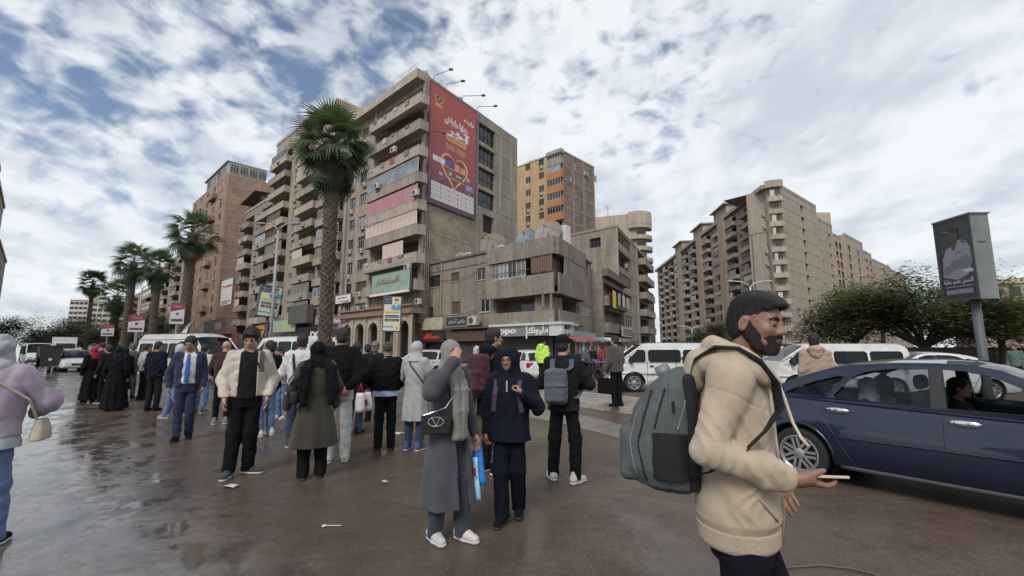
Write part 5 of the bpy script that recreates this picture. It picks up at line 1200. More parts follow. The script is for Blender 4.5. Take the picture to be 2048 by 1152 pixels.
# ---- street lamps
STEEL=M('lamp_steel',(.30,.30,.29),.5,.1,4); STEELD=M('lamp_steel_dark',(.09,.09,.09),.6,.1,4)
def lamp(label,px,Y,topy,arms,mat,span=1.2,r=.07):
    b=P(gx(px,topy),696,Y); H=P(px,topy,Y).z; t=thing('street_lamp',label,'street lamp',(b.x,b.y,0),0,'street lamps'); mb=MB(); mb.tube([(0,0,0),(0,0,H*.5),(0,0,H-.25)],[r*1.5,r*1.15,r*.8],10); mb.build('pole',mat,t,True)
    for q in arms:
        mb=MB(); mb.tube([(0,0,H-.3),(q*span*.25,0,H-.05),(q*span*.6,0,H+.10),(q*span,0,H+.14)],r*.55,8); mb.build('arm',mat,t,True); mb=MB(); rg=[]
        for x,w,h in ((0,.04,.03),(.12,.11,.06),(.4,.12,.06),(.55,.05,.03)): rg.append([Vector((q*(span+x),w*math.cos(a),H+.14+h*math.sin(a))) for a in np.linspace(0,2*PI,11)[:-1]])
        mb.rings(rg); mb.build('lamp_head',mat,t,True)
lamp('pale double-armed street lamp beside the palm in front of the beige blocks',557,24,452,(-1,1),STEEL,.7)
lamp('white double-armed street lamp in front of the long block',1500,34,566,(-1,1),M('lamp_white',(.5,.5,.49),.5,.05),1.2,.08)
lamp('tall dark double-armed lamp against the long block',1503,60,468,(-1,1),STEELD,1.3,.12)
lamp('small white lamp low in front of the long block shops',1383,60,654,(-1,1),M('lamp_white',(.5,.5,.49),.5,.05),1.4,.08)
lamp('thin leaning lamp pole by the pair of palms',285,44,572,(1,),STEEL,1.0,.08)
# ---- lollipop poster boxes
NAVYP=M('poster_navy',(.035,.04,.17),.5,.15,4); SKYP=M('poster_sky',(.08,.28,.60),.5,.1,3); CREAMP=M('poster_cream',(.62,.60,.40),.5,.1,3); YELP=M('poster_yellow',(.62,.58,.20),.5,.1,3); BOXG=M('poster_box',(.085,.085,.09),.6,.15,4)
def poster_box(label,px,Y,py0,py1,w,ang,tilt=0.0,depth=.45):
    zc=P(px,(py0+py1)/2,Y).z; h=P(px,py0,Y).z-P(px,py1,Y).z; b=P(gx(px,(py0+py1)/2),696,Y); az=math.atan2(b.x,b.y); t=thing('poster_box',label,'poster',(b.x,b.y,0),-az+R(ang),'election poster boxes')
    mb=MB(); mb.tube([(0,depth/2,0),(0,depth/2,zc-h/2)],.075,10); mb.build('pole',STEELD,t); K=Matrix.Translation((0,0,zc))@Matrix.Rotation(tilt,4,'Y'); mb=MB(); mb.box((-w/2-.05,.0,-h/2-.05),(w/2+.05,depth,h/2+.05),K); mb.build('box',BOXG,t)
    def rc(x0,x1,z0,z1,m,o=.01,nm='print'): mb=MB(); mb.box((w*(x0-.5),-o,h*(z0-.5)),(w*(x1-.5),0.0,h*(z1-.5)),K); mb.build(nm,m,t)
    def pg(pts,m,o,nm): mb=MB(); mb.poly([(w*(x-.5),h*(z-.5)) for x,z in pts],(),lambda x,z:K@Vector((x,-o,z))); mb.build(nm,m,t)
    def tx(s,x,z,hh,ww,m): text('lettering',s,m,K@Matrix.Translation((w*(x-.5),-.022,h*(z-.5)))@Matrix.Rotation(PI/2,4,'X'),h*hh,w*ww,t,.002,.0)
    rc(0,1,0,1,CREAMP,.008); rc(.0,.47,.78,1.0,NAVYP,.012); tx(arabic('انتخبوا'),.24,.93,.045,.36,WH); tx(arabic('مرشحكم'),.24,.85,.04,.34,WH)
    pg([(.74+.14*math.cos(a),.86+.095*math.sin(a)) for a in np.linspace(0,2*PI,16)[:-1]],M('poster_face',(.50,.46,.22),.5,.1),.014,'print_head'); pg([(.74+.145*math.cos(a),.90+.06*math.sin(a)) for a in np.linspace(0,PI,10)],M('poster_hair',(.08,.10,.06),.5),.016,'print_hair')
    pg([(.42,.66),(.46,.74),(.62,.79),(.74,.72),(.86,.79),(1.0,.76),(1.0,.62),(.85,.60),(.55,.61)],SKYP,.014,'print_jacket'); pg([(.66,.78),(.82,.78),(.74,.70)],WH,.018,'print_collar')
    rc(0,1,.50,.60,YELP,.012); tx(arabic('معا نبني المستقبل'),.5,.55,.03,.8,NAVYP); rc(.08,.94,.38,.46,NAVYP,.012); tx(arabic('محمد عبد العزيز'),.5,.42,.04,.75,WH); rc(.08,.94,.27,.35,NAVYP,.012); tx(arabic('رمز الهلال'),.5,.31,.04,.6,WH); rc(.08,.94,.20,.23,YELP,.012); rc(.0,.6,.09,.14,SKYP,.012); pg([(.82+.09*math.cos(a),.08+.05*math.sin(a)) for a in np.linspace(0,2*PI,14)[:-1]],M('poster_tan',(.5,.36,.2),.5),.012,'print_symbol')
    return t
poster_box('tilted blue and yellow election poster box on the pale lamp pole',540,24,573,632,.98,14,R(6))
poster_box('upright blue and yellow election poster box before the stone arcade',784,20,594,661,.72,-4,R(1),.5)
def pole_flag(label,px,Y,y0,y1,wpx,polepx=None):
    b=P(gx(px,y0),696,Y); z1=P(px,y0,Y).z; z0=P(px,y1,Y).z; w=wpx*Y/F; h=z1-z0; az=math.atan2(b.x,b.y); t=thing('pole_banner',label,'banner',(b.x,b.y,0),-az-R(8),'red and white banners on poles')
    mb=MB(); mb.tube([(0,.06,0),(0,.06,z1+.1)],.05,8); mb.build('pole',STEEL,t); mb=MB(); mb.box((-w/2,-.05,z0),(w/2,.0,z1)); mb.build('panel',M('banner_white',(.50,.50,.53),.6,.1,2),t)
    mb=MB(); mb.poly([(-w/2,z1),(w/2,z1),(w/2,z1-h*.28),(-w/2,z1-h*.42)],(),lambda x,z:(x,-.056,z)); mb.build('print_red',M('banner_red',(.24,.03,.045),.6,.15,2),t); mb=MB(); mb.box((-w*.4,-.057,z0+h*.12),(w*.4,-.05,z0+h*.24)); mb.build('print_bar',M('banner_maroon',(.12,.025,.035),.6),t); mb=MB(); mb.lathe([(w*.1,0),(w*.1,.01),(.001,.01)],10,Matrix.Translation((0,-.05,z0+h*.48))@Matrix.Rotation(PI/2,4,'X')); mb.build('print_emblem',M('banner_ink',(.03,.03,.04),.6),t)
    text('lettering',arabic('حملة'),M('banner_white',(.5,.5,.53)),Matrix.Translation((0,-.06,z1-h*.16))@Matrix.Rotation(PI/2,4,'X'),h*.10,w*.6,t,.003)
pole_flag('red and white banner by the trunk of the second palm',357,32,606,648,23); pole_flag('red and white banner on the pole left of the minibus roof',275,38,630,664,25); pole_flag('small red and white banner left of the short palm',217,55,649,672,19); pole_flag('small red and white banner right of the short palm',249,62,668,690,14); pole_flag('smallest red and white banner low behind the crowd',236,75,676,694,11)
t=thing('flag','small white flag on a thin stick above the high-roofed minibus','flag',(X_(368,24),24,0)); zb_=P(362,664,24).z; mb=MB(); mb.tube([(-.2,0,0),(-.2,0,zb_),(.35,0,P(380,641,24).z)],.012,5); mb.build('stick',STEEL,t); mb=MB(); q0=Vector((-.22,0,zb_-.1)); V=[(-.25,0,zb_-.05),(.05,.02,zb_-.05),(.10,.03,zb_+.25),(.34,0,P(380,641,24).z),(.05,-.02,zb_+.35)]; mb.add(V,[(0,1,2,4),(4,2,3)]); mb.build('cloth',M('flag_white',(.6,.62,.63),.8,.1),t)
# ---- big grey sign box on the right
def sign_box():
    Y=9.7; b=P(1941,696,Y); zt0=P(1875,449,Y).z
    a=P(gx(1877,530),696,9.55); c=P(gx(1950,510),696,8.75)
    f=mkface((a.x,a.y),(c.x,c.y)); W=f.len; z1=f.uz(1950,418)[1]; z0=f.uz(1950,601)[1]; zA=f.uz(1876,452)[1]; zB=f.uz(1880,603)[1]; z1=(z1+zA)/2; z0=(z0+zB)/2; dp=.36; print('sign',W,z0,z1)
    t=thing('sign_box','grey metal street sign box with dark portrait poster on a round pole','sign box',f.at(W/2,0,-dp/2)); I=Matrix.Translation(-Vector(f.at(W/2,0,-dp/2)))@f.M
    mb=MB(); mb.tube([I@Vector((W*.62,dp/2,0)),I@Vector((W*.62,dp/2,z0))],.075,16); mb.build('pole',M('pole_bluegrey',(.085,.10,.115),.55,.15,4,streak=.15),t,True)
    GM=M('signbox_metal',(.165,.178,.175),.6,.25,2.5,.1,8,streak=.3); mb=MB(); mb.box((0,0,z0),(W,dp,z1),I); o=mb.build('box',GM,t); mb=MB()
    e=.05
    for q in ((0,W,z0,z0+e),(0,W,z1-e,z1),(0,e,z0+e,z1-e),(W-e,W,z0+e,z1-e)): mb.box((q[0],-.02,q[2]),(q[1],0,q[3]),I)
    mb.build('frame',M('signbox_frame',(.05,.055,.06),.6,.1),t); mb=MB(); mb.box((W+.0,.1,z0+(z1-z0)*.66),(W+.012,dp-.12,z0+(z1-z0)*.675),I); mb.build('seam',RUST,t); mb=MB(); mb.box((-.02,-.03,z1),(W+.03,dp+.02,z1+.03),I); mb.build('lid',GM,t)
    PB=M('poster_bg',(.030,.033,.042),.18,.25,1.5); mb=MB(); mb.box((e,-.008,z0+e),(W-e,0,z1-e),I); mb.build('poster',PB,t); h=z1-z0
    def pg(nm,pts,m,o): mb=MB(); mb.poly([(W*x,z0+h*z) for x,z in pts],(),lambda x,z:I@Vector((x,-o,z))); mb.build(nm,m,t)
    SH=M('poster_shirt',(.22,.23,.27),.3,.1,2); SHD=M('poster_shirt_shade',(.14,.145,.18),.3,.1,2); SK=M('poster_skin2',(.085,.055,.045),.3,.15,3); WT=M('poster_white',(.42,.42,.47),.3,.05)
    pg('print_torso',[(.12,.30),(.16,.52),(.28,.64),(.42,.66),(.50,.70),(.66,.73),(.84,.70),(.92,.62),(.93,.45),(.80,.30),(.5,.25)],SH,.012); pg('print_arm',[(.12,.36),(.22,.32),(.58,.40),(.62,.46),(.40,.45),(.2,.42)],SHD,.015); pg('print_arm',[(.90,.46),(.80,.38),(.42,.42),(.36,.48),(.6,.50),(.8,.54)],SHD,.018)
    pg('print_neck',[(.44,.64),(.50,.60),(.60,.70),(.62,.76),(.46,.76)],SK,.016); pg('print_head',[(.54+.115*math.cos(a),.79+.085*math.sin(a)) for a in np.linspace(0,2*PI,20)[:-1]],SK,.020); pg('print_hair',[(.54+.12*math.cos(a),.835+.045*math.sin(a)) for a in np.linspace(0,PI,12)],M('poster_hair2',(.02,.018,.018),.3),.023); pg('print_epaulette',[(.70,.715),(.84,.69),(.83,.675),(.69,.70)],PB,.016); pg('print_badge',[(.52,.575),(.66,.585),(.66,.578),(.52,.568)],PB,.016)
    def tx(s,x,z,hh,ww): text('lettering',s,WT,I@Matrix.Translation((W*x,-.014,z0+h*z))@Matrix.Rotation(PI/2,4,'X'),h*hh,W*ww,t,.003,.0)
    tx(arabic('للنسق عمرو عطية'),.50,.235,.055,.78)
    mb=MB(); mb.box((W*.68,-.014,z0+h*.325),(W*.93,-.008,z0+h*.365),I); mb.build('print_label',WT,t); mb=MB(); mb.box((W*.14,-.014,z0+h*.168),(W*.84,-.008,z0+h*.174),I); mb.build('print_line',WT,t)
    mb=MB(); mb.box((W*.15,-.013,z0+h*.08),(W*.85,-.008,z0+h*.135),I); mb.build('print_strip',M('poster_strip',(.20,.20,.235),.3,.3,14),t)
    mb=MB(); pts=[I@Vector((W*x,-.012,z0+h*z)) for x,z in ((.08,.80),(.18,.86),(.30,.86),(.44,.83))]; mb.tube(pts,.012,5); mb.build('print_swoosh',M('poster_swoosh',(.12,.13,.15),.3),t)
sign_box()
# ---- market stall clutter by the shuttered shop
STC=[('red',(.30,.05,.06)),('teal',(.08,.20,.20)),('white',(.5,.5,.48)),('brown',(.14,.09,.06)),('pink',(.45,.22,.25)),('green',(.08,.16,.07))]
for i in range(4):
    p=P(1165+22*i,696,30+1.5*i); t=thing('market_stall',['red-topped market stall nearest the shuttered shop','second market stall under the brown awnings','third market stall with hanging goods','last market stall beside the white minibus'][i],'market stall',(p.x,p.y,0),R(20),'street stalls'); mb=MB(); mb.box((-.8,-.45,.0),(.8,.45,.85)); mb.build('counter',M('stall_wood',(.16,.11,.08),.8,.3,4),t)
    mb=MB()
    for x in (-.75,.75):
        for y in (-.4,.4): mb.box((x-.02,y-.02,.85),(x+.02,y+.02,2.2))
    mb.build('frame',RUST,t); mb=MB(); mb.add([(-.95,-.8,2.05),(.95,-.8,2.05),(.95,.6,2.35),(-.95,.6,2.35)],[(0,1,2,3)]); mb.build('canopy',M('stall_'+STC[i][0],STC[i][1],.8,.2,3),t)
    for k in range(6):
        x=-.65+.26*k; mb=MB(); c=STC[(i+k)%6]; rg=[[Vector((x+w*math.cos(a),-.4+.06*math.sin(a),z)) for a in np.linspace(0,2*PI,9)[:-1]] for z,w in ((1.2,.09),(1.5,.11),(1.8,.07),(1.95,.02))]; mb.rings(rg); mb.build('hanging_garment',M('stall_'+c[0],c[1],.8,.2,3),t)
# ---- litter and a loose cable
def litter(label,px,py,col,n,r):
    p=G(px,py); rnd=random.Random(px); mb=MB(); V=[(0,0,.02)]+[(r*rnd.uniform(.5,1.2)*math.cos(2*PI*i/n),r*rnd.uniform(.4,1)*math.sin(2*PI*i/n),rnd.uniform(.005,.03)) for i in range(n)]; mb.add(V,[(0,1+i,1+(i+1)%n) for i in range(n)]); o=mb.build('litter',M('litter_'+col[0],col[1],.7,.1)); o.location=(p.x,p.y,.004); tag(o,label,'litter','litter on the road')
W_=('white',(.55,.54,.5)); litter('crumpled white paper scrap in front of the olive coat woman',770,967,W_,7,.05); litter('white paper by the feet of the stout man',800,868,W_,8,.12); litter('white scrap at the kerb below the man in brown',1205,822,W_,6,.06); litter('pale torn wrapper behind the shoes of the young man in cream',462,975,W_,6,.09)
p=G(655,1055); t=thing('plastic_spoon','white disposable spoon lying on the wet road','litter',(p.x,p.y,.01),R(-10)); mb=MB(); mb.tube([(-.02,0,.006),(.12,.02,.008)],.004,5); mb.build('handle',WHITEF,t); mb=MB(); mb.lathe([(.02,.0),(.018,.008),(.001,.004)],12,Matrix.Translation((-.035,0,.0))); mb.build('bowl',WHITEF,t)
pts=[G(x,y) for x,y in ((1540,1150),(1580,1138),(1640,1134),(1700,1140),(1750,1152),(1790,1175))]; mb=MB(); mb.tube([(q.x,q.y,.012) for q in pts],.007,6); tag(mb.build('cable',BLKP if 'BLKP' in globals() else RUST,None,True),'thin black cable loop lying on the road at the bottom edge','cable')
# ================================================================ vehicles
RUBBER=M('tyre_rubber',(.018,.018,.018),.85,.2,20,.2,60); RIMS=M('rim_silver',(.42,.42,.42),.35,.05,10,metal=.7); CHROME=M('chrome',(.8,.8,.8),.12,0,metal=1); BLKP=M('black_plastic',(.015,.015,.016),.5,.1,8); TRIMG=M('trim_grey',(.06,.06,.062),.6,.1,8); SEATM=M('seat_fabric',(.035,.035,.038),.9,.2,12); TAILR=M('lamp_red',(.35,.01,.01),.25,0); HEADL=M('lamp_clear',(.55,.55,.55),.15,0)
def glass_tint(name,col,alpha):
    if name in MATS: return MATS[name]
    m=bpy.data.materials.new(name); m.use_nodes=True; n=m.node_tree.nodes; l=m.node_tree.links; n.clear(); o=n.new('ShaderNodeOutputMaterial'); t=n.new('ShaderNodeBsdfTransparent'); t.inputs[0].default_value=(*col,1); g=n.new('ShaderNodeBsdfGlossy'); g.inputs['Roughness'].default_value=.02; f=n.new('ShaderNodeFresnel'); f.inputs[0].default_value=1.5
    mx=n.new('ShaderNodeMixShader'); l.new(f.outputs[0],mx.inputs[0]); l.new(t.outputs[0],mx.inputs[1]); l.new(g.outputs[0],mx.inputs[2]); l.new(mx.outputs[0],o.inputs[0]); MATS[name]=m; return m
CARGL=glass_tint('car_glass',(.55,.58,.58),1); VANGL=glass_tint('van_glass',(.10,.11,.115),1)
def paint(name,col,rough=.3,coat=.8,dirt=.12): return M('paint_'+name,col,rough,dirt,1.5,0,coat=coat,var2=dirt,scale2=6)
WPAINT=paint('white',(.62,.62,.60),.35,.6,.08); BPAINT=M('paint_blue',(.0055,.0105,.032),.28,.06,2,0,coat=.85,metal=.1)
_WH={}
def wheel_meshes(r,style):
    k=(r,style)
    if k in _WH: return _WH[k]
    ry=Matrix.Rotation(PI/2,4,'X')  # axis along y
    t=MB(); w=.095; t.lathe([(r*.62,-w),(r*.86,-w*1.05),(r*.97,-w*.85),(r,-w*.4),(r,w*.4),(r*.97,w*.85),(r*.86,w*1.05),(r*.62,w)],32,ry,cap=False)
    tm=t.mesh('tyre',RUBBER,30)
    m=MB(); m.lathe([(r*.63,.085),(r*.70,.098),(r*.66,.100),(r*.60,.085),(r*.60,-.02)],32,ry,cap=False)
    n=7 if style=='alloy' else 6
    for i in range(n):
        a=2*PI*i/n
        for q in (-1,1):
            Mx=ry@Matrix.Rotation(a,4,'Z'); m.box((r*.10,q*r*.085-r*.045,.070),(r*.63,q*r*.085+r*.045,.088),Mx)
    m.lathe([(r*.20,.060),(r*.20,.090),(r*.14,.098),(.002,.098)],20,ry,cap=False)
    rm=m.mesh('rim',RIMS,35)
    d=MB(); d.lathe([(r*.62,.03),(.002,.03)],24,ry,cap=False); dm=d.mesh('brake_disc',BLKP)
    _WH[k]=(tm,rm,dm); return _WH[k]
def add_wheel(root,x,y,r,style='alloy'):
    tm,rm,dm=wheel_meshes(r,style); s=-1 if y>0 else 1
    o=put('wheel',tm,root,Matrix.Translation((x,y,r))@Matrix.Rotation(0 if s>0 else PI,4,'Z')); put('rim',rm,o); put('brake_disc',dm,o); return o
def smooth_interp(xs,tab,i):
    X=[r[0] for r in tab]; Y=[r[i] for r in tab]; return np.interp(xs,X,Y)
def boolean_cut(o,cutters):
    for c in cutters:
        md=o.modifiers.new('arch','BOOLEAN'); md.object=c; md.operation='DIFFERENCE'; md.solver='EXACT'
    dg=bpy.context.evaluated_depsgraph_get(); me=bpy.data.meshes.new_from_object(o.evaluated_get(dg)); o.modifiers.clear(); old=o.data; o.data=me; me.shade_smooth(); me.set_sharp_from_angle(angle=R(32))
    for c in cutters: bpy.data.objects.remove(c)
def sedan(label,loc,rz,pm,hatch=False,lights=True,group=None,wr=.31,name='parked_car',open_front=False,detail=True,glass=None):
    root=thing(name,label,'car',loc,rz,group); glass=glass or CARGL
    tab=[(-2.25,.34,.74,.60),(-2.21,.27,.88,.70),(-2.10,.23,.965,.79),(-1.85,.21,.985,.835),(-1.6,.20,.985,.852),(-1.3,.20,.975,.862),(-.9,.20,.957,.866),(0,.20,.925,.866),(.9,.20,.90,.862),(1.3,.20,.872,.855),(1.7,.205,.815,.838),(2.0,.22,.735,.79),(2.15,.24,.66,.73),(2.22,.28,.60,.66),(2.25,.34,.54,.58)]
    if hatch: tab=[(x*.86 if x<0 else x*.9,a,b,c*.97) for x,a,b,c in tab]
    xs=np.unique(np.concatenate([np.linspace(tab[0][0],tab[-1][0],64),[t[0] for t in tab]])); zb=smooth_interp(xs,tab,1); zt=smooth_interp(xs,tab,2); w=smooth_interp(xs,tab,3)
    for _ in range(2): w[1:-1]=(w[:-2]+2*w[1:-1]+w[2:])/4; zt[1:-1]=(zt[:-2]+2*zt[1:-1]+zt[2:])/4; zb[1:-1]=(zb[:-2]+2*zb[1:-1]+zb[2:])/4
    def sect(i):
        a,b,c=zb[i],zt[i],w[i]; H=b-a
        return [(0,a),(c*.84,a),(c*.955,a+.05),(c*.985,a+H*.14),(c*1.0,a+H*.30),(c*1.002,a+H*.50),(c*.992,a+H*.66),(c*.982,a+H*.70),(c*.962,a+H*.86),(c*.938,b-.022),(c*.905,b-.003),(c*.86,b+.004),(c*.4,b+.018),(0,b+.022)]
    rings=[]
    for i,x in enumerate(xs):
        s=sect(i); rings.append([Vector((x,y,z)) for y,z in s]+[Vector((x,-y,z)) for y,z in reversed(s[1:-1])])
    mb=MB(); mb.rings(rings,True); body=mb.build('body',pm,root,32)
    xr,xf=(-1.30,1.30) if not hatch else (-1.15,1.2)
    cut=[]
    for x in (xr,xf):
        for q in (-1,1):
            c=MB(); c.lathe([(wr+.055,0),(wr+.055,.42)],36,Matrix.Translation((x,q*1.0,wr+.005))@Matrix.Rotation(PI/2*q,4,'X')); co=c.build('cutter',BLKP); co.parent=root; cut.append(co)
    # cabin well
    c=MB(); rr=[]
    c.box((-1.05 if not hatch else -1.2,-.70,.34),(.95 if not hatch else .85,.70,1.3)); co=c.build('cutter',BLKP); co.parent=root; cut.append(co)
    bpy.context.view_layer.update(); boolean_cut(body,cut)
    def side_y(x,z):
        i=int(np.clip(np.searchsorted(xs,x),0,len(xs)-1)); s=sect(i); return float(np.interp(z,[p[1] for p in s[1:11]],[p[0] for p in s[1:11]]))
    # greenhouse side
    if not hatch: top=[(-1.78,.99),(-1.55,1.09),(-1.25,1.225),(-.98,1.322),(-.70,1.378),(-.35,1.408),(0,1.413),(.25,1.40),(.45,1.355),(.75,1.205),(1.05,1.04),(1.28,.895)]
    else: top=[(-1.88,1.0),(-1.80,1.18),(-1.66,1.33),(-1.4,1.405),(-.9,1.44),(-.3,1.45),(.1,1.44),(.35,1.38),(.65,1.22),(1.0,1.0),(1.12,.90)]
    base=[(x,float(np.interp(x,xs,zt))-.004) for x in np.linspace(top[-1][0],top[0][0],14)[1:-1]]
    outer=top+base
    if not hatch:
        win=[[(.95,.955),(.06,.968),(.03,1.350),(.22,1.340),(.42,1.285),(.70,1.135)],[(-.06,.970),(-.90,.990),(-.915,1.02),(-.74,1.235),(-.60,1.305),(-.36,1.345),(-.07,1.352)],[(-.99,.998),(-1.42,1.012),(-1.40,1.04),(-1.12,1.165),(-.87,1.245),(-.80,1.235)]]
    else: win=[[(.80,.95),(.0,.965),(-.03,1.375),(.12,1.37),(.32,1.31),(.58,1.15)],[(-.12,.968),(-1.0,.985),(-1.05,1.30),(-.9,1.375),(-.14,1.378)],[(-1.12,.99),(-1.62,1.02),(-1.55,1.22),(-1.35,1.335),(-1.13,1.345)]]
    def gy(x,z):
        b=float(np.interp(x,xs,w))*.918; t=(z-.95)/(1.42-.95); t=max(0,min(1.05,t)); return b+(b*.765-b)*t**1.15
    for q in (-1,1):
        mb=MB(); mb.poly(outer,win,lambda x,z:(x,q*gy(x,z),z)); mb.poly(outer,win,lambda x,z:(x,q*(gy(x,z)-.045),z))
        for lp in win:
            for i in range(len(lp)): a,b=lp[i],lp[(i+1)%len(lp)]; mb.quad((a[0],q*gy(*a),a[1]),(b[0],q*gy(*b),b[1]),(b[0],q*(gy(*b)-.045),b[1]),(a[0],q*(gy(*a)-.045),a[1]))
        mb.build('side_frame',pm,root)
        for j,lp in enumerate(win):
            if j==0 and open_front and q==open_front: 
                pass
            else:
                mb=MB(); mb.poly(lp,(),lambda x,z:(x,q*(gy(x,z)-.022),z)); mb.build('side_window',glass,root)
            mb=MB(); L_=lp+[lp[0]]; mb.tube([(x,q*(gy(x,z)+.002),z) for x,z in L_],.007,5); mb.build('window_seal',BLKP,root)
        if detail:
            # black B-pillar cover
            mb=MB(); bp=[(.06,.97),(-.06,.97),(-.07,1.352),(.03,1.352)] if not hatch else [(0,.965),(-.12,.965),(-.14,1.378),(-.03,1.378)]; mb.poly(bp,(),lambda x,z:(x,q*(gy(x,z)+.004),z)); mb.build('pillar_cover',BLKP,root)
    # roof, windscreen and rear window
    def strip(i0,i1,nm,mat,dz=0.0,seg=10):
        pts=top[i0:i1+1]; fx=np.linspace(0,len(pts)-1,max(3,(len(pts)-1)*4+1)); R_=[]
        for f in fx:
            i=min(int(f),len(pts)-2); t=f-i; x=pts[i][0]*(1-t)+pts[i+1][0]*t; z=pts[i][1]*(1-t)+pts[i+1][1]*t; y=gy(x,z)+.002
            R_.append([Vector((x-(.0)*0,y*math.cos(a)*1.0 if 0 else y*(1-2*k/seg),z+dz+.038*(1-(1-2*k/seg)**2))) for k in range(seg+1) for a in (0,)])
        mb=MB(); mb.rings(R_,False,False); return mb.build(nm,mat,root,True)
    ir=3 if not hatch else 2; iw=len(top)-5
    strip(0,ir,'rear_window',glass); strip(ir,iw,'roof',pm); strip(iw,len(top)-1,'windscreen',glass)
    for x,nm in ((xr,'r'),(xf,'f')):
        for q in (-1,1):
            add_wheel(root,x,q*.755,wr)
            mb=MB(); n=22; pts=[]
            for i in range(n+1):
                a=-.25+(PI+.5)*i/n; px=x+(wr+.062)*math.cos(a); pz=wr+.005+(wr+.062)*math.sin(a)
                if pz<.24: continue
                pts.append((px,q*(side_y(px,pz)+.002),pz))
            mb.tube(pts,.016,6); mb.build('arch_lip',pm,root,True)
            mb=MB(); mb.lathe([(wr+.05,-.2),(wr+.05,.2),(.05,.2)],24,Matrix.Translation((x,q*.60,wr))@Matrix.Rotation(PI/2*q,4,'X'),cap=False); mb.build('wheel_liner',BLKP,root)
    if detail:
        xd=[(.99,.02),(-.02,-1.02)] if not hatch else [(.85,-.06),(-.1,-1.1)]
        for q in (-1,1):
            hx=(.18,-.86) if not hatch else (.1,-.9)
            for d_i,(a,b) in enumerate(xd):
                for x in ((a,b) if d_i==0 else (b,)):
                    mb=MB()
                    pts=[(x+(.0 if (d_i==0 or z>.62) else (.62-z)*.75),0,z) for z in np.linspace(.27,.945,12)]
                    if d_i==1: pts=[(-1.02+max(0,.78-z)*.55,0,z) for z in np.linspace(.27,.96,14)] if not hatch else pts
                    mb.tube([(x_,q*(side_y(x_,z_)+.0005),z_) for x_,_,z_ in pts],.0045,5); mb.build('door_seam',BLKP,root)
                hz=.845 if d_i==0 else .862; x0=hx[d_i]; y0=side_y(x0,hz)
                mb=MB(); rg=[]
                for t in np.linspace(0,1,11):
                    k=math.sin(PI*min(max(t,.02),.98))**.4; rg.append([Vector((x0-.115+.23*t,q*(y0+.012+.018*k+.012*math.cos(a)*k),hz+.032*math.sin(a)*k)) for a in np.linspace(0,2*PI,13)[:-1]])
                mb.rings(rg); hd=mb.build('door_handle',CHROME,root,True)
                mb=MB(); mb.tube([(x0-.07,q*(y0+.035),hz-.010),(x0+.06,q*(y0+.035),hz-.010)],.006,6); mb.build('handle_recess',BLKP,hd)
            mb=MB(); V=[(x,q*(side_y(x,.565)+.006),.565) for x in np.linspace(-.92,.95,20)]; mb.tube(V,[.004]+[.013]*18+[.004],6); mb.build('rub_strip',pm,root,True)
            mb=MB(); V=[(x,q*(side_y(x,.235)+.012),.235) for x in np.linspace(xr+.42,xf-.42,16)]; mb.tube(V,.028,8); mb.build('side_skirt',TRIMG,root,True)
            mb=MB(); mb.box((.90,q*.86-(.0 if q>0 else .2),.93),(1.02,q*.86+(.2 if q>0 else .0),1.06)); o=mb.build('wing_mirror',pm,root); bv=o.modifiers.new('b','BEVEL'); bv.width=.035; bv.segments=3
        # cabin: seats, dashboard, steering wheel
        for x,y in ((.15,.36),(.15,-.36)):
            mb=MB(); mb.box((x-.25,y-.24,.36),(x+.27,y+.24,.56)); mb.box((x-.42,y-.23,.5),(x-.24,y+.23,1.10),Matrix.Translation((0,0,0))); mb.box((x-.40,y-.13,1.12),(x-.30,y+.13,1.28)); o=mb.build('seat',SEATM,root); bv=o.modifiers.new('b','BEVEL'); bv.width=.05; bv.segments=3
        mb=MB(); mb.box((-.95,-.62,.36),(-.5,.62,.58)); mb.box((-1.04,-.62,.5),(-.88,.62,1.05)); o=mb.build('rear_seat',SEATM,root); bv=o.modifiers.new('b','BEVEL'); bv.width=.05; bv.segments=3
        mb=MB(); mb.box((.72,-.66,.5),(1.0,.66,.96)); o=mb.build('dashboard',BLKP,root); bv=o.modifiers.new('b','BEVEL'); bv.width=.06; bv.segments=3
        mb=MB(); c=Vector((.56,.36,.90)); mb.tube([c+Vector((.07*math.sin(a),.18*math.cos(a),.17*math.sin(a))) for a in np.linspace(0,2*PI,22)],.016,6); mb.tube([c,c+Vector((.3,0,-.15))],.025,6); mb.build('steering_wheel',BLKP,root,True)
    if lights:
        xb=tab[0][0]; xe=tab[-1][0]
        for q in (-1,1):
            mb=MB(); mb.box((xb+.015,q*.60-.16,.68),(xb+.16,q*.60+.16,.90)); o=mb.build('tail_lamp',TAILR,root); bv=o.modifiers.new('b','BEVEL'); bv.width=.04; bv.segments=3
            mb=MB(); mb.box((xe-.22,q*.52-.16,.52),(xe-.02,q*.52+.16,.66)); o=mb.build('headlight',HEADL,root); bv=o.modifiers.new('b','BEVEL'); bv.width=.05; bv.segments=3
        mb=MB(); mb.box((xb-.012,-.22,.60 if not hatch else .55),(xb+.03,.22,.71 if not hatch else .66)); mb.build('number_plate',WHITEF,root)
        mb=MB(); mb.box((xe-.06,-.32,.42),(xe+.01,.32,.56)); mb.build('grille',BLKP,root)
    return root
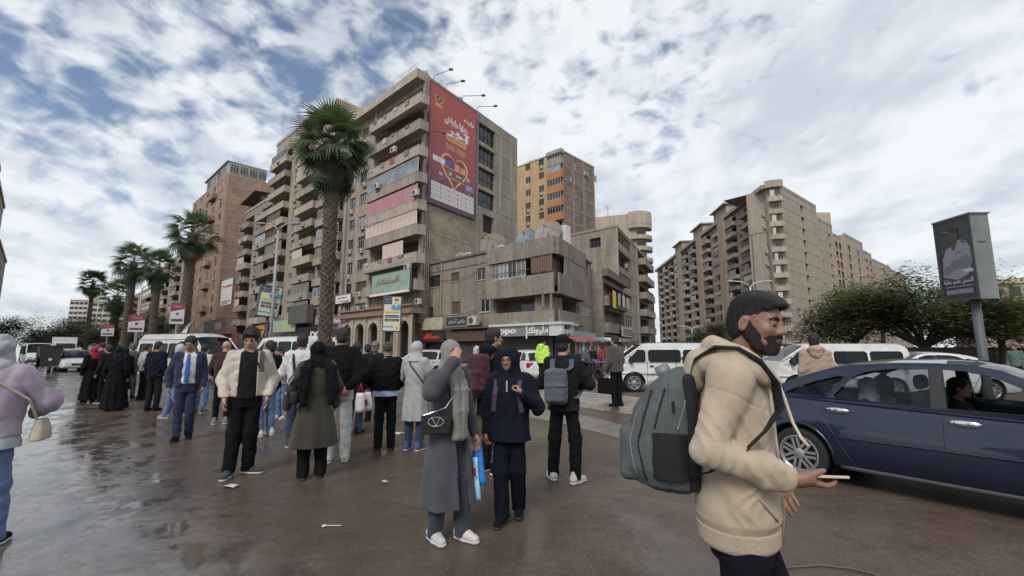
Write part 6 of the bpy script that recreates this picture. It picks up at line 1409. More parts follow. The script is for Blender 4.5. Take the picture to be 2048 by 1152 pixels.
def minibus(label,loc,rz,pm,lowm=None,Lg=4.7,H=1.98,W=1.69,high=False,group=None,name='minibus',glass=None,wr=.33,doors=True):
    """one-box van; local x forward"""
    root=thing(name,label,'van',loc,rz,group); glass=glass or VANGL; hl=Lg/2; hw=W/2
    zb=.28; belt=1.02 if not high else 1.08; zr=H-.10
    prof=[(-hl,zb+.12),(-hl-.02,.8),(-hl+.02,belt),(-hl+.14,zr-.12),(-hl+.28,zr)]+[(hl-1.45,zr),(hl-1.15,zr-.05),(hl-.42,belt+.12),(hl-.30,belt-.02),(hl-.06,belt-.32),(hl,.62),(hl-.02,zb+.12)]
    if high: prof=[(-hl,zb+.12),(-hl-.02,.8),(-hl+.02,belt),(-hl+.16,zr-.25),(-hl+.42,zr)]+[(hl-1.7,zr),(hl-1.25,zr-.16),(hl-.42,belt+.14),(hl-.28,belt-.02),(hl-.05,belt-.32),(hl,.62),(hl-.02,zb+.12)]
    xr,xf=-hl+.95,hl-.82
    def arch(x): return [(x+(wr+.07)*math.cos(a),wr+(wr+.07)*math.sin(a)) for a in np.linspace(.02,PI-.02,14)]
    low=[p for p in prof if p[1]<=belt+.001]
    def yz(x,z):
        f=max(0,min(1,(hl-x)/.7)); tp=1-.10*(1-f)**2; b=max(0,min(1,(x+hl)/.3)); tp*=1-.05*(1-b)**2
        base=hw*(.965 if z<.4 else 1.0); t=max(0,(z-belt)/(zr-belt)); return base*tp*(1-.13*t**1.4)
    lower=[(-hl,zb+.12),(-hl-.02,.8),(-hl+.02,belt),(hl-.32,belt),(hl-.06,belt-.32),(hl,.62),(hl-.02,zb+.12),(hl-.12,zb)]+[(x,max(z,zb)) for x,z in arch(xf)]+[(xf-wr-.07,zb)]+[(x,max(z,zb)) for x,z in arch(xr)]+[(-hl+.1,zb)]
    upper=[(-hl+.02,belt)]+[p for p in prof if p[1]>belt+.005]+[(hl-.32,belt)]
    # windows
    wz0,wz1=belt+.05,zr-(.20 if not high else .42)
    xs=[-hl+.28,-hl+1.30,-hl+2.36,hl-1.30]; wins=[]
    def rr(x0,x1,z0,z1,sl=0.0,r=.06): return [(x0+r,z0),(x1-r,z0),(x1,z0+r),(x1-sl,z1-r),(x1-r-sl,z1),(x0+r,z1),(x0,z1-r),(x0,z0+r)]
    for a,b in zip(xs[:-1],xs[1:]): wins.append(rr(a+.04,b-.05,wz0,wz1))
    fx0=xs[-1]+.05; wins.append([(fx0+.05,wz0-.0),(hl-.66,wz0),(hl-.62,wz0+.06),(hl-.62-(wz1-wz0)*.78,wz1-.04),(hl-.66-(wz1-wz0)*.80,wz1),(fx0+.05,wz1),(fx0,wz1-.05),(fx0,wz0+.05)])
    lm=lowm or pm
    for q in (-1,1):
        mb=MB(); up=[p for p in upper]; mb.poly(up,wins,lambda x,z:(x,q*yz(x,z),z)); 
        for lp in wins:
            for i in range(len(lp)): a,b=lp[i],lp[(i+1)%len(lp)]; mb.quad((a[0],q*yz(*a),a[1]),(b[0],q*yz(*b),b[1]),(b[0],q*(yz(*b)-.04),b[1]),(a[0],q*(yz(*a)-.04),a[1]))
        mb.build('side_panel',pm,root)
        mb=MB(); mb.poly(lower,(),lambda x,z:(x,q*yz(x,z),z)); mb.build('lower_panel',pm,root)
        if lowm: mb=MB(); mb.poly([(xr+wr+.12,zb+.02),(xf-wr-.12,zb+.02),(xf-wr-.12,.62),(xr+wr+.12,.62)],(),lambda x,z:(x,q*(yz(x,z)+.004),z)); mb.build('lower_band',lowm,root); mb=MB(); mb.tube([(x,q*(yz(x,.64)+.006),.64) for x in np.linspace(-hl+.2,hl-.3,12)],.014,6); mb.build('rub_strip',BLKP,root)
        for lp in wins:
            mb=MB(); mb.poly(lp,(),lambda x,z:(x,q*(yz(x,z)-.02),z)); mb.build('side_window',glass,root)
            mb=MB(); mb.tube([(x,q*(yz(x,z)+.001),z) for x,z in lp+[lp[0]]],.010,5); mb.build('window_seal',BLKP,root)
        if doors:
            for x in (xs[-1],xs[-1]-1.02): mb=MB(); mb.tube([(x,q*(yz(x,z)+.001),z) for z in np.linspace(zb+.06,wz1+.05,8)],.006,4); mb.build('door_seam',BLKP,root)
            mb=MB(); x=xs[-1]-.16; mb.box((x-.07,q*yz(x,.95)-.012,.90),(x+.07,q*yz(x,.95)+.02,.95)); mb.build('door_handle',BLKP,root)
            mb=MB(); x=hl-.72; mb.box((x-.04,q*(hw+.09)-.10,belt-.02),(x+.05,q*(hw+.09)+.10,belt+.26)); o=mb.build('wing_mirror',BLKP,root); bv=o.modifiers.new('b','BEVEL'); bv.width=.03; bv.segments=2
        for x in (xr,xf): add_wheel(root,x,q*(hw-.115),wr,'steel')
    def cross(pts,nm,mat,seg=12,crown=.06,inset=0.0):
        fx=np.linspace(0,len(pts)-1,(len(pts)-1)*3+1); R_=[]
        for f in fx:
            i=min(int(f),len(pts)-2); t=f-i; x=pts[i][0]*(1-t)+pts[i+1][0]*t; z=pts[i][1]*(1-t)+pts[i+1][1]*t; y=yz(x,z)-inset
            R_.append([Vector((x,y*(1-2*k/seg),z+(crown*(1-abs(1-2*k/seg)**2.5) if z>belt+.3 else 0))) for k in range(seg+1)])
        mb=MB(); mb.rings(R_,False,False); return mb.build(nm,mat,root,True)
    i_r=4; cross(prof[0:5],'rear_panel',pm,crown=.06); cross(prof[4:7],'roof',pm,crown=.06); cross(prof[6:8],'windscreen',glass,crown=.06,inset=.03); cross(prof[7:],'nose',pm,crown=0)
    # A-pillars / windscreen edge
    for q in (-1,1): mb=MB(); a,b=prof[6],prof[7]; mb.tube([(a[0],q*(yz(*a)-.01),a[1]),(b[0],q*(yz(*b)-.01),b[1])],.04,8); mb.build('windscreen_pillar',pm,root,True)
    mb=MB(); V=[(-hl+.001-.02-.0*z,y,z) for z,y in ((belt+.06,-.6),(belt+.06,.6),(zr-.25,.52),(zr-.25,-.52))]; 
    mb.add([(-hl+.005+(z-belt)*.11,y,z) for z,y in ((belt+.06,-.62),(belt+.06,.62),(zr-.2,.54),(zr-.2,-.54))],[(0,1,2,3)]); mb.build('rear_window',VANGL,root)
    mb=MB(); mb.box((-hl+.05,-hw+.05,zb),(hl-.2,hw-.05,zb+.1)); mb.build('floor',BLKP,root)
    mb=MB()
    for x in (-hl+.9,-hl+1.8,hl-1.6): mb.box((x-.1,-hw+.12,zb+.1),(x+.3,hw-.12,.62)); mb.box((x-.16,-hw+.12,.6),(x-.02,hw-.12,1.18))
    mb.build('seats',SEATM,root)
    for x,nm in ((-hl-.06,'rear_bumper'),(hl-.06,'front_bumper')): mb=MB(); mb.box((x,-hw+.02,zb+.04),(x+.14,hw-.02,zb+.26)); o=mb.build(nm,TRIMG if not lowm else pm,root); bv=o.modifiers.new('b','BEVEL'); bv.width=.05; bv.segments=3
    for q in (-1,1):
        mb=MB(); mb.box((-hl-.03,q*(hw-.13)-.09,.62),(-hl+.08,q*(hw-.13)+.09,1.0)); mb.build('tail_lamp',TAILR,root)
        mb=MB(); mb.box((hl-.12,q*(hw-.24)-.15,.58),(hl+.012,q*(hw-.24)+.15,.76)); mb.build('headlight',HEADL,root)
    mb=MB(); mb.box((hl-.1,-.32,.58),(hl+.008,.32,.74)); mb.build('grille',BLKP,root); mb=MB(); mb.box((-hl-.035,-.2,.56),(-hl,.2,.68)); mb.build('number_plate',WHITEF,root)
    if high: 
        for q in (-1,1): mb=MB(); mb.tube([(x,q*(yz(x,zr-.24)+.006),zr-.24) for x in np.linspace(-hl+.3,hl-1.5,10)],.012,5); mb.build('roof_rib',BLKP,root)
    return root
# ---- the blue saloon in the foreground (nearside rear wheel measured on the ground)
cd=Vector((.60,-.80,0)); crz=math.atan2(cd.y,cd.x); rw=G(1606,958); cl=Vector((-cd.y,cd.x,0))   # car left = far or near side
side=-1 if cl.dot(Vector((-rw.x,-rw.y,0)))<0 else 1
bc=rw+cd*1.30-cl*side*.79
BLUE=sedan('dark blue saloon car passing on the right with chrome door handles',(bc.x,bc.y,0),crz,BPAINT,name='saloon_car',wr=.305,open_front=side)
def in_car(x,y,z): return Vector((bc.x,bc.y,0))+cd*x+cl*y+Vector((0,0,z))
# ---- white vehicles
def place(px,py,az): p=G(px,py); return (p.x,p.y,0)
van1p=P(1400,696,17.6); kdir=math.atan2(-kd.y,-kd.x)
minibus('white minibus with gold lower band parked right behind the man in brown',(X_(1345,17.0),17.0,0),PI-R(4),WPAINT,paint('gold',(.40,.33,.21),.4,.4,.15),Lg=4.9,H=1.80,W=1.66,group='white minibuses')
minibus('second white minibus seen over the roof of the blue car',(X_(1650,15.2),15.2,0),PI-R(8),WPAINT,paint('gold',(.40,.33,.21)),Lg=4.3,H=1.76,W=1.66,group='white minibuses')
p=P(378,696,21.3); minibus('high-roofed white minibus behind the suited man',(p.x-.3,p.y+.6,0),R(-20),paint('offwhite',(.52,.53,.50),.4,.4,.12),None,Lg=5.3,H=2.30,W=1.88,high=True,group='white minibuses')
p=P(566,696,20.5); minibus('white minibus behind the man in the white jacket',(p.x,p.y+1,0),R(150),WPAINT,None,Lg=4.7,H=2.16,W=1.75,group='white minibuses')
p=P(74,696,42); minibus('white minibus driving up on the far left of the avenue',(p.x,p.y,0),math.atan2(-AV.y,-AV.x)+R(6),WPAINT,None,Lg=4.9,H=2.05,W=1.75,group='white minibuses')
sedan('white hatchback parked beside the boy in lime',(X_(1052,21.5),22.6,0),R(112),WPAINT,True,group='white cars')
sedan('white car behind the woman in the pale grey coat',(X_(845,24),24.5,0),R(168),WPAINT,True,group='white cars')
sedan('white saloon approaching on the avenue behind the woman in crimson',(X_(136,31),31.5,0),math.atan2(-AV.y,-AV.x)+R(4),paint('dirtywhite',(.5,.5,.48),.4,.4,.15),group='white cars')
sedan('silver car farther down the avenue behind the white saloon',(X_(150,46),46,0),math.atan2(-AV.y,-AV.x),paint('silverblue',(.22,.25,.30),.3,.6),group='white cars',detail=False)
sedan('white car seen through the windows of the blue saloon',(X_(1835,14.5),14.5,0),R(172),WPAINT,group='white cars')
sedan('pale car glimpsed between the minibus and the crowd',(X_(262,36),36,0),math.atan2(AV.y,AV.x),WPAINT,True,group='white cars',detail=False)
# box lorry far left
def lorry():
    p=P(128,696,58); t=thing('box_lorry','white box lorry far down the avenue','lorry',(p.x,p.y,0),math.atan2(-AV.y,-AV.x))
    mb=MB(); mb.box((-3,-1.1,.9),(1.4,1.1,2.95)); mb.build('cargo_box',M('lorry_white',(.6,.6,.6),.5,.1),t); mb=MB(); mb.prism([(1.5,.5),(3.2,.5),(3.25,1.4),(2.9,2.3),(1.5,2.4)],-1,1,Matrix.Rotation(PI/2,4,'X')); mb.build('cab',WPAINT,t); mb=MB(); mb.box((3.1,-.85,1.45),(3.22,.85,2.15)); mb.build('windscreen',GLASSD,t); mb=MB(); mb.box((-3,-.4,.5),(3,.4,.9)); mb.build('chassis',BLKP,t)
    for x in (-2,2.4):
        for q in (-1,1): add_wheel(t,x,q*.95,.42,'steel')
lorry()
# motorised rickshaw and motorbikes
def rickshaw(label,loc,rz):
    t=thing('motor_rickshaw',label,'rickshaw',loc,rz); mb=MB(); pr=[(-1.2,.35),(.4,.35),(.75,.6),(.95,.62),(.95,.9),(.5,1.0),(.32,1.72),(-1.15,1.72),(-1.25,1.0)]; 
    mb.poly([(-1.2,.35),(.4,.35),(.75,.6),(.6,.95),(-1.25,.95)],(),lambda x,z:(x,.6,z)); mb.poly([(-1.2,.35),(.4,.35),(.75,.6),(.6,.95),(-1.25,.95)],(),lambda x,z:(x,-.6,z)); mb.box((-1.25,-.6,.35),(-1.2,.6,1.0)); mb.box((.55,-.45,.45),(.75,.45,1.0)); mb.build('body',M('rickshaw_black',(.02,.02,.022),.5,.2),t)
    mb=MB(); mb.box((-1.3,-.66,1.66),(.38,.66,1.74)); mb.box((-1.3,-.66,1.0),(-1.24,.66,1.66)); mb.build('canopy',M('canvas_black',(.025,.024,.024),.8,.3),t); mb=MB()
    for q in (-1,1): mb.tube([(.62,q*.5,1.0),(.34,q*.6,1.68)],.025,6); mb.tube([(-1.2,q*.6,.95),(-1.2,q*.6,1.68)],.025,6)
    mb.build('frame',RUST,t); mb=MB(); mb.add([(.60,-.46,1.02),(.60,.46,1.02),(.36,.56,1.64),(.36,-.56,1.64)],[(0,1,2,3)]); mb.build('windscreen',VANGL,t); mb=MB(); mb.box((-.9,-.5,.5),(-.4,.5,.7)); mb.box((-1.0,-.5,.7),(-.88,.5,1.2)); mb.build('seat',SEATM,t)
    add_wheel(t,.85,.0,.22,'steel'); add_wheel(t,-.8,.58,.22,'steel'); add_wheel(t,-.8,-.58,.22,'steel'); mb=MB(); mb.lathe([(.09,0),(.09,.06),(.02,.07)],14,Matrix.Translation((.78,0,.82))@Matrix.Rotation(PI/2,4,'Y')); mb.build('headlight',HEADL,t)
p=P(103,696,30); rickshaw('dark motor rickshaw on the avenue next to the white saloon',(p.x,p.y,0),math.atan2(-AV.y,-AV.x))
def motorbike(label,loc,rz,col):
    t=thing('motorbike',label,'motorbike',loc,rz,'motorbikes parked by the shops'); add_wheel(t,.62,0,.29,'alloy'); add_wheel(t,-.62,0,.29,'alloy')
    mb=MB(); rg=[]
    for x,z,ry,rz_ in ((-.55,.80,.05,.05),(-.35,.80,.12,.06),(0.02,.78,.11,.06),(.12,.84,.12,.12),(.35,.86,.13,.12),(.45,.84,.05,.05)): rg.append([Vector((x,ry*math.cos(a),z+rz_*math.sin(a))) for a in np.linspace(0,2*PI,11)[:-1]])
    mb.rings(rg); mb.build('tank_and_seat',M('bike_'+col[0],col[1],.35,.1),t,True); mb=MB(); mb.tube([(.62,.09,.29),(.40,.09,.95)],.022,6); mb.tube([(.62,-.09,.29),(.40,-.09,.95)],.022,6); mb.tube([(-.62,.1,.29),(-.2,.1,.4),(.1,.08,.7)],.022,6); mb.tube([(.36,-.32,1.05),(.42,0,.98),(.36,.32,1.05)],.014,6); mb.box((-.18,-.13,.28),(.22,.13,.62)); mb.tube([(.0,-.16,.3),(-.75,-.17,.36)],.04,8); mb.build('frame',BLKP,t); mb=MB(); mb.lathe([(.08,0),(.085,.05),(.02,.09)],14,Matrix.Translation((.5,0,.9))@Matrix.Rotation(PI/2,4,'Y')); mb.build('headlight',HEADL,t)
for i,(px,Y,c) in enumerate(((1168,24,('red',(.3,.02,.02))),(1180,23,('black',(.02,.02,.02))),(1196,24.5,('blue',(.03,.06,.2))))):
    p=P(px,696,Y); motorbike(f'{c[0]} motorbike parked by the stalls near the shuttered shop',(p.x,p.y,0),R(100+25*i),c)
# people inside the blue car
# ================================================================ people: implicit surfaces turned into one continuous mesh per body / garment
V3=lambda *a: np.array(a,dtype=np.float32)
class SD:
    def __init__(s,lo,hi,h):
        s.lo=np.array(lo,np.float32); s.h=h; s.n=np.ceil((np.array(hi)-s.lo)/h).astype(int)+1
        s.a=np.full(s.n,.5,np.float32); s.ax=[s.lo[i]+h*np.arange(s.n[i],dtype=np.float32) for i in range(3)]
    def blk(s,lo,hi,pad):
        i0=np.maximum(0,np.floor((np.minimum(lo,hi)-pad-s.lo)/s.h).astype(int)); i1=np.minimum(s.n,np.ceil((np.maximum(lo,hi)+pad-s.lo)/s.h).astype(int)+1)
        if (i1<=i0).any(): return None
        sl=tuple(slice(i0[i],i1[i]) for i in range(3)); return sl,s.ax[0][sl[0]][:,None,None],s.ax[1][sl[1]][None,:,None],s.ax[2][sl[2]][None,None,:]
    def comb(s,sl,d,k,op):
        a=s.a[sl]
        if op=='u':
            if k>0: h=np.maximum(k-np.abs(a-d),0)/k; s.a[sl]=np.minimum(a,d)-h*h*k*.25
            else: s.a[sl]=np.minimum(a,d)
        else:
            d=-d
            if k>0: h=np.maximum(k-np.abs(a-d),0)/k; s.a[sl]=np.maximum(a,d)+h*h*k*.25
            else: s.a[sl]=np.maximum(a,d)
    def cone(s,a,b,ra,rb=None,k=.02,wide=None,op='u'):
        a=np.array(a,np.float32); b=np.array(b,np.float32); rb=ra if rb is None else rb; rm=max(ra,rb)*(wide[1] if wide and wide[1]>1 else 1)
        q=s.blk(np.minimum(a,b)-rm,np.maximum(a,b)+rm,k+s.h*2)
        if q is None: return
        sl,X,Y,Z=q; ba=b-a; L=float(ba@ba)+1e-9; px,py,pz=X-a[0],Y-a[1],Z-a[2]
        t=np.clip((px*ba[0]+py*ba[1]+pz*ba[2])/L,0,1); dx=px-ba[0]*t; dy=py-ba[1]*t; dz=pz-ba[2]*t
        if wide is not None:
            w=np.array(wide[0],np.float32); w=w/np.linalg.norm(w); c=(dx*w[0]+dy*w[1]+dz*w[2])*(1/wide[1]-1); dx=dx+c*w[0]; dy=dy+c*w[1]; dz=dz+c*w[2]
        s.comb(sl,np.sqrt(dx*dx+dy*dy+dz*dz)-(ra+(rb-ra)*t),k,op)
    def chain(s,pts,rs,k=.02,wide=None):
        for i in range(len(pts)-1): s.cone(pts[i],pts[i+1],rs[i],rs[i+1],k,wide)
    def ell(s,c,r,rot=None,k=.015,op='u'):
        c=np.array(c,np.float32); r=np.array(r,np.float32); rm=float(max(r)); q=s.blk(c-rm,c+rm,k+s.h*2)
        if q is None: return
        sl,X,Y,Z=q; px,py,pz=X-c[0],Y-c[1],Z-c[2]
        if rot is not None:
            m=np.array(rot,np.float32)   # columns = local axes
            lx=px*m[0,0]+py*m[1,0]+pz*m[2,0]; ly=px*m[0,1]+py*m[1,1]+pz*m[2,1]; lz=px*m[0,2]+py*m[1,2]+pz*m[2,2]; px,py,pz=lx,ly,lz
        k0=np.sqrt((px/r[0])**2+(py/r[1])**2+(pz/r[2])**2)+1e-6; k1=np.sqrt((px/r[0]**2)**2+(py/r[1]**2)**2+(pz/r[2]**2)**2)+1e-6
        s.comb(sl,k0*(k0-1)/k1,k,op)
    def stack(s,rows,k=.02,op='u',pw=2.0):
        rows=sorted(rows); z=np.array([r[0] for r in rows]); lo=V3(min(r[1]-r[3] for r in rows),min(r[2]-r[4] for r in rows),z[0]); hi=V3(max(r[1]+r[3] for r in rows),max(r[2]+r[4] for r in rows),z[-1])
        q=s.blk(lo,hi,k+s.h*2)
        if q is None: return
        sl,X,Y,Z=q; zz=s.ax[2][sl[2]]; g=[np.interp(zz,z,[r[i] for r in rows]).astype(np.float32)[None,None,:] for i in (1,2,3,4)]
        ex=np.abs((X-g[0])/g[2])**pw+np.abs((Y-g[1])/g[3])**pw
        d=(ex**(1/pw)-1)*np.minimum(g[2],g[3]); d=np.maximum(d,np.maximum(z[0]-Z,Z-z[-1])); s.comb(sl,d,k,op)
    def box(s,c,r,rot=None,rd=.01,k=.0,op='u'):
        c=np.array(c,np.float32); r=np.array(r,np.float32); rm=float(np.linalg.norm(r)); q=s.blk(c-rm,c+rm,k+s.h*2)
        if q is None: return
        sl,X,Y,Z=q; px,py,pz=X-c[0],Y-c[1],Z-c[2]
        if rot is not None:
            m=np.array(rot,np.float32); lx=px*m[0,0]+py*m[1,0]+pz*m[2,0]; ly=px*m[0,1]+py*m[1,1]+pz*m[2,1]; lz=px*m[0,2]+py*m[1,2]+pz*m[2,2]; px,py,pz=lx,ly,lz
        qx=np.abs(px)-r[0]+rd; qy=np.abs(py)-r[1]+rd; qz=np.abs(pz)-r[2]+rd
        d=np.sqrt(np.maximum(qx,0)**2+np.maximum(qy,0)**2+np.maximum(qz,0)**2)+np.minimum(np.maximum(qx,np.maximum(qy,qz)),0)-rd
        s.comb(sl,d,k,op)
    def cut(s,n,p,op='below'):
        """remove everything on the side of the plane the normal points to"""
        n=np.array(n,np.float32); n/=np.linalg.norm(n); p=np.array(p,np.float32)
        d=(s.ax[0][:,None,None]-p[0])*n[0]+(s.ax[1][None,:,None]-p[1])*n[1]+(s.ax[2][None,None,:]-p[2])*n[2]
        s.a=np.maximum(s.a,d)
    def fold(s,amp,freq,seed=0,st=(1,1,1),ridge=True):
        r=np.random.default_rng(seed); I=np.nonzero(np.abs(s.a)<.04); p=np.stack([s.ax[i][I[i]] for i in range(3)],1)*np.array(st,np.float32)
        w=np.zeros(len(p),np.float32); wp=p+.05*np.sin(p[:,[1,2,0]]*9+r.uniform(0,6,3))
        for q in range(5):
            d=r.normal(size=3); d/=np.linalg.norm(d); x=np.sin(wp@d*freq*r.uniform(.6,1.7)+r.uniform(0,6)); w+=(1-np.abs(x))*1.3-.5 if ridge else x
        s.a[I]+=amp*w.astype(np.float32)/3
    def dent(s,fn):
        I=np.nonzero(np.abs(s.a)<.05); p=np.stack([s.ax[i][I[i]] for i in range(3)],1); s.a[I]+=fn(p).astype(np.float32)
    def mesh(s,name,mat,parent=None,smooth=True,off=None):
        a=s.a; a[[0,-1]]=.2; a[:,[0,-1]]=.2; a[:,:,[0,-1]]=.2
        S=a<0; nx,ny,nz=s.n
        c=[S[i:nx-1+i,j:ny-1+j,k:nz-1+k] for i in (0,1) for j in (0,1) for k in (0,1)]
        al=c[0].copy(); an=c[0].copy()
        for x in c[1:]: al&=x; an|=x
        I=np.nonzero(an&~al)
        if len(I[0])==0: return None
        vals=np.stack([a[I[0]+i,I[1]+j,I[2]+k] for i in (0,1) for j in (0,1) for k in (0,1)],1)
        off8=np.array([(i,j,k) for i in (0,1) for j in (0,1) for k in (0,1)],np.float32)
        acc=np.zeros((len(I[0]),3),np.float32); cnt=np.zeros(len(I[0]),np.float32)
        for e0 in range(8):
            for ax in (4,2,1):
                if e0&ax: continue
                e1=e0|ax; m=(vals[:,e0]<0)!=(vals[:,e1]<0); t=vals[m,e0]/(vals[m,e0]-vals[m,e1]); acc[m]+=off8[e0]+(off8[e1]-off8[e0])*t[:,None]; cnt[m]+=1
        vp=(np.stack(I,1)+acc/cnt[:,None])*s.h+s.lo
        idx=np.full((nx-1,ny-1,nz-1),-1,np.int32); idx[I]=np.arange(len(I[0])); fs=[]
        for ax in range(3):
            sh=[slice(1,-1)]*3; sh[ax]=slice(0,-1); s1=list(sh); s1[ax]=slice(1,None)
            A=S[tuple(sh)]; Bb=S[tuple(s1)]; E=np.nonzero(A!=Bb); g=[E[0]+(0 if ax==0 else 1),E[1]+(0 if ax==1 else 1),E[2]+(0 if ax==2 else 1)]
            o1,o2=[(1,2),(2,0),(0,1)][ax]
            def ci(d1,d2):
                q=[x.copy() for x in g]; q[o1]=q[o1]-d1; q[o2]=q[o2]-d2; return idx[q[0],q[1],q[2]]
            f=np.stack([ci(1,1),ci(0,1),ci(0,0),ci(1,0)],1); flip=~A[E]; f[flip]=f[flip][:,::-1]; fs.append(f)
        f=np.concatenate(fs); f=f[(f>=0).all(1)]
        # two light relaxation passes take the grid out of the surface
        ed=np.concatenate([f[:,[0,1]],f[:,[1,2]],f[:,[2,3]],f[:,[3,0]]]); 
        for lam in (.5,-.52,.5,-.52,.4):
            sm=np.zeros_like(vp); ct=np.zeros(len(vp),np.float32)
            for q in range(3): sm[:,q]=np.bincount(ed[:,0],vp[ed[:,1],q],len(vp))+np.bincount(ed[:,1],vp[ed[:,0],q],len(vp))
            ct=np.bincount(ed[:,0],minlength=len(vp))+np.bincount(ed[:,1],minlength=len(vp)); vp=vp+lam*(sm/ct[:,None]-vp)
        me=bpy.data.meshes.new(name); me.vertices.add(len(vp)); me.vertices.foreach_set('co',vp.astype(np.float32).ravel()); me.loops.add(f.size); me.loops.foreach_set('vertex_index',f.astype(np.int32).ravel())
        me.polygons.add(len(f)); me.polygons.foreach_set('loop_start',np.arange(0,f.size,4,dtype=np.int32)); me.update(calc_edges=True); me.validate()
        if smooth: me.shade_smooth()
        me.materials.append(mat); return put(name,me,parent)
def cloth(name,col,rough=.9,var=.10,bump=.35,scale=9,sheen=.15):
    dk=max(col)<.04; return M('cloth_'+name,tuple(x*.6 for x in col) if dk else col,rough,var,scale,bump,260,sheen=0 if dk else sheen,var2=.12,scale2=3,spec=.15 if dk else .3)
SKIN=M('skin_light',(.42,.24,.165),.5,.08,12,.08,90,spec=.4); SKIN_T=M('skin_tan',(.30,.165,.105),.5,.10,12,.08,90,spec=.4); SKIN_D=M('skin_brown',(.26,.145,.098),.5,.1,12,.08,90,spec=.4)
HAIRB=M('hair_black',(.012,.010,.010),.55,.5,60,.45,400,stretch=(1,1,.3)); HAIRG=M('hair_grey',(.10,.095,.09),.6,.4,60,.6,160); EYEM=M('eye_dark',(.02,.012,.01),.25,0); BROW=M('brow',(.018,.012,.010),.8,0); LIP=M('lip',(.26,.11,.09),.5,.05); EYEW=M('eye_white',(.5,.46,.43),.3,0)
BLACK=cloth('black',(.012,.012,.014)); NAVY=cloth('navy',(.014,.018,.036)); 
def rotm(yaw,pitch,roll=0.0):
    return np.array(Matrix.Rotation(yaw,3,'Z')@Matrix.Rotation(-pitch,3,'X')@Matrix.Rotation(roll,3,'Y'))
def head_sdf(sd,c,m,fine=False,beard=False,sc=1.0,neck=None):
    T=lambda *p: tuple(np.array(c)+m@(np.array(p)*sc)); E=lambda p,r,k=.015,op='u',mm=None: sd.ell(T(*p),np.array(r)*sc,m if mm is None else m@mm,k,op)
    E((0,-.012,.035),(.075,.096,.086)); E((0,.022,-.03),(.061,.074,.086),.03); E((0,.056,-.092),(.030,.030,.024),.03)
    for q in (-1,1): E((.048*q,.035,-.075),(.020,.035,.022),.03); E((.042*q,.066,-.022),(.020,.020,.018),.025)
    sd.cone(T(-.034,.079,.020),T(.034,.079,.020),.013*sc,.013*sc,.015)
    for q in (-1,1): E((.031*q,.100,.004),(.016,.015,.012),.012,'s')
    sd.cone(T(0,.088,.012),T(0,.110,-.026),.0085*sc,.0125*sc,.012)
    for q in (-1,1): E((.013*q,.098,-.032),(.009,.011,.009),.008)
    sd.cone(T(-.019,.086,-.056),T(.019,.086,-.056),.0095*sc,None,.008); sd.cone(T(-.015,.085,-.066),T(.015,.085,-.066),.0105*sc,None,.008)
    for q in (-1,1):
        mm=np.array(Matrix.Rotation(.35*q,3,'Z')@Matrix.Rotation(-.2,3,'X')); E((.079*q,-.008,-.008),(.009,.020,.032),.008,'u',mm)
        if fine: E((.088*q,-.002,-.004),(.007,.011,.019),.004,'s',mm)
    if neck is not None: sd.cone(T(0,-.022,-.075),neck,.054*sc,.060*sc,.03)
def face_parts(root,c,m,sc=1.0,glasses=False,gm=None):
    T=lambda *p: Vector(np.array(c)+m@(np.array(p)*sc)); RM=Matrix(m.tolist())
    for q in (-1,1):
        mb=MB(); mb.lathe([(.0118*sc*math.sin(a),.0118*sc*math.cos(a)) for a in np.linspace(.05,PI-.05,7)],10,Matrix.Translation(T(.031*q,.0815,.004))); o=mb.build('eye',EYEM,root,True)
        mb=MB(); mb.tube([T(.016*q,.0945,.020),T(.032*q,.0935,.025),T(.047*q,.083,.020)],[.003*sc,.0042*sc,.0025*sc],6); mb.build('eyebrow',BROW,root,True)
    mb=MB(); mb.tube([T(-.02,.090,-.0605),T(0,.0965,-.0605),T(.02,.090,-.0605)],.0038*sc,6); mb.build('mouth',LIP,root,True)
def hand_sdf(sd,w,d,pn,side,curl=.5,sc=1.0,k=.008,splay=.1):
    """palm from wrist w along d; pn = palm normal (the way the palm faces); side=+1 if the thumb lies along pn x d"""
    w=np.array(w); d=np.array(d)/np.linalg.norm(d); pn=np.array(pn)-d*np.dot(pn,d); pn=pn/np.linalg.norm(pn); lat=np.cross(pn,d)*side
    P_=lambda a,b,c: w+d*a*sc+lat*b*sc+pn*c*sc
    sd.cone(P_(0,0,0),P_(.03,0,0),.026*sc,.024*sc,.012,(lat,1.25))
    sd.cone(P_(.03,0,0),P_(.085,0,.003),.0165*sc,.014*sc,.015,(lat,2.4))
    sd.cone(P_(.02,.022,.01),P_(.055,.030,.012),.017*sc,.013*sc,.012)
    for i,(o,l) in enumerate(((.028,.070),(.010,.078),(-.009,.073),(-.027,.058))):
        r_=(.0092-.0006*i)*sc; p0=P_(.088-.004*abs(i-1),o,.002); a=curl*.55; sp=splay*(1.2-i*.8)*.3
        d1=d*math.cos(a)+pn*math.sin(a)+lat*sp; p1=p0+d1*l*.45*sc; a2=curl*1.35; d2=d*math.cos(a2)+pn*math.sin(a2)+lat*sp; p2=p1+d2*l*.32*sc; a3=curl*1.9; d3=d*math.cos(a3)+pn*math.sin(a3); p3=p2+d3*l*.24*sc
        sd.cone(p0-d1*.02*sc,p1,r_*1.08,r_,.004); sd.cone(p1,p2,r_,r_*.94,.003); sd.cone(p2,p3,r_*.94,r_*.82,.003)
    t0=P_(.035,.036,.012); t1=P_(.062,.052,.022+.01*curl); t2=P_(.088,.048-.012*curl,.034+.012*curl); sd.cone(t0,t1,.0125*sc,.0105*sc,.008); sd.cone(t1,t2,.0105*sc,.0085*sc,.004)
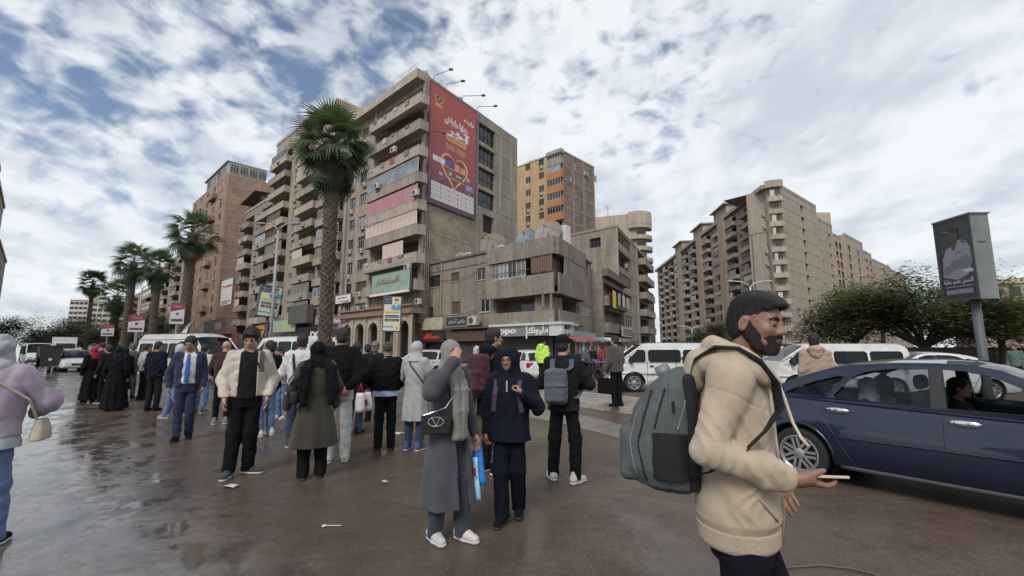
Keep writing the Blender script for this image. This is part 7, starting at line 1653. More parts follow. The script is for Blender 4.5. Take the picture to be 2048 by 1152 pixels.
def shoe(root,a,toe,mat,sole,sc=1.0,h=.007,boot=False):
    a=np.array(a,float); toe=np.array(toe,float); d=toe-a; d[2]=0; d/=np.linalg.norm(d); n=np.array((-d[1],d[0],0)); g=a[2]-.085*sc
    p=lambda f,s_,z: np.array((a[0]+d[0]*f*sc+n[0]*s_*sc,a[1]+d[1]*f*sc+n[1]*s_*sc,g+z*sc))
    lo=np.min([p(-.1,-.08,0),p(.22,.08,.0),p(-.1,.08,0),p(.22,-.08,0)],0)-.02; hi=np.max([p(-.1,-.08,.2),p(.22,.08,.2),p(-.1,.08,.2),p(.22,-.08,.2)],0)+.02; lo[2]=g-.01
    sd=SD(lo,hi,h); sd.cone(p(-.045,0,.055),p(.05,0,.06),.040*sc,.040*sc,.02); sd.cone(p(.05,0,.05),p(.155,0,.036),.043*sc,.034*sc,.03,(n,1.15)); sd.cone(p(-.03,0,.06),p(-.022,0,.12 if not boot else .18),.042*sc,.042*sc,.03)
    sd.cut((0,0,-1),(0,0,g+.018*sc)); o=sd.mesh('shoe',mat,root)
    ss=SD(lo,hi,h); ss.cone(p(-.045,0,.02),p(.05,0,.02),.042*sc,.042*sc,.0); ss.cone(p(.05,0,.02),p(.16,0,.02),.046*sc,.036*sc,.02,(n,1.12)); ss.cut((0,0,-1),(0,0,g+.001)); ss.cut((0,0,1),(0,0,g+.026*sc)); q=ss.mesh('sole',sole,o)
    return o
WSOLE=M('sole_white',(.55,.54,.51),.7,.1,20); DSOLE=M('sole_dark',(.03,.03,.03),.7,.1,20)
NP=[0]
def person(label,gp,H,rel,sp,name='person',rz=None,group='people waiting on the street',z=0.0):
    NP[0]+=1; seed=NP[0]*13
    gp=Vector((gp[0],gp[1],z)); az=math.atan2(gp.x,gp.y); rz=R(rel)-az if rz is None else rz
    root=thing(name,label,'person',gp,rz,group); S=H/1.75; h=sp.get('h',.0095); bulk=sp.get('bulk',1.0)
    J={'sR':(.17,-.005,1.405),'sL':(-.17,-.005,1.405),'eR':(.225,-.03,1.13),'eL':(-.225,-.03,1.13),'wR':(.235,.05,.89),'wL':(-.235,.05,.89),'hR':(.085,0,.92),'hL':(-.085,0,.92),'kR':(.10,.02,.50),'kL':(-.10,.02,.50),'aR':(.105,-.03,.085),'aL':(-.105,-.03,.085),'nk':(0,-.015,1.46),'hd':(0,.018,1.625)}
    J.update(sp.get('J',{})); lean=sp.get('lean',0.0)
    J={k:np.array(v,float) for k,v in J.items()}
    for k in J:
        if J[k][2]>.95: J[k][1]+=lean*(J[k][2]-.95)
    J={k:v*S for k,v in J.items()}
    yaw,pit=sp.get('head',(0,0)); m=rotm(R(yaw),R(pit)); hc=J['hd']+m@np.array((0,0,0)); skin=sp.get('skin',SKIN_T)
    ly=lambda z: lean*max(0,z-.95)
    # ---- body: one continuous skin under the clothes
    pts=np.array(list(J.values())); lo=pts.min(0)-.2; hi=pts.max(0)+.2; lo[2]=-.01
    bd=SD(lo,hi,h); head_sdf(bd,hc,m,False,sc=S*sp.get('hs',1.0),neck=J['nk'])
    bd.stack([(z*S,0,ly(z)*S-.005,rx*S*bulk,ry*S*bulk) for z,rx,ry in ((.86,.12,.09),(1.0,.125,.085),(1.25,.14,.095),(1.38,.13,.075),(1.44,.07,.05))],.05)
    for q in 'RL':
        bd.chain([J['s'+q],J['e'+q],J['w'+q]],[.048*S,.040*S,.029*S],.03); bd.chain([J['h'+q],J['k'+q],J['a'+q]],[.075*S,.052*S,.036*S],.03); _t=np.array(sp.get('toe'+q,(0.03 if q=='R' else -.03,.2,0)),float); bd.cone(J['a'+q],J['a'+q]+_t/np.linalg.norm(_t)*.09*S+np.array((0,0,-.045*S)),.030*S,.018*S,.02)
        hd=sp.get('hand'+q)
        if hd!='none':
            fd=J['w'+q]-J['e'+q]; fd/=np.linalg.norm(fd); dd,pn,cu=hd if hd else (fd,(-1 if q=='R' else 1,.25,0),.6)
            sgn=1
            lat=np.cross(np.array(pn,float),np.array(dd,float)); want=np.array((0,1,0)) if hd is None else np.array(sp.get('thumb'+q,(0,1,.3)),float); sgn=1 if lat@want>=0 else -1
            hand_sdf(bd,J['w'+q]+fd*.015*S,dd,pn,sgn,cu,S*1.0,.008)
    bd.mesh('body',skin,root)
    if sp.get('face'): face_parts(root,hc,m,S)
    T=lambda *p: hc+m@(np.array(p)*S)
    # ---- trousers
    tr=sp.get('trousers')
    if tr:
        tm,lw=tr[0],tr[1] if len(tr)>1 else 1.0; hem=tr[2] if len(tr)>2 else .05
        lo=np.minimum.reduce([J[k] for k in ('hR','hL','kR','kL','aR','aL')])-.17; hi=np.maximum.reduce([J[k] for k in ('hR','hL','kR','kL','aR','aL')])+.17; lo[2]=.0
        t=SD(lo,hi,h); t.stack([(z*S,0,0,rx*S*bulk,ry*S*bulk) for z,rx,ry in ((.80,.150,.108),(.90,.155,.114),(1.0,.148,.108),(1.04,.145,.105))],.03)
        for q in 'RL':
            t.chain([J['h'+q]*np.array((.92,1,.95)),J['k'+q]],[.080*S*bulk,.070*S*lw],.03); t.cone(J['k'+q],J['a'+q]+np.array((0,.01,-.03)),.070*S*lw,.060*S*lw,.03)
        t.fold(.010,26,seed,(1,1,.8)); t.cut((0,0,-1),(0,0,hem*S)); t.mesh('trousers',tm,root)
    # ---- shoes
    sm,so=sp.get('shoes',(BLACK,DSOLE))
    for q in 'RL':
        shoe(root,J['a'+q],J['a'+q]+np.array(sp.get('toe'+q,(0.03 if q=='R' else -.03,.2,0))),sm,so,S,.008,sp.get('boot',False))
    # ---- top
    for gi,g in enumerate(sp.get('tops',[])):
        mat=g['m']; hem=g.get('hem',.90); infl=g.get('inf',1.0)*bulk; flare=g.get('flare',0.0); slv=g.get('sleeve',1.0)
        lo=pts.min(0)*1.0-.25; lo=np.array((min(J['eR'][0],J['eL'][0],J['wR'][0],J['wL'][0],-.34)-.12,min(J['eR'][1],J['eL'][1],J['wL'][1],J['wR'][1],-.28)-.12,min(hem*S,J['wR'][2],J['wL'][2])-.08)); hi=np.array((max(J['eR'][0],J['eL'][0],J['wR'][0],.34)+.12,max(J['eR'][1],J['eL'][1],J['wL'][1],J['wR'][1],.28)+.12,1.68*S))
        t=SD(lo,hi,h); rows=[(.90,.170,.130),(1.03,.168,.128),(1.20,.182,.138),(1.32,.188,.132),(1.41,.172,.108),(1.465,.105,.082),(1.50,.072,.068)]
        if hem<.88:
            rows=[r for r in rows if r[0]>.95]+[(.88,.180+flare*.12,.142+flare*.12),(hem-.02,.185+flare,.15+flare)]
        t.stack([(z*S,sp.get('hipx',0)*max(0,1-z),(ly(z)+g.get('cy',0)*max(0,1.1-z))*S,rx*S*infl,ry*S*infl) for z,rx,ry in rows],.03)
        if slv:
            sr=g.get('sr',1.0)
            for q in 'RL':
                e=J['e'+q]; w=J['w'+q]; s0=J['s'+q]*np.array((.92,1,1)); w2=e+(w-e)*slv
                t.chain([s0,e],[.077*S*infl,.056*S*sr*infl],.035); t.cone(e,w2,.056*S*sr*infl,.045*S*sr**.5,.02)
                t.cone(J['nk']+np.array(((.045 if q=='R' else -.045)*S,.0,-.03*S)),s0+np.array((0,0,.004*S)),.058*S,.070*S*infl,.03)
                if g.get('cuff',1): t.cone(w2-(w-e)*.12,w2,.047*S*sr**.5,.042*S*sr**.5,.01)
        t.fold(g.get('fold',.012),g.get('ff',24),seed+gi,g.get('st',(1,1,.75)))
        if hem<.88: t.dent(lambda p:.012*np.sin(np.arctan2(p[:,1],p[:,0])*7+seed)*np.clip((.95*S-p[:,2])/.4,0,1))
        t.cone((J['nk'][0],J['nk'][1]+.02*S,J['nk'][2]-.02*S),(J['nk'][0],J['nk'][1]+.06*S,J['nk'][2]+.1*S),.055*S,.075*S,.0,None,'s')
        t.cut((0,0,-1),(0,0,hem*S))
        if 'open' in g:   # front opening: half width at top and at hem
            a,b_=g['open']; zz=np.array([hem*S,1.2*S,1.5*S]); 
            q=t.blk(V3(-.5,.0,0),V3(.5,.6,1.7*S),0); sl,X,Y,Z=q; hw=np.interp(t.ax[2][sl[2]],zz,[b_*S,(a+b_)/2*S,a*S]).astype(np.float32)[None,None,:]; d=np.maximum(np.abs(X-g.get('ox',0))-hw,.05*S-Y); t.comb(sl,d,.0,'s')
            if True:  # hollow so that what is worn beneath shows
                pass
        o=t.mesh(g.get('n','jacket'),mat,root)
        if g.get('hood'):
            hd=SD(J['nk']-.22*S,J['nk']+.24*S,h); nk=J['nk']
            for a in np.linspace(.35,2*PI-.35,13)[0:13]:
                pass
            ring=[nk+np.array((.105*math.sin(a)*S,(-.045-.075*math.cos(a))*S*-1*-1,(.0+.045*math.cos(a))*S)) for a in np.linspace(-2.5,2.5,12)]
            for i in range(11): hd.cone(ring[i],ring[i+1],(.030+.022*math.cos(-2.5+5*i/11))*S,(.030+.022*math.cos(-2.5+5*(i+1)/11))*S,.02)
            hd.ell(nk+np.array((0,-.115*S,-.045*S)),(.085*S,.045*S,.085*S),None,.04); hd.fold(.010,34,seed+5); hd.mesh('hood',mat,root)
        if g.get('collar'):
            c=SD(J['nk']-.16*S,J['nk']+.16*S,h); nk=J['nk']; ring=[nk+np.array((.070*math.sin(a)*S,(.012-.062*math.cos(a))*S,(.012+.018*math.cos(a))*S)) for a in np.linspace(-2.3,2.3,10)]
            for i in range(9): c.cone(ring[i],ring[i+1],.019*S,.019*S,.01,((0,0,1),1.7))
            c.mesh('collar',g.get('cm',mat),root)
    # ---- hair and head coverings
    hk=sp.get('hair'); 
    if hk:
        kind=hk[0]; mat=hk[1]; lo=hc-np.array((.26,.26,.42))*S; hi=hc+np.array((.26,.26,.2))*S; t=SD(lo,hi,min(h,.008))
        E=lambda p,r,k=.01,op='u':t.ell(T(*p),np.array(r)*S,m,k,op)
        if kind in('short','fade','long','cap'):
            thk={'short':.012,'fade':.006,'long':.020,'cap':.008}[kind]
            E((0,-.014,.040),(.075+thk,.096+thk,.086+thk*1.4)); E((0,-.045,-.02),(.070+thk*.5,.065+thk*.5,.075),.02)
            if kind=='long': E((0,.075,.092),(.066,.035,.028),.03)
            E((0,.085,-.030),(.085,.082,.098+ (0 if kind!='long' else -.005)),.01,'s')
            for q in (-1,1): E((.085*q,.004,-.030),(.030,.032,.048),.01,'s')
            t.cut(m@np.array((0,.0,-1)),T(0,0,-.085)); t.fold(.004 if kind!='long' else .012,110 if kind!='long' else 60,seed)
            t.mesh('hair',mat,root)
            if kind=='cap':
                c=SD(lo,hi,.008); c.ell(T(0,-.012,.045),np.array((.090,.110,.092))*S,m,.01); c.cut(m@np.array((0,.1,-1)),T(0,0,.035)); c.cone(T(-.045,.09,.040),T(.045,.09,.040),.012*S,None,.02,(tuple(m@np.array((0,1,-.25))),5.0)); c.mesh('cap',hk[2],root)
        elif kind=='beanie': E((0,-.012,.040),(.086,.108,.098)); t.cut(m@np.array((0,.25,-1)),T(0,0,.005)); t.fold(.003,60,seed); t.mesh('beanie',mat,root)
        elif kind=='rim':
            E((0,-.03,.01),(.079,.085,.075)); E((0,.06,.03),(.09,.085,.11),.01,'s'); E((0,-.0,.105),(.07,.09,.06),.01,'s'); t.cut(m@np.array((0,.0,-1)),T(0,0,-.07)); t.cut(m@np.array((0,1,.25)),T(0,-.005,0)); t.mesh('hair',mat,root)
        elif kind in('hijab','hoodup'):
            big=1.0 if kind=='hijab' else 1.10
            E((0,-.008,.022),(.090*big,.114*big,.108*big)); E((0,.01,-.05),(.082*big,.092*big,.095),.03)
            t.cone(T(0,-.01,-.10),J['nk']+np.array((0,.01,.0))*S,.088*S*big,.105*S,.03)
            t.stack([((z)*S,0,ly(z)*S-.0,rx*S,ry*S) for z,rx,ry in ((hk[2] if len(hk)>2 else 1.36,.165,.135),(1.42,.15,.115),(1.47,.11,.095),(1.52,.088,.085))],.04)
            t.fold(.012,30,seed,(1,1,.6)); E((0,.112,-.018),(.058,.070,.080),.012,'s'); t.mesh('headscarf' if kind=='hijab' else 'hood',mat,root)
    return root,J,S,hc,m
def local_sd(root,name,mat,fn,lo,hi,h=.009): 
    sd=SD(lo,hi,h); fn(sd); return sd.mesh(name,mat,root)
def free_thing(name,label,cat,root,group=None):
    """a thing carried by a person, standing in the same place and turned the same way"""
    return thing(name,label,cat,root.location,root.rotation_euler.z,group)
# ================================================================ the crowd
CREAM=cloth('cream',(.56,.50,.42)); OLIVE=cloth('olive',(.045,.040,.029)); GREYC=cloth('greycoat',(.068,.071,.080),.95,.08,.3); WGREY=cloth('palegrey',(.36,.37,.36)); WHITEC=cloth('white',(.58,.58,.58)); MAROON=cloth('maroon',(.050,.014,.018)); SUIT=cloth('suit_navy',(.020,.026,.058)); DENIM=cloth('denim',(.105,.165,.30)); DENIMD=cloth('denim_dark',(.03,.045,.085)); LAV=cloth('lavender',(.36,.29,.37)); LIME=cloth('lime',(.52,.82,.10)); TAN=cloth('tan',(.40,.29,.235)); CHAR=cloth('charcoal',(.022,.023,.026)); REDC=cloth('crimson',(.30,.018,.045)); HGREY=cloth('hijab_grey',(.23,.225,.205)); BROWNC=cloth('brown_knit',(.075,.062,.05)); PLAID=cloth('plaid_maroon',(.055,.018,.026),.9,.4,.3,14); BLUEG=cloth('bluegrey',(.085,.10,.13)); SHIRTB=cloth('shirt_blue',(.36,.44,.66)); PALEH=cloth('pale_scarf',(.42,.43,.44)); WTR=cloth('white_trouser',(.50,.50,.50)); DKBL=cloth('dark_blue_scarf',(.020,.026,.038)); JADE=cloth('jade',(.10,.16,.13)); NAVYD=cloth('navy_track',(.010,.013,.026))
SHW=(cloth('shoe_white',(.55,.54,.51)),WSOLE); SHG=(cloth('shoe_grey',(.05,.052,.06)),WSOLE); SHB=(BLACK,DSOLE); SHBL=(cloth('shoe_blue',(.06,.10,.22)),WSOLE); SHBW=(BLACK,WSOLE)
STRAP=M('strap_black',(.012,.012,.014),.7,.1,20); BAGBLK=M('bag_leather_black',(.010,.010,.011),.35,.1,20,.2,80)
# --- woman in the long grey coat, hand raised to her face
r,J,S,hc,m=person('woman in long charcoal-grey coat and pale headscarf shading her face with one hand',G(893,1078),1.64,-142,dict(h=.0075,skin=SKIN,face=1,bulk=.95,
    J={'eR':(.30,.13,1.30),'wR':(.115,.20,1.555),'eL':(-.235,-.02,1.12),'wL':(-.255,.06,.88),'aL':(-.09,.10,.085),'kL':(-.09,.08,.50),'aR':(.10,-.06,.085)},
    handR=((-.35,-.02,.75),(-.6,-.6,.1),.75),thumbR=(0,-1,.3),head=(-8,6),trousers=(cloth('trouser_slate',(.045,.05,.068)),1.15,.04),shoes=SHW,
    tops=[dict(m=WHITEC,hem=.93,inf=.93,n='shirt',sleeve=0),dict(m=GREYC,hem=.30,flare=.07,inf=1.08,open=(.035,.075),ox=-.03,sr=1.22,n='coat',fold=.014,ff=17)],hair=('hijab',HGREY,1.37)),group='people in the foreground')
def sc_(sd):
    for q,x in ((0,.045),(1,-.03)):
        pts=[(x*1.4*S,.085*S,1.45*S),(x*1.3*S,.165*S,1.30*S),(x*1.0*S,.178*S,1.12*S),(x*.9*S,.172*S,.98*S),(x*.8*S,.170*S,.90*S)]
        sd.chain(pts,[.028,.030,.026,.024,.034],.01,((1,0,0),1.5))
    sd.fold(.012,60,3,(1,1,.25))
local_sd(r,'scarf',HGREY,sc_,(-.2,-.02,.84*S),(.2,.3,1.55*S),.007)
t=free_thing('shoulder_bag','black leather shoulder bag with silver clasp at the grey-coated woman’s hip'.replace('’',"'"),'bag',r)
bm=Matrix.Translation((.215*S,.10*S,1.02*S))@Matrix.Rotation(R(-38),4,'Z')
mb=MB(); mb.box((-.115,-.035,-.075),(.115,.035,.075),bm); o=mb.build('bag_body',BAGBLK,t); bv=o.modifiers.new('b','BEVEL'); bv.width=.012; bv.segments=3
mb=MB(); mb.box((-.118,.034,-.02),(.118,.042,.078),bm); o=mb.build('flap',BAGBLK,t)
SIL=M('metal_silver',(.65,.64,.62),.25,0,metal=.9)
mb=MB()
Z0=.027
ringp=[bm@Vector((.062*math.cos(a),.047,Z0-.0+.036*math.sin(a)*(1 if abs(math.cos(a))<.8 else .8))) for a in np.linspace(0,2*PI,20)]
mb.tube(ringp,.0048,6); mb.tube([bm@Vector((-.030,.047,Z0+.034)),bm@Vector((-.004,.047,Z0-.030)),bm@Vector((.034,.047,Z0+.034))],.0048,6); mb.build('clasp',SIL,t)
mb=MB(); mb.tube([bm@Vector((.11,0,.07)),(.16*S,.16*S,1.16*S),(.03*S,.17*S,1.32*S),(-.07*S,.10*S,1.45*S),(-.09*S,-.02*S,1.475*S)],.0035,6); mb.build('chain_strap',SIL,t)
t=free_thing('shopping_bag','bright blue plastic bag with printed packet held low by the grey-coated woman','bag',r)
wl=Vector(J['wL']); mb=MB()
def bag(mb,c,w,d,h_,n=8):
    rings=[]
    for i,zz in enumerate(np.linspace(0,1,7)):
        k=1-.25*zz**2; rings.append([Vector((c[0]+w*k*(1 if abs(math.cos(a))>.3 else .9)*math.cos(a)*(1+.06*math.sin(3*a+zz*5)),c[1]+d*(1.1-zz*.7)*math.sin(a)*(1+.1*math.sin(4*a+zz*7)),c[2]+h_*zz)) for a in np.linspace(0,2*PI,18)[:-1]])
    mb.rings(rings,True)
BLUEP=M('plastic_blue',(.02,.20,.62),.3,.15,8,.5,25)
bag(mb,(wl.x-.02,wl.y+.03,wl.z-.42),.055,.09,.30); mb.build('bag_body',BLUEP,t,True)
mb=MB(); mb.tube([(wl.x-.02,wl.y-.02,wl.z-.14),(wl.x-.01,wl.y+.02,wl.z-.07),(wl.x-.02,wl.y+.07,wl.z-.14)],.008,6); mb.build('handle',BLUEP,t,True)
PKT=M('packet_print',(.30,.55,.68),.35,.6,22,.2,20); mb=MB(); bag(mb,(wl.x+.035,wl.y+.055,wl.z-.53),.022,.075,.34); mb.build('packet',PKT,t,True)
mb=MB(); mb.box((wl.x+.052,wl.y+.03,wl.z-.33),(wl.x+.062,wl.y+.09,wl.z-.27)); mb.build('packet_label',REDC,t)
# --- girl in navy tracksuit with purple backpack straps
r,J,S,hc,m=person('girl in navy hooded tracksuit and glasses gripping her backpack strap',G(1020,1042),1.57,168,dict(h=.0075,skin=SKIN_T,face=1,bulk=1.12,hs=1.04,
    J={'eL':(-.30,.03,1.14),'wL':(-.175,.21,1.29),'eR':(.25,-.02,1.13),'wR':(.235,.08,.90),'kR':(.075,.10,.50),'aR':(.06,.08,.085),'kL':(-.08,.0,.50),'aL':(-.06,-.18,.10)},
    handL=((.5,.1,.75),(.8,.2,-.4),1.5),thumbL=(.3,.6,.6),handR=((0,.1,-1),(-1,.2,0),1.1),head=(-14,4),trousers=(NAVYD,1.2,.06),shoes=SHB,
    tops=[dict(m=NAVY,hem=.80,inf=1.06,sr=1.12,n='hoodie',fold=.012)],hair=('hoodup',NAVY,1.38)),group='people in the foreground')
T=lambda *p: Vector(hc+m@(np.array(p)*S))
mb=MB()
for q in (-1,1): mb.tube([T(.033*q+.024*math.cos(a),.106,.002+.018*math.sin(a)) for a in np.linspace(0,2*PI,14)],.0022,5)
mb.tube([T(-.009,.107,.004),T(.009,.107,.004)],.002,5); mb.tube([T(-.057,.104,.004),T(-.078,.0,.008)],.002,5); mb.tube([T(.057,.104,.004),T(.078,.0,.008)],.002,5)
t=free_thing('spectacles','dark round spectacles worn by the girl in navy','glasses',r); mb.build('spectacle_frame',BROW,t)
local_sd(r,'hair_front',HAIRB,lambda sd:(sd.ell(T(0,.078,.062),np.array((.052,.022,.020)),m,.01)),hc-.2,hc+.2,.006)
PUR=cloth('purple_strap',(.075,.05,.11)); t=free_thing('backpack','purple backpack worn by the girl in navy','backpack',r); 
mb=MB()
for q in (-1,1):
    pts=[(q*.105*S,-.13*S,1.40*S),(q*.115*S,-.02*S,1.475*S),(q*.12*S,.10*S,1.42*S),(q*.125*S,.165*S,1.28*S),(q*.15*S,.13*S,1.10*S)]; V=[]
    for p_ in pts: V+=[Vector(p_)+Vector((-.022,0,0)),Vector(p_)+Vector((.022,0,0))]
    mb.add(V,[(2*i,2*i+1,2*i+3,2*i+2) for i in range(4)])
mb.build('strap',PUR,t); local_sd(t,'bag_body',PUR,lambda sd:(sd.box((0,-.22*S,1.20*S),(.14,.075,.19),None,.06),sd.fold(.01,20,2)),(-.2,-.36,.95*S),(.2,-.1,1.48*S),.01)
mb=MB(); mb.box((-.006,.0,-.05),(.006,.006,.05),Matrix.Translation((0,.155*S,1.36*S))); mb.build('zip',SIL,r)
# --- man from behind, black, small grey-blue backpack
def backpack(root,J,S,label,mat,c,r_,straps=True,pocket=None,cut=None,lean=0,h=.008):
    t=free_thing('backpack',label,'backpack',root); c=np.array(c)*S
    def fn(sd):
        sd.box(c,np.array(r_)*S,None,min(r_)*S*.75); sd.box(c+np.array((0,-r_[1]*.85,-r_[2]*.35))*S,np.array((r_[0]*.80,r_[1]*.5,r_[2]*.52))*S,None,.03*S,.015); sd.fold(.010,26,int(abs(c[2])*100))
    local_sd(t,'bag_body',mat,fn,c-np.array((r_[0]+.06,r_[1]*2+.06,r_[2]+.06))*S,c+np.array((r_[0]+.06,r_[1]+.06,r_[2]+.06))*S,h)
    if straps:
        for q in (-1,1):
            mb=MB(); pts=[(q*r_[0]*.5*S,c[1]+r_[1]*.6*S,c[2]+r_[2]*.92*S),(q*.115*S,-.135*S,1.36*S),(q*.115*S,-.095*S,1.445*S),(q*.115*S,.02*S,1.478*S),(q*.12*S,.11*S,1.40*S),(q*.145*S,.165*S,1.22*S),(q*.20*S,.10*S,1.06*S),(q*.17*S,-.12*S,1.0*S)]; V=[]
            for p_ in pts: V+=[Vector(p_)+Vector((-.028,-.004,.0)),Vector(p_)+Vector((.028,-.004,0)),Vector(p_)+Vector((.028,.006,.004)),Vector(p_)+Vector((-.028,.006,.004))]
            mb.add(V,[(4*i+a,4*i+(a+1)%4,4*i+4+(a+1)%4,4*i+4+a) for i in range(len(pts)-1) for a in range(4)]); mb.build('strap',mat,t)
    mb=MB(); zc=c[2]+r_[2]*.15*S
    mb.tube([(x*r_[0]*.86*S,c[1]-r_[1]*1.32*S,c[2]-r_[2]*.0*S) for x in np.linspace(-1,1,9)],.006,5); mb.build('zip',STRAP,t)
    return t
r,J,S,hc,m=person('man in black sweatshirt and cap seen from behind with grey-blue backpack and white trainers',G(1130,966),1.73,-8,dict(h=.0085,skin=SKIN,bulk=1.0,
    J={'eR':(.315,.02,1.15),'wR':(.10,.20,1.12),'eL':(-.29,.04,1.15),'wL':(-.05,.20,1.10),'hR':(.09,0,.92),'kR':(.13,.03,.50),'aR':(.125,.0,.085),'kL':(-.12,.04,.50),'aL':(-.16,.10,.085)},handR=((-1,.1,0),(0,-1,0),.8),handL=((1,.1,0),(0,-1,0),.8),
    trousers=(BLACK,1.12,.05),shoes=SHW,toeR=(.12,.2,0),toeL=(-.10,.2,0),head=(-12,0),tops=[dict(m=CHAR,hem=.84,inf=1.05,sr=1.1,n='sweatshirt')],hair=('cap',HAIRB,BLACK)),group='people in the foreground')
backpack(r,J,S,'slim grey-blue backpack slung low on the man in black',BLUEG,(-.06,-.215,1.14),(.135,.075,.205))
# --- tall man in navy hoodie with plaid backpack
r,J,S,hc,m=person('tall man in navy hooded jacket looking right behind the girl in navy',G(985,945),1.83,-48,dict(h=.0085,skin=SKIN_T,face=1,trousers=(BLACK,1.0),shoes=SHBW,head=(-25,0),tops=[dict(m=NAVY,hem=.88,inf=1.08,sr=1.1,hood=1)],hair=('short',HAIRB)),group='people in the foreground')
backpack(r,J,S,'maroon plaid backpack on the tall man in the navy hooded jacket',PLAID,(0,-.24,1.20),(.155,.09,.23))
# --- woman in black with patterned white scarf
person('woman in black coat and white patterned headscarf holding a tissue',G(952,832),1.62,-150,dict(skin=SKIN,face=1,J={'eR':(.28,.08,1.2),'wR':(.08,.22,1.42)},handR=((-.4,.2,.6),(0,-1,0),1.0),trousers=(BLACK,1.1),tops=[dict(m=BLACK,hem=.45,flare=.05,n='coat')],hair=('hijab',PALEH,1.42)),group='people waiting on the street')
# --- woman in pale grey long coat
r,J,S,hc,m=person('woman in pale grey long coat and light headscarf with blue canvas shoes',G(827,900),1.68,-28,dict(skin=SKIN,J={'eL':(-.28,.05,1.16),'wL':(-.14,.19,1.0),'eR':(.28,.05,1.16),'wR':(.12,.2,1.02)},trousers=(DENIMD,1.05),shoes=SHBL,tops=[dict(m=WGREY,hem=.47,flare=.035,n='coat',sr=1.05)],hair=('hijab',PALEH,1.42)))
t=free_thing('crossbody_strap_bag','dark crossbody bag of the woman in the pale grey coat','bag',r); mb=MB(); mb.tube([(-.10*S,-.05*S,1.475*S),(-.02*S,-.15*S,1.36*S),(.14*S,-.155*S,1.18*S),(.23*S,-.08*S,1.02*S)],.011,6); mb.build('strap',STRAP,t); local_sd(t,'bag_body',BAGBLK,lambda sd:sd.box((.235*S,.05*S,.98*S),(.04,.10,.07),None,.02),(.1,-.15,.8),(.4,.25,1.2),.01)
# --- heavy man in black jacket
r,J,S,hc,m=person('stout man in black jacket and grey beanie with blue shirt tail showing',G(768,898),1.66,0,dict(skin=SKIN_T,bulk=1.2,J={'eR':(.32,.02,1.15),'wR':(.22,.18,1.0),'eL':(-.32,.02,1.15),'wL':(-.22,.18,1.0)},handR='none',handL='none',trousers=(cloth('trouser_dark',(.016,.018,.022)),1.12,.03),shoes=SHB,tops=[dict(m=SHIRTB,hem=.86,inf=1.0,n='shirt',sleeve=0),dict(m=BLACK,hem=.95,inf=1.10,sr=1.15,collar=1)],hair=('beanie',cloth('beanie_grey',(.05,.05,.05)))))
person('man in dark jacket and grey cap facing the stout man',G(745,842),1.72,165,dict(skin=SKIN_D,face=1,trousers=(BLACK,1),tops=[dict(m=CHAR,hem=.88)],hair=('cap',HAIRB,cloth('cap_grey',(.16,.16,.16)))))
# --- tall man in black, hands behind his back
person('tall man in black jacket and pale trousers with hands clasped behind his back',G(672,923),1.86,2,dict(skin=SKIN_T,bulk=1.1,J={'eR':(.27,-.10,1.13),'wR':(.10,-.20,.97),'eL':(-.27,-.10,1.13),'wL':(-.02,-.22,.94)},handR=((-.8,-.2,-.5),(0,1,0),.9),handL=((.8,-.2,-.4),(0,1,0),.9),trousers=(WTR,1.05),shoes=SHW,tops=[dict(m=BLACK,hem=.93,inf=1.12,sr=1.15,collar=1)],hair=('fade',HAIRB)))
# --- woman in olive coat
r,J,S,hc,m=person('woman in long dark olive coat with black headscarf seen from behind',G(622,955),1.66,8,dict(h=.0085,skin=SKIN,J={'eR':(.27,-.02,1.13),'wR':(.26,.05,.90),'eL':(-.30,.02,1.13),'wL':(-.33,.08,.90)},trousers=(BLACK,1.2,.03),shoes=SHB,boot=True,tops=[dict(m=OLIVE,hem=.40,flare=.10,inf=1.08,n='coat',sr=1.2,ff=16)],hair=('hijab',BLACK,1.40)),group='people in the foreground')
def shawl(sd):
    for q in (-1,1): sd.chain([(q*.10*S,-.06*S,1.47*S),(q*.15*S,-.16*S,1.38*S),(q*.17*S,-.19*S,1.15*S),(q*.165*S,-.20*S,.95*S)],[.04,.045,.04,.03],.02,((1,0,0),1.5))
    sd.fold(.012,40,4,(1,1,.3))
local_sd(r,'shawl',BLACK,shawl,(-.36,-.36,.85*S),(.36,.1,1.6*S),.009)
t=free_thing('handbag','dark handbag tucked under the arm of the woman in olive','bag',r); local_sd(t,'bag_body',BAGBLK,lambda sd:sd.box((-.27*S,-.06*S,1.03*S),(.05,.11,.08),None,.03),(-.5,-.3,.8),(-.1,.2,1.3),.01)
mb=MB(); mb.box((-.352,-.10,1.02),(-.34,-.04,1.05)); mb.tube([(-.30*S,.02*S,1.1*S),(-.33*S,-.06*S,1.2*S),(-.28*S,-.1*S,1.3*S)],.012,6); mb.build('buckle',SIL,t)
# --- man in white jacket
r,J,S,hc,m=person('man in white jacket with a dark strap across his back',G(592,893),1.80,-10,dict(skin=SKIN_T,J={'eL':(-.27,.03,1.13),'wL':(-.22,.14,.97)},trousers=(DENIMD,1.05),shoes=SHG,tops=[dict(m=WHITEC,hem=.95,inf=1.08,sr=1.15,fold=.018)],hair=('short',HAIRB)))
t=free_thing('sling_bag','dark sling bag strap worn by the man in white','bag',r); mb=MB(); mb.tube([(-.11*S,-.02*S,1.48*S),(-.09*S,-.15*S,1.36*S),(-.06*S,-.165*S,1.15*S),(.02*S,-.16*S,1.0*S)],.020,6); mb.build('strap',STRAP,t)
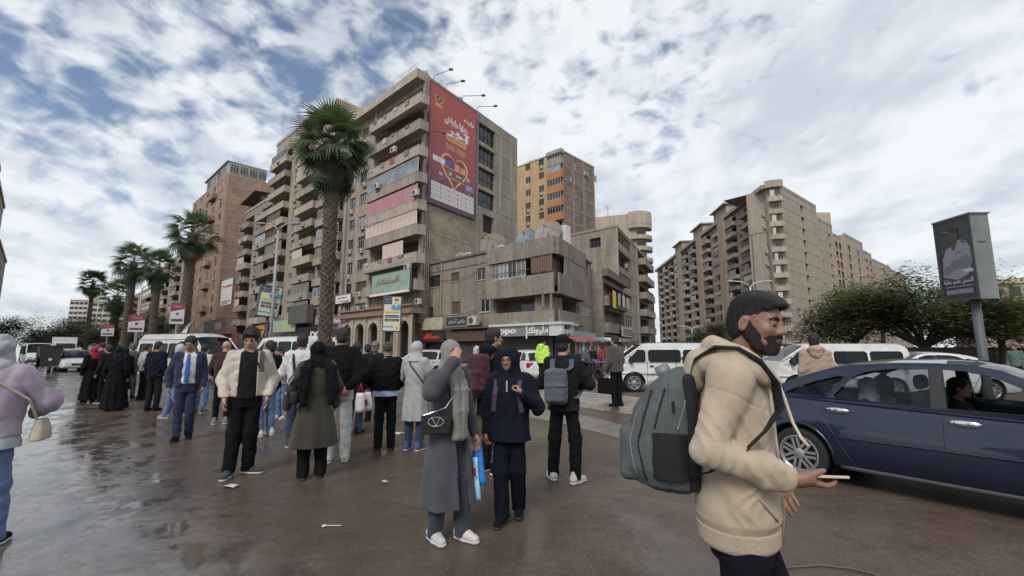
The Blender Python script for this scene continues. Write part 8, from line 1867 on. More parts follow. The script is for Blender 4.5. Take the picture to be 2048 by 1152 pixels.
# --- person carrying plastic bags
r,J,S,hc,m=person('person in dark coat carrying white and red plastic bags beyond the tall man',G(706,868),1.66,-30,dict(skin=SKIN,trousers=(DENIMD,1.1),shoes=SHB,tops=[dict(m=NAVY,hem=.80,inf=1.1)],hair=('short',HAIRB)))
for i,(px,py,c,lb) in enumerate(((717,850,(.62,.60,.58),'thin white plastic shopping bag with handles beside the stout man'),(729,846,(.60,.57,.55),'white carrier bag with red print beside the stout man'))):
    p=G(px,py+22); t=thing('plastic_bag',lb,'bag',(p.x,p.y,0)); mb=MB(); bag(mb,(0,0,.42),.09+.03*i,.07,.34); mb.build('bag_body',M('plastic_white%d'%i,c,.35,.1,8,.5,20),t,True)
    mb=MB(); mb.tube([(-.05,0,.74),(0,0,.92),(.05,0,.74)],.014,6); mb.build('handle',M('plastic_red',(.40,.02,.06),.4,.1),t,True)
    if i: mb=MB(); mb.box((-.06,-.085,.52),(.05,-.078,.62)); mb.build('print',REDC,t)
# --- young man in cream jacket
r,J,S,hc,m=person('young man in cream open jacket and black shirt looking down with hands in pockets',G(482,950),1.82,176,dict(h=.0078,skin=SKIN,face=1,J={'eR':(.268,-.055,1.13),'wR':(.225,.085,.93),'eL':(-.268,-.055,1.13),'wL':(-.225,.085,.93),'kR':(.105,.02,.50),'aR':(.125,.06,.085),'kL':(-.07,.03,.50),'aL':(-.06,-.05,.085)},handR=((0,.1,-1),(-1,.2,0),.4),handL=((0,.1,-1),(1,.2,0),.4),
    trousers=(BLACK,1.15,.06),shoes=SHG,toeR=(.05,.2,0),toeL=(-.22,.12,0),head=(-12,24),tops=[dict(m=CHAR,hem=.90,inf=.99,n='shirt',sleeve=0),dict(m=CREAM,hem=.93,inf=1.09,sr=1.25,open=(.09,.10),fold=.018,n='jacket')],hair=('long',HAIRB)),group='people in the foreground')
t=free_thing('backpack','grey backpack strap over the shoulder of the young man in cream','backpack',r); mb=MB(); V=[]
for p_ in ((-.13,-.10,1.42),(-.13,.0,1.50),(-.135,.12,1.44),(-.145,.18,1.30),(-.15,.19,1.22)): V+=[Vector(p_)*S+Vector((-.028,0,0)),Vector(p_)*S+Vector((.028,0,0))]
mb.add(V,[(2*i,2*i+1,2*i+3,2*i+2) for i in range(4)]); mb.build('strap',cloth('strap_grey',(.06,.06,.06)),t); local_sd(t,'bag_body',cloth('bag_grey',(.05,.05,.05)),lambda sd:sd.box((0,-.24*S,1.2*S),(.14,.08,.2),None,.06),(-.3,-.4,.9*S),(.3,-.1,1.5*S),.012)
# --- man in blue suit
r,J,S,hc,m=person('man in navy suit with white shirt and blue tie looking down',G(364,880),1.77,172,dict(skin=SKIN_T,face=1,bulk=1.05,J={'eR':(.27,-.03,1.13),'wR':(.25,.05,.90),'kR':(.09,.03,.5),'aR':(.08,.06,.085),'kL':(-.08,.02,.5),'aL':(-.07,-.12,.085)},head=(-22,22),trousers=(SUIT,1.05),shoes=SHB,
    tops=[dict(m=WHITEC,hem=.95,inf=.97,n='shirt',sleeve=0,collar=1),dict(m=SUIT,hem=.88,inf=1.08,open=(.085,.10),ox=-.02)],hair=('short',HAIRB)),group='people in the foreground')
def tie(sd): sd.chain([(0,.10*S,1.44*S),(0,.150*S,1.33*S),(0,.160*S,1.12*S),(0,.155*S,.98*S)],[.014,.016,.022,.018],.005,((1,0,0),1.7))
local_sd(r,'tie',cloth('tie_blue',(.03,.12,.45)),tie,(-.1,0,.9*S),(.1,.3,1.6*S),.008)
# --- the others
person('bald man in maroon jacket seen from behind',G(440,848),1.72,-12,dict(skin=SKIN,J={'eL':(-.28,.04,1.14),'wL':(-.2,.16,.98),'eR':(.28,.04,1.14),'wR':(.2,.16,.98)},handR='none',handL='none',trousers=(BLACK,.95,.06),shoes=(cloth('shoe_tan',(.22,.19,.16)),WSOLE),tops=[dict(m=MAROON,hem=.90,inf=1.08,collar=1)]))
person('balding man in navy blazer over an orange collar, turned away',G(303,822),1.74,-38,dict(skin=SKIN_T,face=1,head=(-10,5),trousers=(CHAR,1.1),shoes=SHB,tops=[dict(m=cloth('orange_shirt',(.32,.10,.045)),hem=.95,inf=.98,n='shirt',sleeve=0,collar=1),dict(m=NAVY,hem=.86,inf=1.10,sr=1.05)],hair=('fade',HAIRB)))
person('woman in black abaya with crimson headscarf',G(176,805),1.62,25,dict(skin=SKIN,trousers=(BLACK,1),tops=[dict(m=BLACK,hem=.08,flare=.06,inf=1.08,n='abaya',sr=1.2)],hair=('hijab',REDC,1.36)))
person('woman in black abaya with long dark blue headscarf',G(224,822),1.62,-15,dict(skin=SKIN,trousers=(BLACK,1),tops=[dict(m=BLACK,hem=.05,flare=.10,inf=1.08,n='abaya',sr=1.2,cy=.1)],hair=('hijab',DKBL,1.10)))
person('person in black jacket between the two women in abayas',G(205,806),1.66,40,dict(skin=SKIN_T,trousers=(BLACK,1),shoes=SHBW,tops=[dict(m=CHAR,hem=.85)],hair=('short',HAIRB)))
person('person in maroon cap standing behind the crimson headscarf',G(193,792),1.74,10,dict(skin=SKIN_T,trousers=(BLACK,1),tops=[dict(m=MAROON,hem=.85)],hair=('beanie',MAROON)))
person('person in brown jacket standing behind the dark blue headscarf',G(255,798),1.72,-10,dict(skin=SKIN_T,trousers=(cloth('trouser_grey',(.04,.04,.04)),1),tops=[dict(m=BROWNC,hem=.85,inf=1.12)],hair=('short',HAIRG)))
person('person in black coat with dark headscarf beside the brown jacket',G(240,805),1.60,20,dict(skin=SKIN,trousers=(BLACK,1),tops=[dict(m=BLACK,hem=.4,flare=.05)],hair=('hijab',DKBL,1.36)))
person('man in pale jacket half hidden behind the navy blazer',G(283,800),1.70,-60,dict(skin=SKIN_T,trousers=(BLACK,1),tops=[dict(m=WGREY,hem=.9)],hair=('fade',HAIRB)))
person('man in dark coat and jeans walking behind the suited man',G(348,838),1.66,60,dict(skin=SKIN_T,J={'kR':(.1,.16,.5),'aR':(.1,.25,.085),'kL':(-.1,-.05,.5),'aL':(-.1,-.28,.12)},trousers=(DENIM,1.1),shoes=(cloth('shoe_tan2',(.30,.24,.19)),WSOLE),tops=[dict(m=CHAR,hem=.85)],hair=('hijab',PALEH,1.44)))
person('man in navy jacket with white scarf behind the suited man',G(352,812),1.74,150,dict(skin=SKIN_T,trousers=(DENIM,1.1),tops=[dict(m=NAVY,hem=.85)],hair=('short',HAIRB)))
person('person in cream top and jeans between the suited man and the bald man',G(398,826),1.66,-30,dict(skin=SKIN,trousers=(DENIM,1.1),shoes=SHG,tops=[dict(m=CREAM,hem=.85)],hair=('short',HAIRB)))
person('man with shaved head bending behind the man in white',G(562,838),1.60,130,dict(skin=SKIN,face=1,head=(0,30),lean=.25,trousers=(DENIM,1.1),shoes=SHW,tops=[dict(m=WHITEC,hem=.85)],hair=('fade',HAIRB)))
person('person in blue jeans partly hidden by the young man in cream',G(528,872),1.70,30,dict(skin=SKIN_T,trousers=(DENIM,1.15),shoes=SHW,tops=[dict(m=BLACK,hem=.85)],hair=('short',HAIRB)))
person('person in dark jacket behind the tall man with pale trousers',G(730,822),1.66,10,dict(skin=SKIN_T,trousers=(BLACK,1),tops=[dict(m=NAVY,hem=.85)],hair=('short',HAIRB)))
person('man behind the woman with the white patterned headscarf',G(968,820),1.68,-60,dict(skin=SKIN_T,face=1,trousers=(BLACK,1),tops=[dict(m=NAVY,hem=.85)],hair=('short',HAIRB)))
# --- on the traffic island
r,J,S,hc,m=person('boy in lime green jacket and black striped trousers on the traffic island',G(1086,779,.14),1.78,-35,dict(skin=SKIN_T,J={'kR':(.1,.08,.5),'aR':(.1,.16,.085),'aL':(-.1,-.12,.09)},trousers=(BLACK,.82),shoes=SHB,tops=[dict(m=LIME,hem=.88,inf=1.1,sr=1.15,hood=1)],hair=('beanie',BLACK)),z=.13,group='people on the traffic island')
mb=MB(); mb.tube([(.19*S,.03*S,.85*S),(.185*S,.10*S,.5*S),(.165*S,.15*S,.12*S)],.012,5); mb.build('side_stripe',WSOLE,r)
r,J,S,hc,m=person('man in brown sweater holding two dark bags on the traffic island',G(1234,813,.14),1.74,52,dict(skin=SKIN_T,face=1,bulk=1.12,head=(10,-4),J={'eR':(.25,.0,1.12),'wR':(.25,.10,.88),'eL':(-.25,.0,1.12),'wL':(-.25,.12,.88)},trousers=(BLACK,1.05),shoes=SHB,tops=[dict(m=BROWNC,hem=.86,inf=1.10,sr=1.12,n='sweater')],hair=('short',HAIRB)),z=.13,group='people on the traffic island')
for q,lb in (('L','dark square briefcase in the far hand of the man in brown'),('R','dark soft shopping bag in the near hand of the man in brown')):
    w_=J['w'+q]; t=free_thing('carried_bag',lb,'bag',r)
    if q=='L':
        local_sd(t,'bag_body',BLACK,lambda sd:sd.box((w_[0],w_[1]+.03,w_[2]-.36),(.06,.20,.19),None,.02),w_-np.array((.3,.3,.7)),w_+np.array((.3,.4,.1)),.012); mb=MB(); mb.tube([(w_[0],w_[1]-.06,w_[2]-.18),(w_[0],w_[1]-.02,w_[2]-.09),(w_[0],w_[1]+.06,w_[2]-.09),(w_[0],w_[1]+.1,w_[2]-.18)],.010,6); mb.build('handle',STRAP,t)
    else: mb=MB(); bag(mb,(w_[0],w_[1]+.02,w_[2]-.52),.07,.19,.44); mb.build('bag_body',cloth('bag_ink',(.016,.018,.026)),t,True)
# --- beyond the blue car
person('person in dusty pink hooded jacket beyond the blue car',G(1645,876),1.82,10,dict(skin=SKIN_T,trousers=(BLACK,1),tops=[dict(m=TAN,hem=.86,inf=1.08,hood=1)],hair=('short',HAIRB)),group='people beyond the car')
person('person in green jacket far beyond the front of the blue car',G(2040,775),1.72,160,dict(skin=SKIN_T,trousers=(BLACK,1),tops=[dict(m=JADE,hem=.86)],hair=('short',HAIRB)),group='people beyond the car')
# --- shoppers by the stalls
for i,(px,py,c,lb) in enumerate(((1186,752,CHAR,'shopper in charcoal near the stalls by the shuttered shop'),(1203,749,REDC,'shopper in red beside the stalls'),(1172,757,BLUEG,'shopper in grey-blue next to the parked motorbikes'))):
    person(lb,G(px,py),1.68,20+60*i,dict(h=.014,skin=SKIN_T,trousers=(BLACK,1),tops=[dict(m=c,hem=.86)],hair=('short',HAIRB)),group='shoppers by the stalls')
# --- woman at the left edge
r,J,S,hc,m=person('woman in lavender sweater, jeans and patterned headscarf standing close at the edge',G(-62,1104),1.68,-20,dict(h=.0075,skin=SKIN,bulk=1.08,J={'eR':(.335,.06,1.16),'wR':(.20,.23,1.05),'eL':(-.33,.04,1.15),'wL':(-.15,.24,1.05),'aR':(.12,.03,.085)},handR='none',handL='none',trousers=(DENIM,1.12,.05),shoes=SHBW,
    tops=[dict(m=cloth('shirt_palegrey',(.42,.47,.50)),hem=.80,inf=1.02,n='shirt',sleeve=0),dict(m=LAV,hem=.90,inf=1.12,sr=1.25,n='sweater',fold=.016)],hair=('hijab',M('scarf_print',(.36,.37,.43),.9,.5,14,.3,100),1.42)),group='people in the foreground')
t=free_thing('handbag','beige handbag hanging at the hip of the woman in lavender','bag',r); BE=M('leather_beige',(.42,.36,.28),.5,.1,12,.1,50)
local_sd(t,'bag_body',BE,lambda sd:(sd.stack([(.84*S,.31*S,.06*S,.055,.12),(.93*S,.31*S,.06*S,.05,.10),(1.02*S,.31*S,.06*S,.022,.075)],.01,'u',3.0)),(.15,-.2,.78*S),(.5,.35,1.1*S),.008)
mb=MB(); mb.tube([(.30*S,.0,1.0*S),(.26*S,-.10*S,1.2*S),(.05*S,-.17*S,1.38*S),(-.11*S,-.05*S,1.49*S)],.010,6); mb.build('strap',BE,t)
# ================================================================ man with the phone, closest to the camera
def seated(label,x,y,top,hair,hd=(0,0),skin=SKIN_T):
    p=in_car(x,y,0); person(label,(p.x,p.y),1.66,0,dict(h=.012,skin=skin,face=1,head=hd,J={'hR':(.1,.02,.95),'hL':(-.1,.02,.95),'kR':(.1,.40,1.02),'kL':(-.1,.40,1.02),'aR':(.1,.46,.68),'aL':(-.1,.46,.68),'wR':(.16,.36,1.15),'wL':(-.16,.36,1.15)},trousers=(BLACK,1,.5),tops=[dict(m=top,hem=.92)],hair=hair),rz=crz-PI/2,z=-.44,group='people inside the blue car')
seated('driver of the dark blue saloon',-.02,.36,CHAR,('short',HAIRB)); seated('passenger with white cap on the back seat of the blue saloon',-.70,.30,WGREY,('beanie',WHITEC)); seated('second back-seat passenger with grey scarf in the blue saloon',-.70,-.30,CHAR,('hijab',PALEH,1.4))
HOODIE=M('cloth_hoodie_sand',(.52,.42,.30),.95,.09,22,.5,600,sheen=.25,var2=.06,scale2=5); RIB=M('cloth_hoodie_rib',(.50,.40,.285),.95,.07,14,.6,500,sheen=.2,stretch=(1,1,.12)); INNERH=M('cloth_hoodie_lining',(.42,.37,.31),.95,.1,14,.3,300)
MJ=cloth('jeans_ink',(.012,.015,.024))
def main_man():
    root=thing('person','bearded man in sand-coloured hooded sweatshirt holding a phone in front of the camera','person',(.893,1.82,0),R(-117),'people in the foreground')
    J={k:np.array(v,float) for k,v in {'sR':(.175,-.01,1.415),'sL':(-.175,.0,1.415),'eR':(.238,-.092,1.178),'wR':(.160,.128,1.095),'eL':(-.235,-.03,1.16),'wL':(-.215,.115,1.03),'hR':(.085,.0,.92),'hL':(-.085,0,.92),'kR':(.10,-.02,.50),'kL':(-.10,.12,.50),'aR':(.105,-.22,.12),'aL':(-.10,.14,.085),'nk':(0,.025,1.470),'hd':(.005,.088,1.622)}.items()}
    m=rotm(R(-30),R(9)); HS=.94; hc=J['hd']; T=lambda *p: hc+m@(np.array(p)*HS)
    bd=SD((-.36,-.36,-.01),(.36,.42,1.80),.0045); head_sdf(bd,hc,m,True,neck=J['nk'],sc=HS)
    bd.stack([(.86,0,0,.12,.09),(1.25,0,0,.14,.095),(1.38,0,0,.13,.075),(1.46,0,0,.07,.055)],.05)
    for q in 'RL': bd.chain([J['s'+q],J['e'+q],J['w'+q]],[.048,.040,.029],.03); bd.chain([J['h'+q],J['k'+q],J['a'+q]],[.060,.048,.034],.03)
    fd=J['wR']-J['eR']; fd/=np.linalg.norm(fd); w=J['wR']+fd*.018
    # right hand: palm up under the phone, thumb along its top edge
    d=np.array((-.55,.83,-.06)); d/=np.linalg.norm(d); up=np.array((-.30,.05,1.0)); up-=d*(up@d); up/=np.linalg.norm(up); lat=np.cross(d,up)   # lat towards the body's right/outer side
    Q=lambda a,b,c: w+d*a+lat*b+up*c
    bd.cone(Q(-.02,0,0),Q(.035,0,0),.028,.026,.015,(lat,1.25)); bd.cone(Q(.03,.0,-.004),Q(.09,.0,-.008),.019,.015,.015,(lat,2.2)); bd.cone(Q(.02,.024,.004),Q(.06,.033,.006),.018,.014,.012)
    for i,(o,l) in enumerate(((.028,.072),(.010,.080),(-.009,.075),(-.027,.060))):
        r_=.0095-.0005*i; p0=Q(.085,o,-.008); p1=p0+(d*.93-up*.25)*l*.45; p2=p1+(d*.95+up*.22-lat*.1)*l*.34; p3=p2+(d*.80+up*.55-lat*.15)*l*.25; bd.cone(p0-d*.02,p1,r_*1.05,r_,.004); bd.cone(p1,p2,r_,r_*.94,.003); bd.cone(p2,p3,r_*.94,r_*.80,.003)
    t0=Q(.035,.036,.010); t1=Q(.075,.044,.024); t2=Q(.112,.030,.030); bd.cone(t0,t1,.0135,.0112,.008); bd.cone(t1,t2,.0112,.0085,.004)
    # left hand hanging
    fl=J['wL']-J['eL']; fl/=np.linalg.norm(fl); hand_sdf(bd,J['wL']+fl*.01,(.0,.30,-.95),(1,.2,0),-1,.55,1.02)
    bd.mesh('body',SKIN_D,root)
    ph=thing('phone','cream-edged smartphone held flat in the bearded man hand','phone',root.location,root.rotation_euler.z); RM=Matrix(np.stack([d,lat,up],1).tolist()).to_4x4(); c=Q(.112,.010,.012); mb=MB(); mb.box((-.078,-.036,-.0045),(.078,.036,.0045),Matrix.Translation(Vector(c))@RM); o=mb.build('phone_case',M('phone_case',(.55,.48,.36),.45,.05),ph); bv=o.modifiers.new('b','BEVEL'); bv.width=.003; bv.segments=3
    mb=MB(); mb.box((-.073,-.032,.0046),(.073,.032,.0058),Matrix.Translation(Vector(c))@RM); mb.build('screen',M('phone_screen',(.02,.02,.022),.08,0),ph)
    # face details
    TV=lambda *p: Vector(T(*p))
    for q in (-1,1):
        mb=MB(); mb.lathe([(.0117*math.sin(a),.0117*math.cos(a)) for a in np.linspace(.05,PI-.05,9)],14,Matrix.Translation(TV(.031*q,.0805,.003))); e=mb.build('eye',EYEW,root,True)
        mb=MB(); mb.lathe([(.0062*math.sin(a),.0062*math.cos(a)) for a in np.linspace(.05,PI-.05,7)],12,Matrix.Translation(TV(.031*q,.0885,-.001))); mb.build('iris',EYEM,e,True)
        s=SD(hc-.13,hc+.13,.0025); s.ell(T(.031*q,.0815,.0055),np.array((.0155,.0135,.0115))*HS,m,.0); s.cut(m@np.array((0,.35,-1)),T(0,.0815,.0015)); s.mesh('eyelid',SKIN_D,root)
        mb=MB(); mb.tube([TV(.019*q,.0945,.0005),TV(.031*q,.0965,.0005),TV(.045*q,.0875,.000)],[.0012,.0018,.0012],5); mb.build('eyelashes',BROW,root,True)
        s=SD(hc-.13,hc+.13,.003); s.chain([T(.012*q,.0945,.021),T(.030*q,.0935,.027),T(.050*q,.079,.021)],[.0045,.0058,.0035],.003); s.fold(.002,300,q+3); s.mesh('eyebrow',BROW,root)
    mb=MB(); mb.tube([TV(-.019,.0905,-.060),TV(0,.0975,-.0605),TV(.019,.0905,-.060)],[.003,.0048,.003],8); mb.build('mouth',M('lip_dark',(.20,.085,.07),.5,.05),root,True)
    # hair: short sides, fuller top brushed forward
    HM=M('hair_main',(.011,.0092,.0085),.5,.5,90,.6,420,stretch=(1,.35,1))
    t=SD(hc-np.array((.14,.17,.13)),hc+np.array((.14,.17,.17)),.0036); E=lambda p,r,k=.012,op='u':t.ell(T(*p),np.array(r)*HS,m,k,op)
    E((0,-.016,.036),(.0770,.0985,.089)); E((0,-.050,-.015),(.0755,.064,.078),.02); E((0,.016,.086),(.066,.080,.038),.03); E((0,.078,.076),(.054,.028,.020),.025)
    E((0,.100,-.022),(.088,.070,.094),.008,'s')
    for q in (-1,1): E((.088*q,.0,-.022),(.026,.030,.046),.008,'s'); E((.080*q,.066,.0),(.030,.036,.040),.01,'s')
    t.cut(m@np.array((0,.15,-1)),T(0,-.06,-.088)); t.fold(.0035,150,3,(1,.6,1)); t.mesh('hair',HM,root)
    # beard
    BM=M('beard_main',(.020,.015,.012),.75,.6,160,.7,480)
    t=SD(hc-.15,hc+.15,.0036); t.ell(T(0,.020,-.054),np.array((.0690,.081,.071))*HS,m,.01); t.ell(T(0,.062,-.094),np.array((.034,.031,.028))*HS,m,.02)
    for q in (-1,1): t.cone(T(.066*q,.004,.012),T(.062*q,.022,-.055),.010,.016,.02); t.cone(T(.058*q,.010,-.048),T(.047*q,.040,-.080),.018,.0235,.012); t.cone(T(.047*q,.040,-.080),T(.020*q,.068,-.104),.0235,.019,.012)
    for (p_,r_) in (((0,.085,.005),(.075,.06,.040)),((0,.118,-.018),(.06,.052,.028)),((.054,.094,-.002),(.030,.038,.024)),((-.054,.094,-.002),(.030,.038,.024))): t.ell(T(*p_),np.array(r_)*HS,m,.012,'s')
    t.ell(T(0,.104,-.0625),np.array((.021,.022,.0095))*HS,m,.003,'s'); t.cone(T(-.024,.094,-.047),T(.024,.094,-.047),.0052,None,.004)
    t.cut(m@np.array((0,-.9,.35)),T(0,-.004,0)); t.fold(.0022,260,4); t.mesh('beard',BM,root)
    # hooded sweatshirt
    t=SD((-.40,-.36,.80),(.40,.36,1.60),.0044)
    t.stack([(.845,0,-.022,.160,.128),(.880,0,-.022,.167,.135),(.915,0,-.020,.182,.150),(1.02,0,-.016,.180,.143),(1.20,0,-.010,.178,.130),(1.32,0,-.004,.180,.124),(1.40,0,.004,.165,.106),(1.455,0,.014,.118,.086),(1.50,0,.022,.088,.076)],.03)
    for q in 'RL':
        e=J['e'+q]; w_=J['w'+q]; s0=J['s'+q]*np.array((.90,1,1)); t.chain([s0,e],[.070,.058],.03); t.cone((.05 if q=='R' else -.05,.022,1.452),s0+np.array((0,0,.006)),.056,.068,.04); e2=e+(w_-e)*.80; t.cone(e,e2,.058,.051,.012); t.cone(e2,w_-(w_-e)*.02,.046,.043,.012)
    eR=J['eR']; ax=(J['wR']-eR)/np.linalg.norm(J['wR']-eR); ua=(eR-J['sR'])/np.linalg.norm(eR-J['sR'])
    def folds(p):
        d=p-eR; s_=d@ax; u_=d@ua; g=np.exp(-((d**2).sum(1))/.0125); side=np.clip(d@np.array((.3,.8,.55))/.05,-1,1)
        ph=(s_*1.0-u_*.6)*62+1.5*np.sin(p[:,2]*26+p[:,0]*18); o=(-.011*(1-np.abs(np.sin(ph))**.7)*1.0+.004)*g*(.5+.5*side)
        g2=np.exp(-((s_-.19)/.045)**2); o+=-.006*(1-np.abs(np.sin(s_*75+2*np.sin(p[:,2]*40))))*g2*(p[:,0]>.1)
        o+=.0030*np.exp(-((u_+.20)/.003)**2)*(p[:,0]>.13); gd=np.exp(-((p[:,2]-1.15)/.16)**2)*(p[:,0]>.0); o+=-.0075*(1-np.abs(np.sin((p[:,2]*1.0+p[:,1]*1.3)*26+1.2*np.sin(p[:,1]*20))))*gd*np.clip((p[:,1]+.02)/.05,0,1); o=o*np.clip((p[:,2]-.885)/.06,0,1)
        return o+.0030*np.clip((p[:,2]-.885)/.05,0,1)*np.sin(p[:,2]*38+4*np.sin(p[:,1]*14)+3*p[:,0]*10)*np.exp(-((p[:,2]-1.02)/.10)**2)
    t.dent(folds); _a=t.a.copy(); t.fold(.0085,17,21,(1,1,.7)); _w=np.clip((t.ax[2]-.885)/.06,0,1)[None,None,:]; t.a=_a+(t.a-_a)*_w
    t.cone((0,.035,1.46),(0,.09,1.60),.058,.085,0,None,'s'); t.cut((0,0,-1),(0,0,.878)); t.mesh('sweatshirt',HOODIE,root)
    rb=SD((-.26,-.26,.80),(.26,.26,.92),.005); rb.stack([(.815,0,-.022,.164,.133),(.830,0,-.022,.172,.141),(.886,0,-.022,.176,.144)],.0); rb.mesh('hem_band',RIB,root)
    for q in 'RL':
        e=J['e'+q]; w_=J['w'+q]; a_=w_-(w_-e)*.20; b_=w_+(w_-e)*.02; c=SD(np.minimum(a_,b_)-.08,np.maximum(a_,b_)+.08,.004); c.cone(a_,b_,.050,.045,0); u_=(b_-a_)/np.linalg.norm(b_-a_); c.cut(u_,b_); c.cut(-u_,a_-u_*.012); c.mesh('cuff',RIB,root)
    # hood heaped behind the neck
    hd=SD((-.26,-.30,1.30),(.26,.22,1.64),.005); nk=J['nk']
    for (rr,zz,yy,th,dz) in ((.108,.030,-.015,.034,.030),(.140,-.012,-.030,.038,.012)):
        ring=[nk+np.array((rr*math.sin(a),yy+.020-rr*.95*math.cos(a),zz+dz*math.cos(a)-.05*(abs(a)>1.7)*(abs(a)-1.7))) for a in np.linspace(-2.55,2.55,18)]
        for i in range(17): hd.cone(ring[i],ring[i+1],th*(.72+.45*max(0,math.cos(-2.55+5.1*i/17))),th*(.72+.45*max(0,math.cos(-2.55+5.1*(i+1)/17))),.016)
    hd.ell(nk+np.array((0,-.165,-.045)),(.105,.045,.080),None,.03); hd.fold(.007,30,8); hd.cone((0,.03,1.44),(0,.05,1.66),.062,.075,.01,None,'s'); hd.mesh('hood',HOODIE,root)
    # zip, lining flaps, drawstrings, pocket edge
    mb=MB(); zp=[(.0,.104,1.455),(.0,.113,1.40),(.0,.122,1.32),(.0,.122,1.20),(.0,.127,1.02),(.0,.131,.92),(0,.122,.83)]; mb.tube(zp,.0055,6); mb.build('zip',M('zip_tape',(.36,.29,.21),.7,.1),root,True)
    for q in (-1,1):
        mb=MB(); V=[]
        for (x,y,z) in ((.012,.102,1.462),(.02,.112,1.40),(.025,.121,1.32),(.022,.122,1.24)): V+=[Vector((q*.004,y+.006,z)),Vector((q*(x+.022),y+.004,z))]
        mb.add(V,[(2*i,2*i+1,2*i+3,2*i+2) for i in range(3)]); mb.build('lining_flap',INNERH,root,True)
    DS=M('drawstring',(.55,.47,.36),.8,.1,30)
    mb=MB(); mb.tube([(.075,.085,1.475),(.082,.100,1.43),(.086,.115,1.36),(.088,.118,1.28),(.090,.120,1.20),(.090,.125,1.135)],.0058,8); o=mb.build('drawstring',DS,root,True); mb=MB(); mb.tube([(.090,.125,1.137),(.090,.126,1.115)],.0066,8); mb.build('string_tip',STRAP,o)
    mb=MB(); mb.tube([(-.06,.095,1.47),(-.045,.140,1.42),(-.04,.165,1.34),(-.03,.185,1.25),(-.0,.205,1.20),(.01,.225,1.175)],.0058,8); mb.build('drawstring',DS,root,True)
    pk=MB(); pts=[(.168,.040,1.035),(.152,.070,.995),(.128,.095,.96),(.112,.107,.935)]; pk.tube(pts,.005,6); pk.build('pocket_edge',RIB,root,True)
    # trousers and shoes
    t=SD((-.26,-.36,.0),(.26,.30,1.06),.008); t.stack([(.78,0,-.01,.152,.112),(.90,0,-.015,.150,.114),(1.0,0,-.015,.14,.108)],.03)
    for q in 'RL': t.chain([J['h'+q]*np.array((.9,1,.93)),J['k'+q],J['a'+q]],[.080,.076,.062],.03)
    t.fold(.009,26,5,(1,1,.8)); t.cut((0,0,-1),(0,0,.05)); t.mesh('trousers',MJ,root)
    for q in 'RL': shoe(root,J['a'+q],J['a'+q]+np.array((0,.2,0)),BLACK,WSOLE,1.0,.008)
    root.scale=(1.03,)*3; ph.scale=(1.03,)*3
    # backpack
    bp=thing('backpack','large slate-grey backpack with black side pocket on the bearded man','backpack',root.location,root.rotation_euler.z); SL=M('pack_slate',(.085,.095,.098),.8,.18,10,.35,160,var2=.12,scale2=4); BLKF=M('pack_black',(.011,.011,.013),.85,.1,20,.3,200)
    t=SD((-.24,-.52,.90),(.24,-.08,1.50),.0055)
    t.stack([(.975,0,-.245,.10,.085),(1.0,0,-.255,.140,.125),(1.06,0,-.270,.158,.150),(1.16,0,-.272,.160,.150),(1.28,0,-.255,.155,.128),(1.37,0,-.225,.140,.095),(1.425,0,-.195,.105,.062),(1.445,0,-.185,.06,.035)],.02,'u',2.6); t.box((0,-.400,1.11),(.115,.035,.105),None,.03,.02); t.fold(.007,15,7); t.dent(lambda p:.004*(np.abs(p[:,1]+.235)<.006)+.003*(np.abs(p[:,1]+.335)<.005)); t.mesh('bag_body',SL,bp)
    t=SD((.0,-.40,.96),(.24,-.10,1.34),.0055); t.stack([(1.035,0,-.235,.172,.085),(1.10,0,-.238,.176,.088),(1.205,0,-.240,.172,.085)],0,'u',3.2); t.cut((-1,0,0),(.11,0,0)); t.cut((0,-.0,1),(0,0,1.205)); t.mesh('side_pocket',BLKF,bp)
    t=SD((-.2,-.26,.98),(.2,-.08,1.46),.006); t.box((0,-.155,1.21),(.135,.022,.215),None,.02); t.fold(.004,30,2); t.mesh('back_panel',BLKF,bp)
    for q in (-1,1):
        pts=[(q*.085,-.150,1.425),(q*.100,-.135,1.475),(q*.118,-.070,1.520),(q*.125,.010,1.515),(q*.132,.080,1.470),(q*.142,.128,1.400),(q*.165,.135,1.320),(q*.205,.085,1.25),(q*.215,.0,1.16),(q*.19,-.10,1.09),(q*.15,-.17,1.06)]
        mb=MB(); V=[]
        for i,p_ in enumerate(pts):
            w2=.030 if i<7 else .016; o=Vector((.9*w2,.35*w2,.2*w2)) if i>1 else Vector((w2,0,0)); th=Vector((0,.004,.009)) if i<5 else Vector((q*.008,.004,.0)); pv=Vector(p_); V+=[pv-o,pv+o,pv+o+th,pv-o+th]
        mb.add(V,[(4*i+a,4*i+(a+1)%4,4*i+4+(a+1)%4,4*i+4+a) for i in range(len(pts)-1) for a in range(4)]); o=mb.build('shoulder_strap',BLKF,bp,True)
        if q==1: mb=MB(); mb.tube([Vector(p_)+Vector((.002,.006,.010)) for p_ in pts[1:7]],.004,6); mb.build('strap_piping',M('piping_grey',(.16,.17,.18),.7,.1),bp,True)
    mb=MB(); mb.tube([(-.03,-.165,1.44),(-.02,-.18,1.485),(.02,-.18,1.485),(.03,-.165,1.44)],.009,6); mb.build('grab_handle',BLKF,bp,True)
    mb=MB(); mb.tube([(0,-.285,1.415),(0,-.240,1.440)],.030,12); mb.build('bottle_top',M('flask_grey',(.18,.20,.21),.4,.1),bp,True)
    mb=MB(); mb.box((.158,-.215,1.285),(.166,-.205,1.325)); mb.build('zip_pull',BLKF,bp)
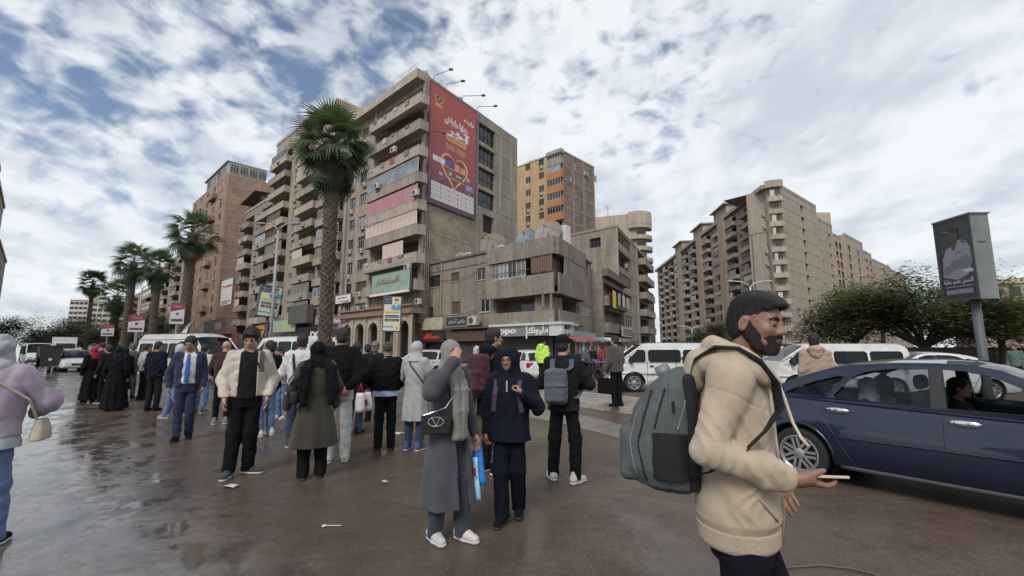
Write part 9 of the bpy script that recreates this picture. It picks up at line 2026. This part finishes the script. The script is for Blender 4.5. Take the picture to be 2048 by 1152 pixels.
    for (y0,z0,z1,mt) in ((-.350,1.02,1.36,STRAP),(-.300,1.22,1.37,STRAP),(-.385,1.04,1.28,M('piping_grey',(.16,.17,.18),.7,.1)),(-.215,1.22,1.38,M('piping_grey'))): mb=MB(); mb.tube([(lambda yy:(np.interp(z,[1.0,1.06,1.16,1.28,1.37],[.140,.158,.160,.155,.140])*max(.05,1-(abs(yy-np.interp(z,[1.0,1.06,1.16,1.28,1.37],[-.255,-.270,-.272,-.255,-.225]))/np.interp(z,[1.0,1.06,1.16,1.28,1.37],[.125,.150,.150,.128,.095]))**2.6)**(1/2.6)+.001,yy,z))(y0+(.28*(z-1.16) if z>1.16 else .2*(1.16-z))) for z in np.linspace(z0,z1,14)],.0042,5); mb.build('zip',mt,bp)
main_man()
for o_ in bpy.data.objects:
    if o_.get('label','').startswith('large slate-grey'): o_.scale=(1.03,)*3
def strands(o,n,length,width,flow,mat,seed,lift=.35,keep=None):
    """loose hair blades over a hair mass, so that its outline is not a clean edge"""
    me=o.data; N_=len(me.vertices); co=np.zeros(N_*3,np.float32); me.vertices.foreach_get('co',co); co=co.reshape(-1,3); nr=np.zeros(N_*3,np.float32); me.vertices.foreach_get('normal',nr); nr=nr.reshape(-1,3); rg=np.random.default_rng(seed)
    ix=rg.integers(0,N_,n); p=co[ix]; nn=nr[ix]; f=np.array(flow,np.float32)[None,:]+rg.normal(0,.35,(n,3)); t=f-nn*(f*nn).sum(1,keepdims=True); t/=np.linalg.norm(t,axis=1,keepdims=True)+1e-6; d=t+nn*lift*rg.uniform(.3,1.3,(n,1)); d/=np.linalg.norm(d,axis=1,keepdims=True); sd=np.cross(d,nn); sd/=np.linalg.norm(sd,axis=1,keepdims=True)+1e-6; L_=length*rg.uniform(.5,1.3,(n,1))
    V=np.stack([p-nn*.002-sd*width,p-nn*.002+sd*width,p+d*L_],1).reshape(-1,3); m2=bpy.data.meshes.new('strands'); m2.vertices.add(n*3); m2.vertices.foreach_set('co',V.astype(np.float32).ravel()); m2.loops.add(n*3); m2.loops.foreach_set('vertex_index',np.arange(n*3,dtype=np.int32)); m2.polygons.add(n); m2.polygons.foreach_set('loop_start',np.arange(0,n*3,3,dtype=np.int32)); m2.update(calc_edges=True); m2.materials.append(mat); q=put('strands',m2,o); q['kind']='stuff'; return q
STR=M('hair_strand',(.014,.011,.010),.45,0)
for o_ in list(bpy.data.objects):
    if o_.parent and o_.parent.get('label','').startswith('bearded man in sand'):
        if o_.name.split('.')[0]=='hair': strands(o_,12000,.009,.0007,(0,.6,.15),STR,1,.35)
        elif o_.name.split('.')[0]=='beard': strands(o_,9000,.006,.0006,(0,.1,-1),STR,2,.5)
        elif o_.name.split('.')[0]=='eyebrow': strands(o_,160,.006,.0006,(.6,0,.3),STR,3,.3)
    elif o_.parent and o_.name.split('.')[0]=='hair' and o_.parent.get('group')=='people in the foreground': strands(o_,2500,.016,.0013,(0,.4,.2),STR,4,.5)
